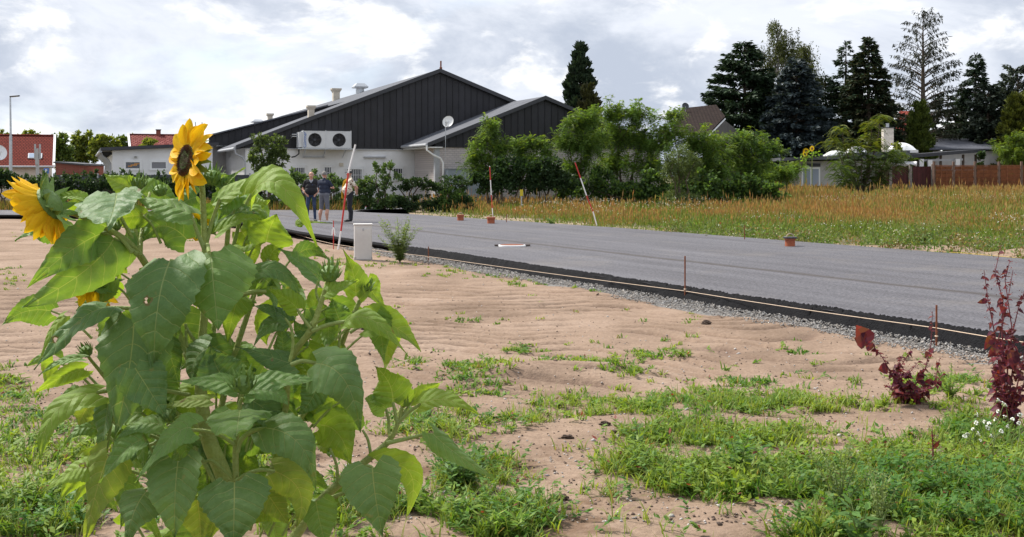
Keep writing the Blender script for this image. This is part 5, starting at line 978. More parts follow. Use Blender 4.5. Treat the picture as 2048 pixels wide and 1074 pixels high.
def ground_plants():
    r = np.random.default_rng(200)
    C, px, py = sample(r, 8000); n = len(C); sc = np.clip((py - 450) / 400, .6, 1.2)
    nb = 9; CC = np.repeat(C, nb, 0) + r.normal(size=(n * nb, 3)) * (.028, .028, 0); az = r.random(n * nb) * 6.283; hue = np.repeat(fbm(C[:, 0] * 2, C[:, 1] * 2, 3), nb); col = lerp((.10, .215, .034), (.27, .34, .05), np.clip((hue - .3) * 2.2 + r.normal(size=n * nb) * .2, 0, 1)) * r.uniform(.75, 1.25, (n * nb, 1))
    dry = r.random(n * nb) < .05; col[dry] = np.array([.32, .24, .11]); L = r.uniform(.045, .115, n * nb) * np.repeat(sc * r.uniform(.7, 1.4, n), nb); s1 = blades(r, CC, az, L, r.uniform(.0035, .0075, n * nb) * np.repeat(np.clip(C[:, 1] / 9, .8, 1.6), nb), r.uniform(.35, .98, n * nb), col, 3)
    # upright finer grass in the dense patches
    C2, px2, py2 = sample(r, 1500, 800, 1150); k = (px2 > 850) | (py2 > 950); C2 = C2[k]; n = len(C2); nb = 8; CC = np.repeat(C2, nb, 0) + r.normal(size=(n * nb, 3)) * (.03, .03, 0); hue = r.random(n * nb)
    s2 = blades(r, CC, r.random(n * nb) * 6.283, r.uniform(.06, .19, n * nb), r.uniform(.0014, .003, n * nb), r.uniform(.15, .8, n * nb), lerp((.12, .22, .04), (.31, .35, .08), hue), 3)
    o = build_blades('ground_grass', [s1, s2], M_FOL); tag(o, 'low green grass tufts creeping over the sand', 'grass', kind='stuff')
    # knotgrass-like weeds: sprawling stems with oval leaves
    C3, px3, py3 = sample(r, 4200, 690, 1150); n = len(C3); nl = 16; t = np.tile(np.linspace(.15, 1, nl), n); az = np.repeat(r.random(n) * 6.283, nl); ln = np.repeat(r.uniform(.05, .17, n), nl); hgt = np.repeat(r.uniform(.02, .14, n), nl) * np.repeat(np.clip((py3 - 720) / 200, .35, 1.2), nl); bend = np.repeat(r.normal(size=n) * .8, nl)
    a = az + bend * t; Cc = np.repeat(C3, nl, 0) + np.stack([np.cos(a) * ln * t, np.sin(a) * ln * t, hgt * t], -1); D = np.stack([np.cos(a + r.uniform(-1.4, 1.4, n * nl)), np.sin(a + r.uniform(-1.4, 1.4, n * nl)), r.uniform(-.1, .6, n * nl)], -1)
    V, F = quads(Cc, D, UP + rand_dirs(r, n * nl) * .5, r.uniform(.025, .06, n * nl), r.uniform(.012, .026, n * nl), .45); hue = np.repeat(fbm(C3[:, 0] * 1.5 + 3, C3[:, 1] * 1.5, 3), nl); col = lerp((.085, .195, .038), (.25, .34, .05), np.clip((hue - .32) * 2.4 + r.normal(size=n * nl) * .18, 0, 1)); rd = r.random(n * nl) < .02; col[rd] = (.22, .05, .04)
    tag(mesh_np('ground_weeds', V, F, M_FOL, col=col), 'creeping leafy weeds among the grass in the foreground', 'weeds', kind='stuff')
ground_plants()
def leafy_weed(name, label, px, py, h, spread, cols, seed, ll=(.03, .06), lw=.35, stems=6, nl=22, group=None, cat='weed', flowers=None, mat_=None, spike=False):
    """upright weed: several stems carrying leaves"""
    r = np.random.default_rng(seed); g = G(px, py); g[2] = sand_z(g[:1], g[1:2])[0] if g[0] * NR[0] + g[1] * NR[1] < 10 else mead_z(g[:1], g[1:2])[0]; t = thing(name, label, cat, g, group); mb = MB(); parts = []
    tips = []
    for s in range(stems):
        az = r.random() * 6.283; d = np.array([math.cos(az), math.sin(az), 0]); hh = h * r.uniform(.6, 1.05); sp = spread * r.uniform(.2, 1)
        cv = lambda tt: g + d * (sp * tt ** 1.3)[:, None] + UP * (hh * tt)[:, None]; mb.tube(cv(np.linspace(0, 1, 5)), np.linspace(.0045, .0015, 5), 5, False); tt = r.uniform(.08, 1, nl); C = cv(tt); a = r.random(nl) * 6.283
        D = np.stack([np.cos(a), np.sin(a), r.uniform(-.2, .7, nl)], -1); L = r.uniform(*ll, nl) * (1.2 - .5 * tt); parts.append(quads(C, D, UP + rand_dirs(r, nl) * .4, L, L * lw, .4)); tips.append(cv(np.array([1.]))[0])
        if spike:
            m = 50; C = cv(np.linspace(.55, 1.0, m)) + r.normal(size=(m, 3)) * .008; parts.append(quads(C, rand_dirs(r, m), rand_dirs(r, m), np.full(m, .012), np.full(m, .010)))
    sm = mat_ or bpy.data.materials.get('green_stem') or mat('green_stem', (.14, .19, .05), .7, .2, 8); mb.build('stem', sm, t); crown('foliage', t, parts, M_FOL, cols, r, .25)
    return t, tips
leafy_weed('tall_weed', 'tall feathery green weed right of the white utility cabinet', 800, 524, .92, .50, [(.15, .21, .075), (.18, .24, .09), (.12, .17, .06)], 301, (.06, .13), .30, 34, 60)
leafy_weed('leafy_weed', 'bushy dark green weed right of the sunflower foot', 925, 985, .24, .17, GC2 + [(.09, .17, .04)], 302, (.05, .10), .34, 16, 24, 'leafy weeds in the foreground')
leafy_weed('leafy_weed', 'nettle-like weed at the left front of the dense green patch', 1278, 905, .22, .05, GC2, 303, (.04, .07), .42, 3, 16, 'leafy weeds in the foreground')
leafy_weed('leafy_weed', 'tall nettle-like weed in the middle of the dense green patch', 1478, 965, .32, .16, GC2 + GC[:1], 304, (.05, .09), .42, 6, 20, 'leafy weeds in the foreground')
leafy_weed('leafy_weed', 'pale spiked goosefoot in the foreground right of the nettles', 1680, 1040, .40, .18, [(.17, .23, .085), (.20, .26, .10), (.14, .20, .07)], 305, (.03, .06), .4, 9, 16, 'leafy weeds in the foreground', spike=True)
leafy_weed('leafy_weed', 'pale goosefoot near the bottom edge below the red seedling', 1760, 1085, .36, .14, [(.17, .23, .085), (.20, .26, .10)], 306, (.03, .06), .4, 7, 14, 'leafy weeds in the foreground', spike=True)
leafy_weed('leafy_weed', 'broad-leaved green weed at the bottom edge in the middle', 1720, 1100, .22, .16, GC2, 307, (.07, .12), .5, 5, 9, 'leafy weeds in the foreground')
leafy_weed('leafy_weed', 'bright green weed left of the red orache', 1900, 800, .30, .30, GC, 308, (.03, .06), .3, 16, 26, 'leafy weeds in the foreground')
leafy_weed('leafy_weed', 'weed with narrow bright leaves at the bottom left of the bare sand', 1010, 1080, .16, .18, GC, 309, (.06, .12), .2, 10, 10, 'leafy weeds in the foreground')
leafy_weed('meadow_weed', 'bushy green weed at the far road edge below the leaning pole', 1104, 455, .45, .3, [(.10, .18, .04), (.13, .22, .05)], 310, (.06, .10), .3, 14, 34)
leafy_weed('meadow_weed', 'big sprawling olive weed on the far verge near the right edge', 1848, 500, .75, 1.1, [(.15, .17, .05), (.20, .17, .07), (.11, .15, .04)], 311, (.05, .12), .25, 34, 60)
# red orache plants
RC = [(.11, .018, .035), (.16, .024, .036), (.07, .016, .034), (.20, .035, .03), (.12, .05, .03), (.09, .02, .05)]; M_RSTEM = mat('red_stem', (.15, .025, .035), .6, .2, 10)
def orache(label, px, py, stems, seed, nleaf, size, leaf_extra=()):
    r = np.random.default_rng(seed); g = G(px, py); g[2] = sand_z(g[:1], g[1:2])[0]; t = thing('red_orache', label, 'plant', g, 'red orache plants'); mb = MB(); parts = []; Yg = g[1]
    for pts in stems:
        Q = np.array([P(x, y, Yg + dz) for x, y, dz in pts]); Q = np.vstack([[g], Q]); mb.tube(Q, np.linspace(.007, .0018, len(Q)), 6, False); u = np.linspace(0, 1, len(Q)); tt = r.random(nleaf * 2) ** 1.5; nleaf_ = nleaf * 2; C = np.stack([np.interp(tt, u, Q[:, k]) for k in range(3)], -1); a = r.random(nleaf_) * 6.283
        D = np.stack([np.cos(a), np.sin(a), r.uniform(-.9, .3, nleaf_)], -1); L = size * r.uniform(.4, 1.0, nleaf_) * (1.15 - .75 * tt)
        # small side twigs with seeds near the top
        m = 60; ts = r.uniform(.45, 1, m); Cs = np.stack([np.interp(ts, u, Q[:, k]) for k in range(3)], -1) + r.normal(size=(m, 3)) * .014; parts.append(quads(Cs, rand_dirs(r, m), rand_dirs(r, m), r.uniform(.006, .016, m), r.uniform(.005, .010, m))); 
        for c, d, l in zip(C, D, L):
            lf = MB(); b = c; N = unit(UP + rand_dirs(r, 1)[0] * .6 + np.array([0, -.5, 0])); dd = unit(d); s = unit(np.cross(dd, N)); nn = np.cross(s, dd); pr = [(0, .03), (.12, .30), (.3, .40), (.55, .30), (.8, .14), (1, .0)]; V = []
            for q, w in pr: V += [b + dd * l * q - nn * l * .15 * q * q - s * l * w + nn * l * w * .35, b + dd * l * q - nn * l * .2 * q * q, b + dd * l * q - nn * l * .15 * q * q + s * l * w + nn * l * w * .35]
            F = [(3 * i + j, 3 * i + j + 1, 3 * i + j + 4, 3 * i + j + 3) for i in range(5) for j in range(2)]; parts.append((np.array(V), np.array(F)))
    for x, y, tx, ty, w in leaf_extra:
        b, e = P(x, y, Yg), P(tx, ty, Yg); l = np.linalg.norm(e - b); dd = unit(e - b); s = unit(np.cross(dd, np.array([.2, -1, .2]))); nn = np.cross(s, dd); V = []; wl = w * Yg / FPX / 2
        for q, k in [(0, .1), (.1, .75), (.28, 1), (.55, .8), (.8, .4), (1, .0)]: V += [b + dd * l * q - s * wl * k + nn * wl * k * .3, b + dd * l * q, b + dd * l * q + s * wl * k + nn * wl * k * .3]
        parts.append((np.array(V), np.array([(3 * i + j, 3 * i + j + 1, 3 * i + j + 4, 3 * i + j + 3) for i in range(5) for j in range(2)])))
    mb.build('stem', M_RSTEM, t, smooth=True); crown('foliage', t, parts, M_FOL, RC, r, .3); return t
orache('wine-red orache with a big leaf on its leaning stem, in front of the gravel', 1815, 812, [[(1790, 760, 0), (1765, 715, .02), (1730, 672, .03)], [(1830, 770, .05), (1850, 740, .05), (1862, 690, .05), (1865, 622, .05)], [(1800, 770, -.05), (1790, 740, -.06), (1806, 712, -.05)], [(1850, 780, 0), (1870, 760, .03), (1880, 715, .05)], [(1830, 790, -.1), (1790, 785, -.12), (1772, 770, -.1)], [(1840, 780, -.06), (1868, 775, -.08), (1886, 748, -.06)], [(1805, 770, .1), (1800, 735, .1), (1822, 700, .1)], [(1822, 775, -.12), (1815, 750, -.14), (1838, 722, -.1)]], 401, 24, .10, [(1735, 690, 1712, 650, 46), (1732, 684, 1708, 676, 36), (1742, 700, 1732, 684, 20), (1775, 735, 1756, 740, 24)])
orache('tall wine-red orache at the right edge with long bare stems', 2012, 860, [[(2008, 740, 0), (2004, 660, 0), (2006, 600, .03), (1990, 545, .05), (2002, 490, .08)], [(2015, 740, .05), (2024, 670, .05), (2036, 620, .06), (2050, 580, .06)], [(2000, 740, -.05), (1988, 660, -.06), (1976, 600, -.06), (1968, 540, -.05)], [(2020, 780, .06), (2030, 700, .08), (2010, 560, .10), (2020, 520, .1)], [(1995, 800, -.1), (1990, 760, -.1), (1985, 720, -.08)], [(2030, 790, -.1), (2046, 720, -.1), (2060, 640, -.06)], [(2000, 770, .1), (1994, 690, .12), (2012, 620, .12), (2026, 540, .12)], [(2036, 800, .05), (2050, 760, .05), (2070, 700, .05)]], 402, 26, .10, [(2000, 690, 1975, 715, 26), (1985, 670, 1968, 700, 20), (2005, 740, 1990, 775, 30), (1975, 600, 1954, 606, 12), (2010, 625, 1998, 610, 16), (2020, 700, 2035, 750, 30)])
orache('small red seedling with few leaves in the foreground green', 1866, 950, [[(1866, 900, 0), (1864, 855, 0)]], 403, 4, .03, [(1868, 895, 1880, 880, 10), (1860, 935, 1850, 925, 14)])
orache('tiny red leaf pair in the middle of the foreground weeds', 1752, 965, [[(1753, 945, 0)]], 404, 2, .03, [(1753, 950, 1755, 932, 12), (1750, 962, 1748, 948, 12)])
# white campion
def campion():
    r = np.random.default_rng(500); t = thing('white_campion', 'white campion in flower at the right edge of the foreground', 'flower', G(1985, 930)); base = V3(t.location); base[2] = sand_z(base[:1], base[1:2])[0]; t.location = base; st = MB(); M_PET = mat('white_petal', (.80, .80, .74), .6, .05, 20); M_CAL = mat('campion_calyx', (.22, .25, .11), .7, .2, 30)
    hd = [(1955, 830), (1968, 843), (1990, 838), (2010, 832), (2016, 852), (2002, 862), (1975, 856), (1945, 858), (1935, 868), (1930, 872), (1958, 868), (1984, 872), (1962, 882), (2025, 838), (1995, 822), (2012, 810), (2040, 830), (2038, 846), (1998, 800), (2008, 806), (1952, 846), (1978, 846)]
    for x, y in hd:
        c = P(x, y, base[1] + r.normal() * .12); b = base + np.array([r.normal() * .08, r.normal() * .06, 0]); st.tube([b, (b + c) / 2 + np.array([r.normal() * .03, 0, .02]), c], [.003, .002, .0015], 5, False)
        d = unit(np.array([r.normal() * .9, -.35 + r.normal() * .4, r.uniform(-.1, 1)])); f = MB().lathe(c - d * .02, [(.001, 0), (.007, .004), (.009, .012), (.006, .022)], d, 8).build('calyx', M_CAL, t, smooth=True)
        a = unit(np.cross(d, UP)); e = np.cross(d, a); pm = MB()
        for k in range(5):
            th = k * 1.2566; u = a * math.cos(th) + e * math.sin(th); v = -a * math.sin(th) + e * math.cos(th); q = c; kf = .9 * r.uniform(.7, 1.2); pm.add([q, q + (u * .011 + v * .007) * kf + d * .004, q + (u * .018 + v * .005) * kf - d * .004, q + u * .015 * kf, q + (u * .018 - v * .005) * kf - d * .004, q + (u * .011 - v * .007) * kf + d * .004], [(0, 1, 2, 3), (0, 3, 4, 5)])
        pm.build('petals', M_PET, f)
    st.build('stem', bpy.data.materials['green_stem'], t)
campion()
# ------------------------------------------------------------------ site objects
M_RED = mat('signal_red', (.50, .035, .028), .5, .12, 10); M_WP = mat('pole_white', (.78, .77, .76), .5, .05, 10); M_TERR = mat('terracotta_pipe', (.36, .10, .045), .7, .2, 6, .2, 30)
def marker_pole(label, pts, cols, Yb, r):
    """pts: (px,py) band ends from the foot upward"""
    t = thing('marker_pole', label, 'pole', P(*pts[0], Yb), 'red and white marker poles')
    for (a, b), c in zip(zip(pts, pts[1:]), cols): MB().tube([P(*a, Yb), P(*b, Yb)], r, 10).build('red_band' if c == 'r' else 'white_band', M_RED if c == 'r' else M_WP, t, smooth=True)
    e0, e1 = P(*pts[0], Yb), P(*pts[1], Yb); d = unit(e0 - e1); MB().tube([e0, e0 + d * .12], [r * .8, .003], 8).build('spike', M_RUST, t); return t
marker_pole('leaning red and white marker pole in front of the man with the yellow jacket', [(676, 500), (682, 462), (696.5, 346), (711, 289)], 'wrw', G(676, 500)[1], .021)
marker_pole('nearly upright marker pole on the far verge beside a terracotta pipe', [(986, 438), (984.5, 416), (982.5, 390), (981, 360), (979.5, 334), (979, 332)], 'wrwrw', G(986, 440)[1], .020)
marker_pole('strongly leaning marker pole on the far verge, right of the upright one', [(1194, 452), (1186, 423), (1173, 391), (1161, 356), (1150, 325)], 'wrwr', G(1194, 455)[1], .021)
def stake(label, px, y0, y1, r=.009, m=None, tape=False, lean=0):
    g = G(px, y1); t = thing('metal_stake', label, 'stake', g, 'string line stakes'); MB().tube([g - UP * .1, P(px + lean, y0, g[1])], r, 8).build('rod', m or M_RUST, t, smooth=True)
    if tape:
        mb = MB(); c = P(px, (y0 * .75 + y1 * .25), g[1])
        for s in (-1, 1): mb.add([c + (0, -.01, 0), c + (s * .035, -.02, -.02), c + (s * .05, -.025, -.17), c + (s * .01, -.02, -.15)], [(0, 1, 2, 3)])
        o = mb.build('tape', M_PLW, t); o.modifiers.new('thickness', 'SOLIDIFY').thickness = .004
        MB().lathe(c, [(.012, -.012), (.02, 0), (.012, .012)], n=8).build('knot', M_PLW, t)
    else:
        c = P(px, y1 - (y1 - y0) * .22, g[1]); MB().lathe(c, [(r * 1.2, -.008), (r * 1.9, 0), (r * 1.2, .008)], n=8).build('knot', bpy.data.materials.get('string') or mat('string', (.62, .48, .36), .8), t)
    return t
stake('rusty stake on the gravel in the middle of the near road edge', 1370, 512, 597, .011)
stake('rusty stake on the gravel at the right, behind the wine-red plants', 1873, 610, 690, .0105)
stake('short rusty stake right of the tall feathery weed', 857, 493, 521, .010)
stake('thin red stake with white tape left of the leaning pole', 667, 441, 501, .010, M_RED, True)
stake('rusty stake on the far verge right of the strongly leaning pole', 1489, 450, 489, .012)
stake('rusty stake on the far verge between the two far poles', 1013, 427, 452, .014)
def string_line(label, pts, m, r=.0045):
    q = []
    for a, b in zip(pts, pts[1:]):
        for k in range(6): u = k / 6; q.append(a + (b - a) * u - UP * .012 * math.sin(u * math.pi))
    q.append(pts[-1]); o = MB().tube(q, r, 5).build('string_line', m); return tag(o, label, 'string')
Yn = lambda px, c: c / ((px - 1024) / FPX * NR[0] + NR[1])
string_line('pale string stretched along the black near edge of the road', [P(590, 468, 37), P(667, 488, G(667, 501)[1]), P(857, 513, G(857, 521)[1]), P(1370, 582, G(1370, 597)[1]), P(1873, 656, G(1873, 690)[1]), P(2250, 712, 9.6)], bpy.data.materials['string'])
string_line('yellow string stretched along the far edge of the road', [P(x, y, Yn(x, C_FAR + .12)) for x, y in ((840, 431), (885, 435), (968, 441), (1013, 445), (1236, 460), (1489, 477), (1562, 482), (1753, 496), (1929, 506), (2150, 524))], mat('yellow_string', (.45, .33, .06), .8), .006)
def drain_pipe(px, y0, y1, w, label, lid=False):
    g = G(px, y1, RZ - .02); k = g[1] / FPX; r = w * k / 2; h = (y1 - y0) * k * 1.1; t = thing('drain_pipe', label, 'drain pipe', g, 'terracotta drain pipe ends')
    MB().lathe(g - UP * .1, [(r, 0), (r, h * .75 + .1), (r * 1.12, h * .78 + .1), (r * 1.12, h + .1), (r * .9, h + .1), (r * .9, h * .5 + .1)], n=20).build('pipe', M_TERR, t, smooth=True)
    MB().lathe(g + UP * h, [(.01, 0), (r * (1.45 if lid else 1.18), 0), (r * (1.45 if lid else 1.18), .03), (.01, .035)], n=20).build('lid', M_FASC if lid else M_TERR, t, smooth=True)
    MB().tube([g + UP * (h + .02) + np.array([r * .75 * math.cos(a), -.02, r * .75 * math.sin(a)]) for a in np.linspace(0, math.pi, 10)], .012, 6).build('handle', mat('rope_handle', (.50, .38, .30), .8), t, smooth=True)
drain_pipe(921, 432, 442, 13, 'small terracotta pipe end on the far verge, leftmost of three'); drain_pipe(982, 437, 448, 15, 'terracotta pipe end at the foot of the upright marker pole'); drain_pipe(1580, 478, 494, 20, 'larger terracotta pipe end with a dark lid at the far road edge', True)
def manhole():
    g = G(1024, 493, RZ); t = thing('manhole', 'raised manhole with a white rim in the asphalt', 'manhole', g); r = .32
    MB().lathe(g, [(r, -.02), (r, .035), (r * .86, .04), (r * .84, .02)], n=28).build('rim', M_WP, t, smooth=True); MB().lathe(g, [(.01, .03), (r * .84, .03), (r * .84, .045), (.01, .047)], n=28).build('cover', M_RUST, t, smooth=True)
    MB().lathe(g, [(r * 1.02, 0), (r * 1.45, -.02), (r * 1.5, -.05), (r, -.05)], n=28).build('asphalt_collar', M_BLACK, t)
    MB().box(g + np.array([.36, .02, .03]), (.12, .10, .03)).build('frame_lug', M_HUM, t); MB().box(g + np.array([-.36, -.02, .03]), (.08, .10, .03)).build('frame_lug', M_HUM, t)
manhole()
def cabinet():
    g = G(726, 520); k = g[1] / FPX; w, h, d = 35 * k, 71 * k, .22; ax = np.array([[.985, .17, 0], [-.17, .985, 0], [0, 0, 1]]); t = thing('utility_cabinet', 'white plastic utility cabinet standing at the near edge of the road', 'cabinet', g, rz=0)
    m = mat('cabinet_plastic', (.62, .60, .58), .55, .08, 3, .08, 40); B = lambda c, s, n, mm=m, bv=.006: MB().box(g + ax[0] * c[0] + ax[1] * c[1] + UP * c[2], s, ax).build(n, mm, t, bevel=bv)
    B((0, 0, h * .5 - .05), (w, d, h - .02 + .1), 'body'); B((0, 0, h + .005), (w + .03, d + .03, .03), 'cap'); B((.012, -d / 2 - .006, h * .46), (w * .84, .012, h * .86), 'door'); B((w * .0, -d / 2 - .016, h * .86), (.035, .012, .05), 'lock', M_GUT, .002); B((0, 0, .03), (w + .012, d + .012, .08), 'plinth', M_GREYW)
    for i in range(9): B((-w * .34 + i * w * .088, -d / 2 - .0125, h * .42), (.006, .004, h * .7), 'rib', m, 0)
cabinet()
hy = thing('yellow_marker', 'small yellow marker post at the far end of the meadow', 'marker post', P(1043, 392, 60) * (1, 1, 0)); q = P(1043, 392, 60); mb = MB().tube([(q[0], 60, 0), (q[0], 60, q[2] + .05)], .03, 8).build('post', M_GUT, hy); MB().box((q[0], 59.96, q[2] + .16), (.16, .03, .32)).build('plate', mat('marker_yellow', (.62, .48, .03), .5), hy, bevel=.004)
def scrap(label, px, py, Y, w, h, tilt, m2=None):
    c = P(px, py, Y); t = thing('marker_scrap', label, 'marker', c, 'loose red and white marker scraps'); ax = np.array([[math.cos(tilt), 0, math.sin(tilt)], [0, 1, 0], [-math.sin(tilt), 0, math.cos(tilt)]]); k = Y / FPX; MB().box(c, (w * k, .03, h * k), ax).build('board', M_WP, t, bevel=.004)
    MB().box(c + ax[2] * h * k * .62, (w * k * .9, .028, h * k * .3), ax).build('red_end', M_RED, t)
scrap('short tilted white and red board by the far junction', 757, 407, 58, 3, 9, -.6); scrap('small white and red stake end in the meadow', 1438, 455, 40.0, 5, 14, -.25); scrap('tiny white and red peg left of the tilted board', 731, 416, 57, 2.5, 5, -.3)
sb = thing('asphalt_offcut', 'long dark strip of bitumen sheet on the far corner of the junction', 'strip', P(760, 419, 57) * (1, 1, 0)); q = [G(x, y, .05) for x, y in ((700, 424), (735, 421), (775, 418.5), (812, 416.5))]; mb = MB().tube(q, [.015, .025, .025, .02], 7).build('strip', M_BLACK, sb)
# ------------------------------------------------------------------ people
def ico(mb, c, r, sc=(1, 1, 1)):
    bm = bmesh.new(); bmesh.ops.create_icosphere(bm, subdivisions=2, radius=1); mb.add([V3(c) + V3(v.co) * r * V3(sc) for v in bm.verts], [tuple(v.index for v in f.verts) for f in bm.faces]); bm.free()
SKIN = mat('skin', (.50, .27, .19), .55, .08, 20); M_SHOE_D = mat('dark_shoes', (.02, .02, .022), .5, .2, 20); M_SHOE_W = mat('pale_shoes', (.55, .54, .52), .6, .1, 20)
def person(label, px, py, face, segs, mats, hair, extras=None, scale=1.0):
    """segs: (p0,r0,p1,r1,material key) sphere-swept limbs; remeshed to one continuous body"""
    g = G(px, py, RZ); cf, sf = math.cos(face), math.sin(face); rot = lambda p: np.array([p[0] * cf - p[1] * sf, p[0] * sf + p[1] * cf, p[2]]) * scale + g
    t = thing('person', label, 'person', g); mb = MB(); S = []
    for p0, r0, p1, r1, k in segs:
        a, b = rot(V3(p0)), rot(V3(p1)); r0, r1 = r0 * scale, r1 * scale; S.append((a, r0, b, r1, k)); n = max(3, int(np.linalg.norm(b - a) / .02 / max(1, r0 / .03)) + 2)
        for u in np.linspace(0, 1, n): ico(mb, a + (b - a) * u, r0 + (r1 - r0) * u)
    me = bpy.data.meshes.new('body'); me.from_pydata([tuple(p) for p in mb.v], [], mb.f); o = bpy.data.objects.new('body', me); COL.objects.link(o); md = o.modifiers.new('r', 'REMESH'); md.mode = 'VOXEL'; md.voxel_size = .0135; sm = o.modifiers.new('s', 'SMOOTH'); sm.iterations = 3; sm.factor = .5
    dg = bpy.context.evaluated_depsgraph_get(); m2 = bpy.data.meshes.new_from_object(o.evaluated_get(dg)); bpy.data.objects.remove(o); bpy.data.meshes.remove(me)
    keys = list(mats); [m2.materials.append(mats[k]) for k in keys]; nF = len(m2.polygons); C = np.zeros(nF * 3); m2.polygons.foreach_get('center', C); C = C.reshape(-1, 3); best = np.full(nF, 1e9); idx = np.zeros(nF, int)
    for a, r0, b, r1, k in S:
        ab = b - a; u = np.clip((C - a) @ ab / max(ab @ ab, 1e-9), 0, 1); d = np.linalg.norm(C - a - u[:, None] * ab, axis=1) - (r0 + (r1 - r0) * u); kk = d < best; best[kk] = d[kk]; idx[kk] = keys.index(k)
    m2.polygons.foreach_set('material_index', idx.astype(np.int32)); m2.polygons.foreach_set('use_smooth', np.ones(nF, bool)); m2.transform(Matrix.Translation(-Vector(g))); m2.name = 'body'; b = link('body', m2, None, t)
    if hair: hair(t, rot, scale)
    if extras: extras(t, rot, scale)
    return t
def head(c, tilt=(0, -1, 0)):
    x, y, z = c; return [((x, y + .01, z - .20), .055, (x, y, z - .08), .056, 'skin'), ((x, y + .012, z + .03), .082, (x, y + .02, z + .045), .080, 'skin'), ((x, y - .015, z - .035), .068, (x, y - .02, z - .06), .055, 'skin'), ((x, y - .085, z - .005), .012, (x, y - .10, z - .025), .016, 'skin'), ((x - .083, y + .015, z - .02), .014, (x - .083, y + .02, z + .015), .016, 'skin'), ((x + .083, y + .015, z - .02), .014, (x + .083, y + .02, z + .015), .016, 'skin')]
def hand(w, d, s, thumb):
    """palm from wrist w along d with spread direction s, four fingers and a thumb, lightly curled"""
    w, d, s = V3(w), unit(d), unit(s); n = np.cross(d, s); out = [(w, .026, w + d * .05 , .033, 'skin')]
    for i, L in enumerate((.062, .072, .068, .052)):
        b = w + d * .075 + s * (.03 - .02 * i); m = b + d * L * .5 - n * .006; out += [(b - d * .03, .011, b, .0105, 'skin'), (b, .0105, m, .0095, 'skin'), (m, .0095, m + d * L * .45 - n * L * .3, .008, 'skin')]
    b = w + d * .025 + s * .03 * thumb; m = b + d * .03 + s * .03 * thumb; return out + [(b, .014, m, .012, 'skin'), (m, .012, m + d * .03, .010, 'skin')]
def legs(hw, kx, fx, hz=.92, fy=-.0, long='trouser', lower='trouser', shoe='shoe', r=(.085, .062, .05), splay=.06):
    out = []
    for s, k, f in ((-1, kx[0], fx[0]), (1, kx[1], fx[1])):
        h = (s * hw, 0, hz); kn = (k, -.02, .50); an = (f, .02, .10); mid = (k * .6 + h[0] * .4, -.01, .66)
        out += [(h, r[0] * 1.05, kn, r[1], long), (kn, r[1] * (1 if lower == long else .85), (k * .5 + f * .5, .03, .34), r[1] * .92, lower), ((k * .5 + f * .5, .03, .34), r[1] * .92, an, r[2] if lower == long else .036, lower), ((f, .03, .055), .045, (f + s * splay * .5, -.10, .045), .042, shoe), ((f + s * splay * .5, -.10, .045), .042, (f + s * splay, -.17, .035), .034, shoe)]
    return out
def torso(belly=.02, key='shirt', w=.15):
    return [((-w * .62, 0, .98), .115, (w * .62, 0, .98), .115, 'trouser'), ((-.075, -belly, 1.08), .125 + belly * .6, (.075, -belly, 1.08), .125 + belly * .6, key), ((-.085, -belly * .6, 1.22), .128, (.085, -belly * .6, 1.22), .128, key), ((-.11, .01, 1.36), .105, (.11, .01, 1.36), .105, key), ((-.15, .015, 1.42), .072, (.15, .015, 1.42), .072, key), ((0, .015, 1.45), .075, (0, .01, 1.50), .06, key)]
def arm(sh, el, wr, key='shirt', sleeve=.6):
    sh, el, wr = V3(sh), V3(el), V3(wr); m = sh + (el - sh) * sleeve; return [(sh, .068, m, .060, key), (m, .044, el, .041, 'skin'), (el, .041, wr, .029, 'skin')]
def cap_hair(col, low=.0, bald=False):
    def f(t, rot, sc):
        m = mat('hair', col, .8, .3, 60, .6, 120); bm = bmesh.new(); bmesh.ops.create_uvsphere(bm, u_segments=24, v_segments=16, radius=1); V = []
        for v in list(bm.verts):
            x, y, z = v.co; ok = (z > -.35 and y > -.25 + .9 * max(0, -z) ) or (z > .45 and y > -.75)
            if bald: ok = (z < .45 and z > -.45 and y > -.15)
            if not ok: bm.verts.remove(v)
        hc = HC[0]; s = .095 + .0
        for v in bm.verts: n = .006 * math.sin(v.co.x * 37 + v.co.z * 29) ; v.co = Vector(rot(V3((hc[0] + v.co.x * (.089 + n), hc[1] + .017 + v.co.y * (.10 + n), hc[2] + .035 + v.co.z * (.098 + n))))) - Vector(t.location)
        me = bpy.data.meshes.new('hair'); bm.to_mesh(me); bm.free(); me.materials.append(m); o = link('hair', me, None, t); md = o.modifiers.new('thickness', 'SOLIDIFY'); md.thickness = .012; me.polygons.foreach_set('use_smooth', np.ones(len(me.polygons), bool))
    return f
HC = [(0, -.02, 1.63)]
def eyes(t, rot, sc):
    for s in (-1, 1):
        mb = MB(); ico(mb, rot(V3((HC[0][0] + s * .032, HC[0][1] - .066, HC[0][2] + .012))), .011 * sc); mb.build('eye', mat('eye', (.05, .04, .035), .3), t, smooth=True)
    mb = MB(); mb.tube([rot(V3((HC[0][0] + x, HC[0][1] - .079 + abs(x) * .3, HC[0][2] - .052))) for x in (-.025, 0, .025)], .005, 6); mb.build('mouth', mat('lips', (.32, .12, .10), .6), t)
M_POLO = mat('black_polo', (.014, .014, .017), .8, .2, 12, .3, 40); M_JEAN = mat('blue_jeans', (.035, .055, .11), .85, .3, 9, .3, 60); M_NAVY = mat('navy_tee', (.022, .030, .055), .85, .2, 12, .3, 40); M_SHORT = mat('grey_shorts', (.13, .135, .16), .85, .2, 12, .3, 40); M_TROU = mat('dark_trousers', (.022, .022, .028), .85, .25, 12, .3, 40)
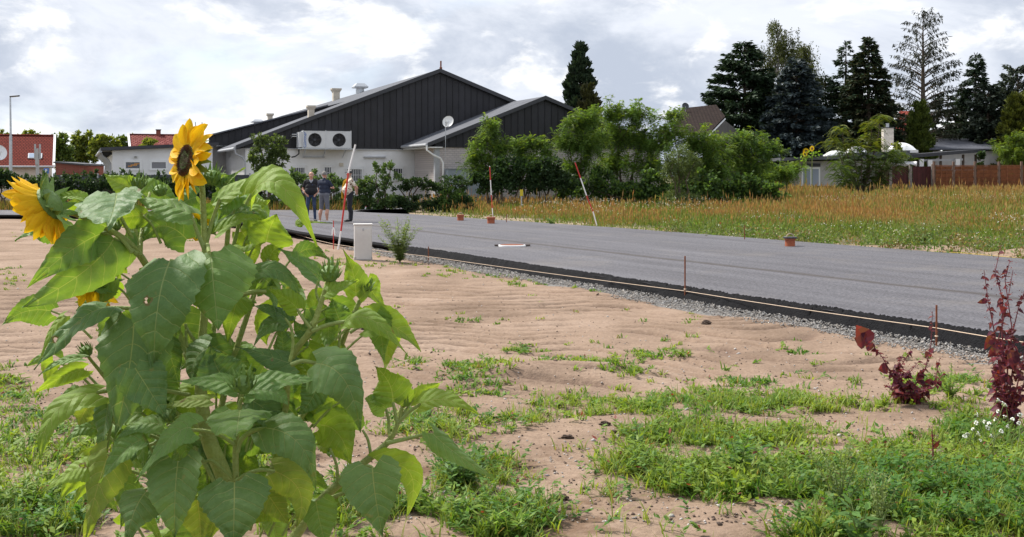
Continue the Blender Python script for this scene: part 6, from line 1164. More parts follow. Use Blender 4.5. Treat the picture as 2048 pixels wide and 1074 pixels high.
def x_polo(t, rot, sc):
    eyes(t, rot, sc); mb = MB()
    for s in (-1, 1): mb.add([rot(V3(p)) for p in ((s * .005, -.115, 1.36), (s * .012, -.085, 1.46), (s * .065, -.06, 1.50), (s * .06, -.085, 1.44))], [(0, 1, 2, 3)])
    o = mb.build('collar', mat('collar_grey', (.40, .42, .46), .8), t); o.modifiers.new('thickness', 'SOLIDIFY').thickness = .012
    mb = MB().box(rot(V3((.05, -.135, 1.30))), (.05, .012, .05)).build('sunglasses', mat('lens_blue', (.03, .05, .10), .15), t, bevel=.01); MB().box(rot(V3((0, -.125, 1.02))), (.05, .02, .035)).build('belt_buckle', M_ZINC, t)
seg1 = head((0, -.02, 1.63)) + torso(.05) + legs(.09, (-.13, .11), (-.14, .13)) + arm((-.20, .01, 1.40), (-.30, .06, 1.14), (-.17, -.12, .98)) + arm((.20, .01, 1.40), (.30, .06, 1.14), (.18, -.12, .98)) + hand((-.17, -.12, .98), (.6, -.2, -.75), (.5, 0, .8), 1) + hand((.18, -.12, .98), (-.6, -.2, -.75), (-.5, 0, .8), 1)
person('man in black polo shirt and blue jeans standing with hands on his hips', 622.5, 443.5, .10, seg1, {'skin': SKIN, 'shirt': M_POLO, 'trouser': M_JEAN, 'shoe': M_SHOE_D}, cap_hair((.55, .54, .52), bald=True), x_polo)
seg2 = head((0, -.02, 1.63)) + torso(.03) + legs(.09, (-.12, .13), (-.13, .16), lower='skin', r=(.10, .075, .04)) + arm((-.20, .01, 1.40), (-.32, -.08, 1.20), (-.08, -.22, 1.20)) + arm((.20, .01, 1.40), (.29, -.10, 1.16), (.06, -.24, 1.17)) + hand((-.08, -.22, 1.20), (.95, -.1, .1), (0, .2, 1), 1) + hand((.06, -.24, 1.17), (-.95, -.1, .1), (0, .2, 1), 1)
person('man seen from behind in navy T-shirt and grey shorts with folded arms', 648.5, 446.5, math.pi - .45, seg2, {'skin': SKIN, 'shirt': M_NAVY, 'trouser': M_SHORT, 'shoe': M_SHOE_W}, cap_hair((.20, .19, .18)), eyes)
M_PATT = new_mat('patterned_shirt')
def patt():
    m, nt, b = M_PATT; n = nt.nodes; L = nt.links.new; tc = n.new('ShaderNodeTexCoord'); v = n.new('ShaderNodeTexVoronoi'); v.inputs['Scale'].default_value = 14; L(tc.outputs['Object'], v.inputs['Vector']); r = n.new('ShaderNodeValToRGB'); e = r.color_ramp.elements; e[0].position = .22; e[0].color = (.05, .015, .02, 1); e[1].position = .42; e[1].color = (.70, .62, .50, 1); k = e.new(.32); k.color = (.30, .12, .04, 1); L(v.outputs['Distance'], r.inputs[0]); L(r.outputs[0], b.inputs['Base Color']); b.inputs['Roughness'].default_value = .8; return m
def x_jacket(t, rot, sc):
    eyes(t, rot, sc); m = mat('yellow_jacket', (.52, .29, .012), .75, .2, 8, .5, 30); n, k = 14, 7; pts, F = [], []
    for i in range(n + 1):
        u = i / n; z = 1.50 - u * .72; bul = .15 + .05 * math.sin(u * 3.1)
        for j in range(k + 1):
            v = j / k - .5; pts.append(rot(V3((-.17 - .04 * u + .20 * v * (.35 + .65 * u) * 1.0, -bul - .09 * u ** 1.5 + .03 * math.cos(v * 16 + u * 2) + .16 * max(0, .12 - u) * 6, z + .02 * math.sin(v * 12)))))
    for i in range(n):
        for j in range(k): F.append((i * (k + 1) + j, (i + 1) * (k + 1) + j, (i + 1) * (k + 1) + j + 1, i * (k + 1) + j + 1))
    o = MB().add(pts, F).build('jacket', m, t, smooth=True); o.modifiers.new('thickness', 'SOLIDIFY').thickness = .03; mb = MB()
    mb.lathe(rot(V3((0, -.01, 1.685))), [(.102 * sc, -.03), (.108 * sc, .0), (.10 * sc, .035), (.06 * sc, .06), (.005, .066)], n=18); hb = mb.build('cap', mat('cap_cloth', (.05, .05, .052), .8, .2, 20), t, smooth=True); MB().box(rot(V3((0, -.125, 1.672))), (.10, .10, .014)).build('cap_peak', bpy.data.materials['cap_cloth'], hb, bevel=.005)
seg3 = head((0, -.03, 1.63)) + torso(.09) + legs(.08, (-.09, .09), (-.09, .10), r=(.105, .085, .07), splay=.03) + arm((-.20, .01, 1.40), (-.24, .20, 1.16), (-.10, .22, .98)) + arm((.20, .01, 1.40), (.25, .22, 1.16), (.10, .23, 1.00)) + hand((-.10, .22, .98), (.8, .1, -.4), (0, .3, 1), 1) + hand((.10, .23, 1.0), (-.8, .1, -.4), (0, .3, 1), 1)
person('man in patterned shirt and dark trousers with a yellow jacket over his shoulder', 700, 443.5, -1.35, seg3, {'skin': SKIN, 'shirt': patt(), 'trouser': M_TROU, 'shoe': M_SHOE_D}, cap_hair((.3, .29, .28)), x_jacket, 1.03)
# ------------------------------------------------------------------ the big sunflower in the foreground
SD = 2.8; PXM = SD / FPX
def leaf_mat(name, c_hi, c_lo, vein, transl, rough, blemish=None):
    m, nt, b = new_mat(name); n = nt.nodes; L = nt.links.new
    def ma(op, x, y=None, c=False):
        k = n.new('ShaderNodeMath'); k.operation = op; k.use_clamp = c
        for i, q in enumerate((x, y)):
            if q is None: continue
            if isinstance(q, (int, float)): k.inputs[i].default_value = q
            else: L(q, k.inputs[i])
        return k.outputs[0]
    uv = n.new('ShaderNodeUVMap'); uv.uv_map = 'UVMap'; sp = n.new('ShaderNodeSeparateXYZ'); L(uv.outputs[0], sp.inputs[0]); u, v = sp.outputs['X'], ma('ABSOLUTE', sp.outputs['Y'])
    oi = n.new('ShaderNodeObjectInfo'); tc = n.new('ShaderNodeTexCoord')
    def nz(s, d=5, vec=None):
        t = n.new('ShaderNodeTexNoise'); t.inputs['Scale'].default_value = s; t.inputs['Detail'].default_value = d; L(vec or tc.outputs['Object'], t.inputs['Vector']); return t.outputs[0]
    nb = nz(28, 4)
    mid = ma('SUBTRACT', 1, ma('DIVIDE', v, ma('SUBTRACT', .034, ma('MULTIPLY', u, .024))), True)
    w = ma('ADD', ma('SUBTRACT', ma('MULTIPLY', u, 6.2), ma('MULTIPLY', ma('POWER', v, 1.25), 1.9)), ma('MULTIPLY', ma('SUBTRACT', nb, .5), .35)); fr = ma('ABSOLUTE', ma('SUBTRACT', ma('FRACT', w), .5)); lat = ma('SUBTRACT', 1, ma('DIVIDE', fr, ma('SUBTRACT', .06, ma('MULTIPLY', v, .035))), True)
    vo = n.new('ShaderNodeTexVoronoi'); vo.feature = 'DISTANCE_TO_EDGE'; vo.inputs['Scale'].default_value = 85; L(tc.outputs['Object'], vo.inputs['Vector']); net = ma('SUBTRACT', 1, ma('DIVIDE', vo.outputs['Distance'], .10), True)
    vm = ma('MAXIMUM', mid, ma('MAXIMUM', ma('MULTIPLY', lat, .7), ma('MULTIPLY', net, .10)))
    r = n.new('ShaderNodeValToRGB'); e = r.color_ramp.elements; e[0].position = .3; e[0].color = (*c_lo, 1); e[1].position = .7; e[1].color = (*c_hi, 1); L(ma('ADD', ma('MULTIPLY', nz(11), .75), ma('MULTIPLY', oi.outputs['Random'], .28)), r.inputs[0])
    mx = n.new('ShaderNodeMix'); mx.data_type = 'RGBA'; L(vm, mx.inputs[0]); L(r.outputs[0], mx.inputs[6]); mx.inputs[7].default_value = (*vein, 1); col = mx.outputs[2]
    # scattered bite marks / pale and brown specks, yellowing at the rim
    sx = n.new('ShaderNodeValToRGB'); sx.color_ramp.elements[0].position = .70; sx.color_ramp.elements[1].position = .75; L(nz(40, 2), sx.inputs[0]); m3 = n.new('ShaderNodeMix'); m3.data_type = 'RGBA'; L(ma('MULTIPLY', sx.outputs[0], .7), m3.inputs[0]); L(col, m3.inputs[6]); m3.inputs[7].default_value = (.20, .22, .07, 1); col = m3.outputs[2]
    if blemish:
        q = n.new('ShaderNodeValToRGB'); q.color_ramp.elements[0].position = blemish; q.color_ramp.elements[1].position = blemish + .12; L(ma('ADD', ma('MULTIPLY', nz(9, 4), .8), ma('MULTIPLY', ma('MULTIPLY', v, v), .22)), q.inputs[0]); m4 = n.new('ShaderNodeMix'); m4.data_type = 'RGBA'; L(q.outputs[0], m4.inputs[0]); L(col, m4.inputs[6]); m4.inputs[7].default_value = (.42, .27, .02, 1); col = m4.outputs[2]
    hv = n.new('ShaderNodeTexVoronoi'); hv.inputs['Scale'].default_value = 17; dis = n.new('ShaderNodeVectorMath'); dis.operation = 'MULTIPLY_ADD'; nn_ = n.new('ShaderNodeTexNoise'); nn_.inputs['Scale'].default_value = 60; L(tc.outputs['Object'], nn_.inputs['Vector']); L(nn_.outputs['Color'], dis.inputs[0]); dis.inputs[1].default_value = (.02, .02, .02); L(tc.outputs['Object'], dis.inputs[2]); L(dis.outputs[0], hv.inputs['Vector'])
    hs = n.new('ShaderNodeSeparateColor'); L(hv.outputs['Color'], hs.inputs[0]); pick = ma('GREATER_THAN', hs.outputs[0], .90); rad = ma('MULTIPLY', hs.outputs[1], .20); hole = ma('MULTIPLY', pick, ma('LESS_THAN', hv.outputs['Distance'], rad)); rim = ma('MULTIPLY', pick, ma('LESS_THAN', hv.outputs['Distance'], ma('ADD', rad, .06)))
    m5 = n.new('ShaderNodeMix'); m5.data_type = 'RGBA'; L(ma('MULTIPLY', rim, .8), m5.inputs[0]); L(col, m5.inputs[6]); m5.inputs[7].default_value = (.16, .12, .04, 1); col = m5.outputs[2]
    L(col, b.inputs['Base Color']); b.inputs['Roughness'].default_value = rough + .10; b.inputs['Specular IOR Level'].default_value = .38; b.inputs['Sheen Weight'].default_value = .12; b.inputs['Sheen Roughness'].default_value = .4
    bp = n.new('ShaderNodeBump'); bp.inputs['Strength'].default_value = .75; bp.inputs['Distance'].default_value = .006; L(ma('ADD', ma('MULTIPLY', vm, -.35), ma('ADD', ma('MULTIPLY', nb, 1.3), ma('MULTIPLY', fr, 1.0))), bp.inputs['Height']); L(bp.outputs[0], b.inputs['Normal'])
    t = n.new('ShaderNodeBsdfTranslucent'); h = n.new('ShaderNodeMix'); h.data_type = 'RGBA'; h.blend_type = 'MULTIPLY'; h.inputs[0].default_value = 1; L(col, h.inputs[6]); h.inputs[7].default_value = (1.7, 1.5, .45, 1); L(h.outputs[2], t.inputs['Color'])
    ms = n.new('ShaderNodeMixShader'); ms.inputs[0].default_value = transl; L(b.outputs[0], ms.inputs[1]); L(t.outputs[0], ms.inputs[2]); tp = n.new('ShaderNodeBsdfTransparent'); m6 = n.new('ShaderNodeMixShader'); L(hole, m6.inputs[0]); L(ms.outputs[0], m6.inputs[1]); L(tp.outputs[0], m6.inputs[2]); L(m6.outputs[0], n['Material Output'].inputs['Surface']); return m
LM = {'d': leaf_mat('dark_leaf', (.135, .24, .072), (.085, .172, .052), (.32, .40, .16), .34, .45), 'm': leaf_mat('green_leaf', (.17, .295, .070), (.115, .225, .052), (.33, .43, .18), .38, .48), 'b': leaf_mat('backlit_leaf', (.22, .345, .055), (.165, .28, .042), (.38, .47, .17), .48, .5), 'y': leaf_mat('yellowing_leaf', (.22, .31, .06), (.16, .245, .048), (.42, .44, .17), .45, .55, .66)}  # backlit and shaded looks painted in as leaf tones; yellowing is real
M_STEM = mat('sunflower_stem', (.27, .32, .085), .55, .22, 14, .5, 90); M_PETI = mat('sunflower_petiole', (.24, .30, .08), .55, .2, 18, .35, 90)
sfb = P(455, 1074, SD); sf = thing('sunflower', 'tall branching sunflower with large leaves filling the left foreground', 'sunflower', (sfb[0], SD, 0))
PRO_S = np.array([0, .05, .12, .22, .35, .5, .65, .8, .9, .96, 1.0]); PRO_W = np.array([.50, .78, .93, 1.0, .96, .80, .58, .34, .17, .07, .0])
def sleaf(B, M, T, w, kind='m', d=0.0, N=(0, -1, .25), dd=(0, 0, 0), fold=.18, curl=.25, seed=None, lobe=.14):
    """large heart-shaped leaf; B, M, T base/middle/tip in the picture, d depth behind the stem, dd extra depth at B, M, T"""
    r = np.random.default_rng(seed if seed is not None else int(B[0] * 7 + B[1] * 13 + T[0])); Ys = [SD + d + q for q in dd]
    b, m, t = P(*B, Ys[0]), P(*M, Ys[1]), P(*T, Ys[2]); q = 2 * m - .5 * (b + t); nu, nv = 25, 13; s = np.linspace(0, 1, nu); vv = np.linspace(-1, 1, nv); C = ((1 - s) ** 2)[:, None] * b + (2 * s * (1 - s))[:, None] * q + (s ** 2)[:, None] * t
    tg = unit(np.gradient(C, axis=0)); side = unit(np.cross(tg, unit(V3(N)))); nr = np.cross(side, tg); L = np.linalg.norm(np.diff(C, axis=0), axis=1).sum(); pw = PRO_W ** r.uniform(.85, 1.35); asym = r.normal() * .09; hw = w * PXM / 2 * np.interp(s, PRO_S, pw)
    ser = 1 + .035 * np.where(np.arange(nu) % 2, 1, -1) * (s > .08) + .018 * r.normal(size=nu) * (s < .9); serR = 1 + .035 * np.where(np.arange(nu) % 2, -1, 1) * (s > .08) + .018 * r.normal(size=nu) * (s < .9)
    S, U = np.meshgrid(s, vv, indexing='ij'); A = np.abs(U); hwv = hw[:, None] * np.where(U < 0, ser[:, None], serR[:, None]) ** (A ** 4)
    ph = r.random(6) * 6.28; wave = .05 * w * PXM * (np.sin(S * r.uniform(4, 9) + ph[0] + U * 1.5) * A ** 2 + .7 * np.sin(S * 17 + ph[1]) * A ** 3 * np.sign(U)) + .007 * w * PXM * np.sin(S * 30 + U * 7 * np.sign(U) + ph[2]) * A
    f2 = fold * (1 + .5 * r.normal()); pk = (fbm(S * 7 + ph[3] * 9, U * 3.2 + ph[4] * 9, 3) - .5) * 2; up = .055 * w * PXM * pk * np.clip(A * 3, 0, 1) * np.clip((1 - A) * 4 + .4, 0, 1) + hwv * (f2 * A * 1.2 - curl * (1 + .4 * r.normal()) * A ** 2) + wave
    V = C[:, None] + tg[:, None] * (-lobe * L * A ** 1.6 * (1 - S) ** 3.5)[..., None] + side[:, None] * ((U + asym * A) * hwv * (1 - .12 * f2))[..., None] - nr[:, None] * 0 + (nr * np.sign((nr @ V3(N)))[:, None])[:, None] * up[..., None]
    i = np.arange(nu * nv).reshape(nu, nv); F = np.stack([i[:-1, :-1], i[:-1, 1:], i[1:, 1:], i[1:, :-1]], -1).reshape(-1, 4); uv = np.stack([S, U * np.interp(s, PRO_S, np.maximum(PRO_W, .05))[:, None]], -1).reshape(-1, 2)
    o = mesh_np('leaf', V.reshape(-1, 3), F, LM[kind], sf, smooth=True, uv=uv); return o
def stalk(pts, rad, name='petiole', m=None, n=9, d=0.0, ribs=False):
    q = [P(p[0], p[1], SD + d + (p[2] if len(p) > 2 else 0)) for p in pts]; k = np.array(q); u = np.linspace(0, 1, len(k)); uu = np.linspace(0, 1, len(k) * 5)
    # smooth the polyline (Catmull-Rom)
    out = []
    for i in range(len(k) - 1):
        p0, p1, p2, p3 = k[max(i - 1, 0)], k[i], k[i + 1], k[min(i + 2, len(k) - 1)]
        for t in np.linspace(0, 1, 6)[:-1]: out.append(.5 * (2 * p1 + (p2 - p0) * t + (2 * p0 - 5 * p1 + 4 * p2 - p3) * t * t + (3 * p1 - p0 - 3 * p2 + p3) * t ** 3))
    out.append(k[-1]); rr = np.interp(np.linspace(0, 1, len(out)), u, np.array(rad, float)) * PXM / 2; return MB().tube(out, rr, n).build(name, m or M_PETI, sf, smooth=True)
# --- stems
base_px = 1.77 / PXM + HOR
stalk([(500, base_px, .05), (480, 1300, .02), (466, 1074), (452, 967), (418, 880), (402, 790), (403, 700), (408, 630), (411, 560), (410, 500), (407, 430), (404, 370), (398, 345)], [46, 40, 36, 34, 32, 26, 19, 15, 14, 13.5, 12.5, 11.5, 11], 'stem', M_STEM, 12)
br = lambda pts, rad, d=0.: stalk(pts, rad, 'branch', M_STEM, 10, d)
br([(480, 1200, .02), (530, 1140, .03), (589, 1074, .05), (640, 1003, .05), (715, 936, .05), (774, 886, .05), (795, 847, .05), (806, 806, .05)], [26, 24, 22, 19, 16, 13, 10, 7])
br([(470, 1060, .0), (520, 985, .03), (553, 916, .06), (572, 810, .06), (580, 723, .02), (622, 659, -.02), (640, 612, -.02), (655, 562, -.02)], [18, 16, 15, 13, 13, 13, 11, 8])
br([(560, 890, .08), (640, 780, .12), (677, 704, .10), (694, 661, .08), (717, 607, .08), (731, 582, .08)], [13, 12, 11, 11, 10, 7])
br([(425, 890, .06), (455, 760, .10), (477, 684, .10), (495, 630, .1), (508, 590, .1), (525, 545, .1), (537, 518, .1)], [14, 13, 12, 11, 10, 9, 7])
br([(405, 800, .08), (430, 640, .14), (450, 520, .15), (457, 450, .15), (459, 395, .15), (428, 362, .13)], [14, 12, 11, 10, 10, 8])
br([(400, 780, .05), (350, 650, .10), (300, 545, .06), (275, 505, .0), (240, 472, -.03), (180, 440, -.03), (140, 425, -.02), (108, 420, 0)], [16, 15, 14, 14, 12, 11, 11, 11])
br([(278, 512, 0), (272, 470, .02), (270, 430, .04), (272, 385, .05)], [11, 8, 7, 7]); br([(280, 508, .02), (284, 460, .05), (294, 410, .08), (300, 385, .1)], [11, 8, 7, 6]); br([(280, 510, .01), (258, 465, 0), (240, 430, .0), (236, 400, .02)], [10, 8, 7, 5])
br([(473, 1000, -.10), (472, 964, -.10), (471, 910, -.10), (473, 874, -.10), (478, 826, -.10), (484, 785, -.10)], [12, 12, 12, 11, 9, 8])
br([(400, 860, .05), (320, 800, .06), (250, 700, .08), (215, 610, .08), (200, 580, .06)], [12, 10, 9, 8, 7]); br([(395, 900, .04), (330, 880, .0), (345, 870, -.02), (338, 850, -.03)], [9, 8, 7, 6]); br([(380, 840, .06), (250, 790, .05), (190, 730, .04), (172, 705, .03)], [10, 9, 7, 6]); br([(525, 560, .1), (560, 540, .1)], [6, 5])
# --- leaves: base, middle, tip (picture), width, tone, depth, facing
F_ = (0, -1, .25); UPF = (0, -.62, .78); LFT = (-.45, -.75, .45); RGT = (.45, -.75, .4)
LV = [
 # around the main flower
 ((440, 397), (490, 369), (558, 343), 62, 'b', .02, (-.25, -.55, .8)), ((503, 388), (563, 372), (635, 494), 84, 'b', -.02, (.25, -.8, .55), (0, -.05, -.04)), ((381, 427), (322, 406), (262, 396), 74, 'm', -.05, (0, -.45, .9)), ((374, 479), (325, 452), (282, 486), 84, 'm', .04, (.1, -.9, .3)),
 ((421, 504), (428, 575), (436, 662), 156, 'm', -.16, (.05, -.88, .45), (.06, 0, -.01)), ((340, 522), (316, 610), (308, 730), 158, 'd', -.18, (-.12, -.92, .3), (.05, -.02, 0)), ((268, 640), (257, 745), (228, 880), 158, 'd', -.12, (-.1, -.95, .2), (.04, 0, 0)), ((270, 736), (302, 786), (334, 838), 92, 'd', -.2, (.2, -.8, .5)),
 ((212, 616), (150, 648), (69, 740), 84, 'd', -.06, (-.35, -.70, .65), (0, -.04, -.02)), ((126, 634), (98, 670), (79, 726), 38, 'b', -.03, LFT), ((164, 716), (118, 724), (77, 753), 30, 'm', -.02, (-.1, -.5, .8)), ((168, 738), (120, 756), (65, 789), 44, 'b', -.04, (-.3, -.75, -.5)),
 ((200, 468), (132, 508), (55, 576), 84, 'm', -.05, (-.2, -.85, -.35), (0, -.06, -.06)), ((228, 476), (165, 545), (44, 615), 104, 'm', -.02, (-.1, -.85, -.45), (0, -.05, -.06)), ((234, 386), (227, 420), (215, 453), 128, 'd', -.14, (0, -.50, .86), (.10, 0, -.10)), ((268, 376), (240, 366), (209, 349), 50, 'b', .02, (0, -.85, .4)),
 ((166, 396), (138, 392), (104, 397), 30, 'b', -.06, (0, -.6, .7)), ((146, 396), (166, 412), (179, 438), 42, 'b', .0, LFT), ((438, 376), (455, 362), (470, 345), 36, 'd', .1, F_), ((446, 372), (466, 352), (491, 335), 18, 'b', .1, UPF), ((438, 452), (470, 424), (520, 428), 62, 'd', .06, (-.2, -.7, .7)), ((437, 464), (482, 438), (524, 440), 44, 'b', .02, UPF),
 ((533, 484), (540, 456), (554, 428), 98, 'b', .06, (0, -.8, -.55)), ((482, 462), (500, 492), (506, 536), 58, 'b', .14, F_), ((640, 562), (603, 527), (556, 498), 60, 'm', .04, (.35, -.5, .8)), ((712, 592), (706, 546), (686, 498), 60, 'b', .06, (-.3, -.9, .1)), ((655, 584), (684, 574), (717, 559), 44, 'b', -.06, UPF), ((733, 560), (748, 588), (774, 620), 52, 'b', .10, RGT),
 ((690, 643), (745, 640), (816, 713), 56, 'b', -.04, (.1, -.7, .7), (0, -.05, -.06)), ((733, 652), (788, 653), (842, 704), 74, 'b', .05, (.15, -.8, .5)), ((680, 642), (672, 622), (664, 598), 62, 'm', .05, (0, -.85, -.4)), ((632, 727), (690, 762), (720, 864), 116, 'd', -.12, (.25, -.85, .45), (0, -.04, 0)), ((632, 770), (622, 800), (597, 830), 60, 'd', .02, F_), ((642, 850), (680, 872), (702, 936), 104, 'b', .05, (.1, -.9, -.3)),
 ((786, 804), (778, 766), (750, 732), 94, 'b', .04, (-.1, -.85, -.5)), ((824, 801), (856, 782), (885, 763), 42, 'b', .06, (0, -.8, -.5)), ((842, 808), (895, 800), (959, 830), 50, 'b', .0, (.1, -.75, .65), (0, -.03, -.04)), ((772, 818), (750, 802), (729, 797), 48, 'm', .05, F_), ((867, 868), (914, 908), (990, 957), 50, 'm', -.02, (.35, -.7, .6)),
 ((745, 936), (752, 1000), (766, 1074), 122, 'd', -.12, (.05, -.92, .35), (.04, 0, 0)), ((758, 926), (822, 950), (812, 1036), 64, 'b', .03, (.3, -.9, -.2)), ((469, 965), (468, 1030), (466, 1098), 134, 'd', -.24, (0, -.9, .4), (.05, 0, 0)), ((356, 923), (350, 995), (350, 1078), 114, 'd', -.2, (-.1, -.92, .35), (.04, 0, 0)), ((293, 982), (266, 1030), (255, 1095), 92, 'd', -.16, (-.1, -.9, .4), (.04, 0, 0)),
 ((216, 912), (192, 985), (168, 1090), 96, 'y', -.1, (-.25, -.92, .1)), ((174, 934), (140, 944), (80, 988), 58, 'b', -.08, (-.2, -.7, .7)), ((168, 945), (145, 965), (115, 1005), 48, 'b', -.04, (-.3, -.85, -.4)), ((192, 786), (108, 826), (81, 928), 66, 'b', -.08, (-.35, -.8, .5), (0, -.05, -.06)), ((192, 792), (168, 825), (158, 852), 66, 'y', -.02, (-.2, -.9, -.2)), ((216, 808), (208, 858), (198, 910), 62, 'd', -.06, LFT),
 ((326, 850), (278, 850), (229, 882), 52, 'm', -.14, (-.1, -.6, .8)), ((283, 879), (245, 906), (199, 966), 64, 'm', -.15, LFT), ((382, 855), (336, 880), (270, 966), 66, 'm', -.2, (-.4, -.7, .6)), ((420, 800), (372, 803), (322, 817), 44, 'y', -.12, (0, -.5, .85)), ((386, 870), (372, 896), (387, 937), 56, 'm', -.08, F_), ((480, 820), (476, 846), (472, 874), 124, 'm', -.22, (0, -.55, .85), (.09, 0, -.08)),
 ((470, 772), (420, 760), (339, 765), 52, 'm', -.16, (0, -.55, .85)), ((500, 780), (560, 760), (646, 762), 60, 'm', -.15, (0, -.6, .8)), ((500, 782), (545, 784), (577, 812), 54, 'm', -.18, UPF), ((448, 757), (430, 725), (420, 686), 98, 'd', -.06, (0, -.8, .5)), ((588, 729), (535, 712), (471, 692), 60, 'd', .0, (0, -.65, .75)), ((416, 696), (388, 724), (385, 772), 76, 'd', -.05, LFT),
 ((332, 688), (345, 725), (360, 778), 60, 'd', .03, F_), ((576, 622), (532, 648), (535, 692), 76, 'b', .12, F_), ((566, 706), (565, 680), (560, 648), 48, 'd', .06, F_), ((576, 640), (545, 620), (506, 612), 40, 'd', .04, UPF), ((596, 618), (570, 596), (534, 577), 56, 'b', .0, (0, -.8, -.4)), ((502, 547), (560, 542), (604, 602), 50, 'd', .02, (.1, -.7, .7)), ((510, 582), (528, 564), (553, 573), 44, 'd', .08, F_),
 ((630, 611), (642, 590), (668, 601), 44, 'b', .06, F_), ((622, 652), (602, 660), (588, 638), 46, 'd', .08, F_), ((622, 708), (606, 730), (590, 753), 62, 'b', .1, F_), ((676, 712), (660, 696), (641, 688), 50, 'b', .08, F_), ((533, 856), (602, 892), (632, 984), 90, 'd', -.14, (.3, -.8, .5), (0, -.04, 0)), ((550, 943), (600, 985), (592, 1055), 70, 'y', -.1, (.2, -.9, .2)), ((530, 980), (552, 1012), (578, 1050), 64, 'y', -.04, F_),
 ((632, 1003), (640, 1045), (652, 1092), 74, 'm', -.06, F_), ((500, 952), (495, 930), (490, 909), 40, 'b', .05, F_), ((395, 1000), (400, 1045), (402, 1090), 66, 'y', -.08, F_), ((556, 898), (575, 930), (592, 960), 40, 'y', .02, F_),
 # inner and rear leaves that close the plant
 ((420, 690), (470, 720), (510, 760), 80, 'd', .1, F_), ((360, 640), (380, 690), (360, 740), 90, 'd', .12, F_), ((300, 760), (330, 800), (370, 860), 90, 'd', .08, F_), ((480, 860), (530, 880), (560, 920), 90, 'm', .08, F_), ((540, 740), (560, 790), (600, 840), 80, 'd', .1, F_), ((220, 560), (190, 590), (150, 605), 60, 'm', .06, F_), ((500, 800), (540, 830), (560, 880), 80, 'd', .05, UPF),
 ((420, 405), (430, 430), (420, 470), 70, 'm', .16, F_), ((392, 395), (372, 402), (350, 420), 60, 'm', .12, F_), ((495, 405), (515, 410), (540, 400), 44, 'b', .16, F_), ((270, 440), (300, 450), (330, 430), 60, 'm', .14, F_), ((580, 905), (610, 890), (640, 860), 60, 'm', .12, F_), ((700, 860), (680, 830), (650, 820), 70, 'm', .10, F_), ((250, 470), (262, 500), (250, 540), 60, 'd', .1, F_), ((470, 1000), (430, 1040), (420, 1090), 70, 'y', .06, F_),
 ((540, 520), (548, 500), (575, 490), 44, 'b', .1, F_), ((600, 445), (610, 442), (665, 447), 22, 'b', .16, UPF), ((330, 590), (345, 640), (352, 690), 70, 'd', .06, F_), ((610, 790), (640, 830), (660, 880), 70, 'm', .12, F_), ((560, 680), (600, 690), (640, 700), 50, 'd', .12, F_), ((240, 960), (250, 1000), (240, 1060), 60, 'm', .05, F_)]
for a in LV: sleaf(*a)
_r = np.random.default_rng(77)
# further leaves along the branches, smaller, at all angles
for x, y, w, n in ((130, 440, 60, 2), (300, 430, 70, 4), (350, 400, 50, 3), (470, 400, 50, 3), (520, 460, 60, 4), (250, 560, 60, 3), (450, 560, 60, 3), (560, 580, 60, 5), (640, 640, 60, 4), (430, 700, 70, 4), (560, 740, 70, 5), (650, 800, 60, 4), (520, 840, 70, 5), (300, 800, 80, 5), (230, 850, 70, 4), (160, 820, 50, 2), (270, 940, 80, 5), (190, 980, 70, 3), (360, 960, 70, 3), (440, 900, 70, 3), (560, 1000, 70, 4), (640, 930, 60, 2), (690, 1010, 60, 2), (330, 1040, 80, 4), (500, 1060, 80, 3), (740, 640, 40, 2), (140, 700, 40, 2), (400, 830, 70, 4), (470, 940, 70, 4), (540, 940, 70, 4), (380, 1000, 60, 3), (600, 860, 60, 3), (120, 560, 40, 2), (210, 640, 50, 2), (330, 870, 60, 3)):
    for _ in range(n):
        bx, by = x + _r.normal() * w * .6, y + _r.normal() * w * .5; an = _r.uniform(-.5, math.pi + .5); L0 = _r.uniform(55, 105); tx, ty = bx + math.cos(an) * L0, by + abs(math.sin(an)) * L0 * .9 + 12; dz = _r.uniform(.02, .22)
        sleaf((bx, by), ((bx + tx) / 2 + _r.normal() * 6, (by + ty) / 2 - _r.uniform(4, 20)), (tx, ty), L0 * _r.uniform(.55, .85), _r.choice(['d', 'm', 'm', 'b', 'b', 'm']), dz, (_r.normal() * .35, -.8, _r.uniform(-.3, .8)), (0, _r.normal() * .02, -.03)); ux = bx + (430 - bx) * .25; stalk([(ux, by + 55), ((ux + bx) / 2, by + 18), (bx, by)], [6, 5, 4], 'petiole', M_PETI, 6, dz)
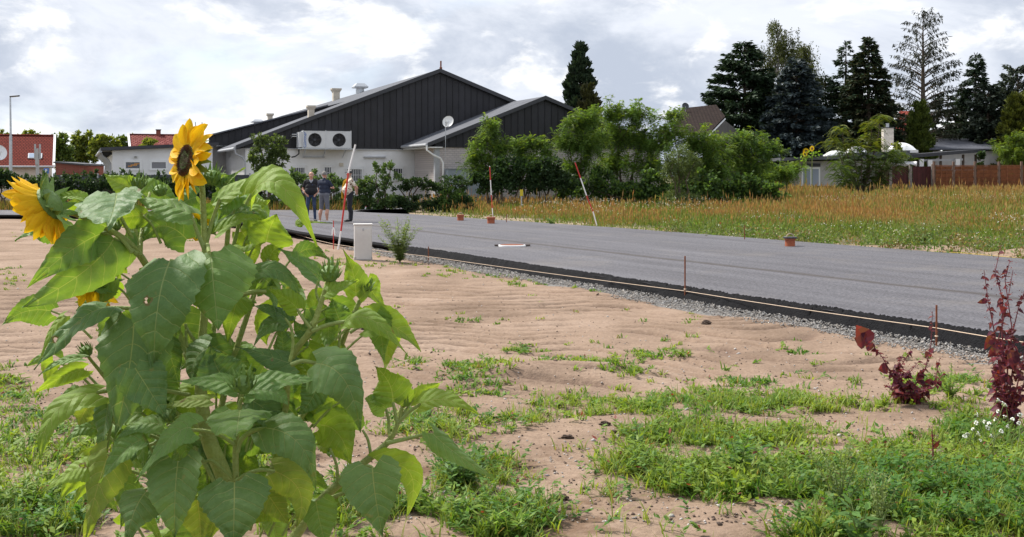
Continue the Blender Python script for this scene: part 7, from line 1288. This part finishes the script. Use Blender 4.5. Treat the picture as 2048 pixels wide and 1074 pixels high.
# --- petioles
for pts, rad, d in (([(410, 500, 0), (395, 465), (381, 427)], [11, 8, 6], -.04), ([(411, 492, 0), (425, 440), (440, 398)], [10, 8, 7], 0), ([(415, 490), (418, 505, -.10)], [9, 7], -.04), ([(466, 495), (485, 425), (503, 388)], [9, 7, 7], .1), ([(410, 560), (370, 530), (340, 521)], [8, 7, 7], -.1), ([(402, 700), (375, 660), (371, 648)], [8, 7, 6], 0), ([(265, 505), (235, 470), (200, 467)], [9, 8, 7], -.03), ([(275, 508), (250, 490), (228, 476)], [8, 7, 6], -.02), ([(290, 620), (250, 616), (212, 616)], [9, 8, 8], -.02),
   ([(440, 640), (470, 598), (500, 585), (532, 583)], [8, 11, 10, 7], .0), ([(462, 690), (455, 650), (445, 620)], [5, 5, 4], .05), ([(580, 723), (586, 690), (582, 655), (570, 636)], [7, 6, 6, 4], -.03), ([(622, 657), (605, 635), (594, 617)], [8, 6, 5], -.03), ([(624, 662), (655, 650), (690, 643)], [9, 8, 7], -.03), ([(640, 605), (632, 585), (636, 562)], [6, 5, 4], .0), ([(676, 708), (680, 670), (678, 642)], [6, 6, 5], .06), ([(700, 665), (715, 656), (733, 651)], [8, 6, 5], .06), ([(582, 730), (605, 722), (632, 727)], [9, 8, 8], -.06), ([(650, 722), (640, 705), (632, 698)], [5, 5, 4], .06),
   ([(774, 886), (815, 877), (845, 870), (867, 869)], [10, 8, 7, 6], .02), ([(795, 850), (790, 825), (786, 804)], [7, 7, 6], .02), ([(797, 845), (812, 820), (825, 801)], [7, 5, 4], .05), ([(797, 845), (820, 822), (843, 808)], [7, 7, 6], .02), ([(778, 868), (777, 840), (772, 818)], [6, 6, 6], .04), ([(742, 912), (736, 880), (725, 860)], [7, 6, 5], .06), ([(676, 965), (673, 930), (660, 897)], [7, 6, 5], .04), ([(715, 942), (735, 932), (745, 936)], [7, 7, 7], -.06), ([(660, 996), (690, 985), (705, 983)], [8, 7, 6], .02),
   ([(472, 962), (490, 950), (520, 940), (550, 943)], [8, 8, 7, 6], -.11), ([(476, 905), (482, 880), (505, 862), (533, 857)], [7, 9, 9, 8], -.12), ([(470, 962), (452, 945), (425, 922), (408, 925)], [7, 7, 7, 6], -.1), ([(430, 968), (408, 925), (388, 900), (402, 870)], [8, 9, 8, 7], -.08), ([(470, 890), (440, 870), (410, 862), (382, 860)], [7, 8, 8, 7], -.12), ([(300, 870), (320, 880), (300, 890)], [7, 8, 6], -.1), ([(345, 968), (305, 955), (240, 935)], [9, 8, 6], -.06), ([(340, 955), (300, 975), (260, 990)], [7, 7, 5], -.08), ([(480, 820), (478, 808), (484, 795)], [5, 5, 5], -.12), ([(380, 790), (280, 775), (192, 785)], [8, 8, 9], -.03), ([(230, 770), (222, 850), (205, 930)], [5, 6, 6], -.06), ([(400, 770), (395, 725), (374, 690), (372, 660)], [9, 8, 7, 5], -.02), ([(412, 770), (418, 740), (430, 730)], [6, 5, 5], .0)):
    stalk(pts, rad, 'petiole', M_PETI, 8, d)
# --- flowers and buds
M_PETAL = None
def petal_mat():
    m, nt, b = new_mat('yellow_petal'); n = nt.nodes; L = nt.links.new; uv = n.new('ShaderNodeUVMap'); uv.uv_map = 'UVMap'; mp = n.new('ShaderNodeMapping'); mp.inputs['Scale'].default_value = (1.2, 9, 1); L(uv.outputs[0], mp.inputs[0]); t = n.new('ShaderNodeTexNoise'); t.inputs['Scale'].default_value = 3; L(mp.outputs[0], t.inputs['Vector']); r = n.new('ShaderNodeValToRGB'); e = r.color_ramp.elements; e[0].position = .3; e[0].color = (.72, .33, .004, 1); e[1].position = .65; e[1].color = (.86, .55, .012, 1); oi = n.new('ShaderNodeObjectInfo'); ad = n.new('ShaderNodeMath'); ad.operation = 'MULTIPLY_ADD'; L(oi.outputs['Random'], ad.inputs[0]); ad.inputs[1].default_value = .25; L(t.outputs[0], ad.inputs[2]); L(ad.outputs[0], r.inputs[0]); L(r.outputs[0], b.inputs['Base Color']); b.inputs['Roughness'].default_value = .55; b.inputs['Specular IOR Level'].default_value = .2
    bp = n.new('ShaderNodeBump'); bp.inputs['Strength'].default_value = .4; bp.inputs['Distance'].default_value = .003; L(t.outputs[0], bp.inputs['Height']); L(bp.outputs[0], b.inputs['Normal'])
    tr = n.new('ShaderNodeBsdfTranslucent'); L(r.outputs[0], tr.inputs['Color']); ms = n.new('ShaderNodeMixShader'); ms.inputs[0].default_value = .35; L(b.outputs[0], ms.inputs[1]); L(tr.outputs[0], ms.inputs[2]); L(ms.outputs[0], n['Material Output'].inputs['Surface']); return m
M_PETAL = petal_mat()
M_BRACT = mat('green_bract', (.16, .26, .05), .55, .2, 20, .3, 60); M_BACK = mat('flower_back', (.12, .20, .045), .6, .2, 20, .4, 60)
def strip_mesh(name, C, side, nrm, hw, m, parent, cup=.3, seed=0, rag=.0, tip_split=False):
    n, k = len(C), 5; vv = np.linspace(-1, 1, k); V = []
    r = np.random.default_rng(seed)
    for i in range(n):
        for v in vv: V.append(C[i] + side[i] * v * hw[i] + nrm[i] * (cup * hw[i] * v * v + .12 * hw[i] * math.cos(v * 6 + seed)) )
    i = np.arange(n * k).reshape(n, k); F = np.stack([i[:-1, :-1], i[:-1, 1:], i[1:, 1:], i[1:, :-1]], -1).reshape(-1, 4); uv = np.array([(a / (n - 1), (v + 1) / 2) for a in range(n) for v in vv]); return mesh_np(name, np.array(V), F, m, parent, smooth=True, uv=uv)
def ray(parent, name, c, d, nrm, L, W, m, seed, bend=.2, twist=0., cup=.3, prof=None):
    """petal or bract: strip from c along d, bending towards -nrm (or forward if negative)"""
    r = np.random.default_rng(seed); n = 10; s = np.linspace(0, 1, n); d = unit(d); nrm = unit(nrm - d * np.dot(nrm, d)); sd = np.cross(d, nrm); a = bend * s; C = c + (d * (L * s * (1 - .25 * a * a * s))[:, None]) - nrm * (L * bend * .55 * s ** 2)[:, None] + sd * (L * .08 * math.sin(seed) * s ** 2)[:, None]
    prof = prof or ([0, .15, .4, .65, .85, .95, 1], [.35, .7, 1, .92, .55, .25, .0]); hw = W / 2 * np.interp(s, *prof); tg = unit(np.gradient(C, axis=0)); tw = twist * s; side = sd[None] * np.cos(tw)[:, None] + np.cross(tg, sd[None]) * np.sin(tw)[:, None]; nn = np.cross(side, tg); return strip_mesh(name, C, side, nn, hw, m, parent, cup, seed)
def flower(px, py, d, nrm, rdisc, rpet, npet, seed, disc_depth=.4, up=(0, 0, 1), drop=None, back=True, forward=0.15, wpet=.030, wild=.25):
    r = np.random.default_rng(seed); c = P(px, py, SD + d); nrm = unit(V3(nrm)); a = unit(np.cross(V3(up), nrm)); e = np.cross(nrm, a); R0 = rdisc * PXM
    m, nt, b = new_mat('disc_florets'); n = nt.nodes; L = nt.links.new; tc = n.new('ShaderNodeTexCoord'); gr = n.new('ShaderNodeVectorMath'); gr.operation = 'LENGTH'; L(tc.outputs['Object'], gr.inputs[0]); rp = n.new('ShaderNodeValToRGB'); el = rp.color_ramp.elements; el[0].position = 0; el[0].color = (.13, .11, .06, 1); el[1].position = .045; el[1].color = (.20, .085, .012, 1); k1 = el.new(.016); k1.color = (.10, .075, .045, 1); k2 = el.new(.024); k2.color = (.045, .018, .008, 1); k3 = el.new(.034); k3.color = (.10, .035, .008, 1); L(gr.outputs['Value'], rp.inputs[0]); L(rp.outputs[0], b.inputs['Base Color']); b.inputs['Roughness'].default_value = .85
    # disc with florets: small cones on a spiral
    hd = MB().lathe(c - nrm * R0 * .5, [(.004, -R0 * .25), (R0 * .5, -R0 * .2), (R0 * .95, R0 * .1), (R0 * 1.05, R0 * .35), (R0 * .9, R0 * .52), (R0 * .5, R0 * .62), (.002, R0 * .55)], nrm, 28).build('flower_head', M_BACK, None, smooth=True)
    hd.data.transform(Matrix.Translation(-Vector(c))); hd.parent = sf; hd.location = Vector(c) - parent_origin(sf)
    # children of the head keep world coordinates through parent_origin
    fl = MB(); N = 420
    for i in range(N):
        q = (i + .5) / N; rr = R0 * .98 * math.sqrt(q); th = i * 2.39996; u = a * math.cos(th) + e * math.sin(th); h = R0 * (.10 + .05 * r.random()) * (1.3 if q > .35 else .8); p = c + u * rr + nrm * (R0 * .10 * (1 - q * q) * (1 if q > .1 else .8)); s_ = R0 * .045; t1 = -a * math.sin(th) + e * math.cos(th)
        fl.add([p + u * s_, p - u * s_ * .5 + t1 * s_ * .87, p - u * s_ * .5 - t1 * s_ * .87, p + nrm * h + u * r.normal() * s_ * .5 + t1 * r.normal() * s_ * .5], [(0, 1, 3), (1, 2, 3), (2, 0, 3)])
    fo = fl.build('florets', m, hd)
    for i in range(npet):
        th = 2 * math.pi * (i + r.uniform(-.25, .25)) / npet; u = a * math.cos(th) + e * math.sin(th); lay = i % 2; L0 = rpet * PXM * r.uniform(.82, 1.12); bd = r.uniform(-.15, .5) if drop is None else max(-.12, drop + r.normal() * wild)
        dd = unit(u + nrm * (forward + r.normal() * .10)); ray(hd, 'petal', c + u * R0 * .92 - nrm * R0 * (.06 + .14 * lay), dd, nrm, L0, wpet * r.uniform(.75, 1.2), M_PETAL, seed * 100 + i, bd, r.normal() * .5, .35)
    if back:
        for i in range(16):
            th = 2 * math.pi * (i + r.uniform(-.3, .3)) / 16; u = a * math.cos(th) + e * math.sin(th); ray(hd, 'bract', c + u * R0 * .85 - nrm * R0 * .42, unit(u - nrm * r.uniform(.1, .7)), nrm, R0 * r.uniform(.9, 1.3), R0 * .55, M_BRACT, seed * 77 + i, r.uniform(.1, .9), r.normal() * .3, .3, ([0, .2, .5, .8, 1], [.9, 1, .7, .25, 0]))
    return hd
flower(371, 321, -.06, (-.74, -.64, .15), 32, 52, 27, 1, drop=.25, forward=.10, wpet=.031, wild=.5)
flower(94, 411, -.10, (-.85, .06, -.52), 33, 60, 34, 2, drop=.1, forward=.7, wpet=.034, wild=.35)
flower(186, 556, .06, (-.75, .35, -.30), 30, 50, 16, 3, drop=.3, forward=.3, wpet=.026)
flower(400, 455, .16, (.2, .9, .1), 14, 24, 9, 4, drop=.3, wpet=.02)
def bud(px, py, d, r0, nrm, seed, nb=26, spike=1.2):
    r = np.random.default_rng(seed); c = P(px, py, SD + d); R0 = r0 * PXM; nrm = unit(V3(nrm)); a = unit(np.cross(nrm, np.array([.3, .9, .1]))); e = np.cross(nrm, a)
    b = MB().lathe(c, [(.003, -R0 * .9), (R0 * .6, -R0 * .75), (R0 * .95, -R0 * .2), (R0 * .9, R0 * .3), (R0 * .5, R0 * .65), (.003, R0 * .75)], nrm, 18).build('bud', M_BACK, sf, smooth=True)
    for i in range(nb):
        th = 2 * math.pi * i / nb * 3.0 + r.uniform(-.2, .2); u = a * math.cos(th) + e * math.sin(th); lv = i / nb; p = c + u * R0 * (.95 - .35 * lv) + nrm * R0 * (-.45 + .9 * lv)
        ray(b, 'bract', p, unit(u * (.55 - .4 * lv) + nrm * (.65 + .5 * lv)), u, R0 * spike * r.uniform(.75, 1.25), R0 * .36, M_BRACT, seed * 31 + i, r.uniform(-.5, .5), r.normal() * .3, .35, ([0, .25, .6, 1], [.8, 1, .5, 0]))
bud(660, 546, -.04, 20, (.1, -.2, 1), 11); bud(486, 768, -.20, 20, (.05, -.3, 1), 12, 30, 1.3); bud(276, 367, .03, 15, (.2, -.1, 1), 13, 22, 1.4); bud(424, 354, .10, 19, (.2, -.3, .9), 14, 30, 1.1); bud(732, 574, .07, 14, (.35, -.2, .9), 15); bud(808, 796, .06, 16, (.3, -.3, .9), 16); bud(337, 830, -.12, 15, (0, -.4, .9), 17, 26, 1.5); bud(172, 702, .02, 14, (-.4, -.3, .8), 18); bud(424, 458, .08, 12, (.2, -.2, 1), 19, 20, 1.4); bud(540, 512, .12, 10, (.2, 0, 1), 20, 16, 1.2); bud(232, 452, -.02, 11, (-.2, -.3, .9), 21, 18, 1.6); bud(320, 380, .14, 15, (-.2, -.3, .9), 22, 22, 1.2); bud(160, 566, .02, 18, (-.6, -.5, .4), 23, 24, 1.3)
# sunflowers growing on the bungalow roof edge, far away
def far_sunflower(label, px, py, Y, seed):
    r = np.random.default_rng(seed); c = P(px, py, Y); t = thing('far_sunflower', label, 'sunflower', (c[0], Y, 0), 'sunflowers by the bungalow'); MB().tube([(c[0], Y, 0), c], .03, 6).build('stem', M_STEM, t); n = unit(np.array([r.normal() * .5, -1, .2])); a = unit(np.cross(UP, n)); e = np.cross(n, a)
    MB().lathe(c, [(.005, -.03), (.09, -.02), (.09, .02), (.005, .04)], n, 12).build('disc', mat('far_disc', (.12, .05, .01), .8), t); pm = MB()
    for k in range(14): th = k * .4488; u = a * math.cos(th) + e * math.sin(th); v = -a * math.sin(th) + e * math.cos(th); pm.add([c + u * .08, c + u * .16 + v * .035, c + u * .25, c + u * .16 - v * .035], [(0, 1, 2, 3)])
    pm.build('petals', M_PETAL, t); m = 20; C = np.stack([c[0] + r.normal(size=m) * .25, Y + r.normal(size=m) * .2, c[2] - r.uniform(.05, .7, m)], -1); crown('leaves', t, [quads(C, rand_dirs(r, m), UP + rand_dirs(r, m) * .5, np.full(m, .28), np.full(m, .2))], M_FOL, GC, r)
for x, y, l in ((1612, 302, 'distant sunflower, left bloom beside the bungalow roof'), (1624, 297, 'distant sunflower, highest bloom beside the bungalow roof'), (1610, 308, 'distant sunflower, lowest bloom beside the bungalow roof')): far_sunflower(l, x, y, 91, x + y)
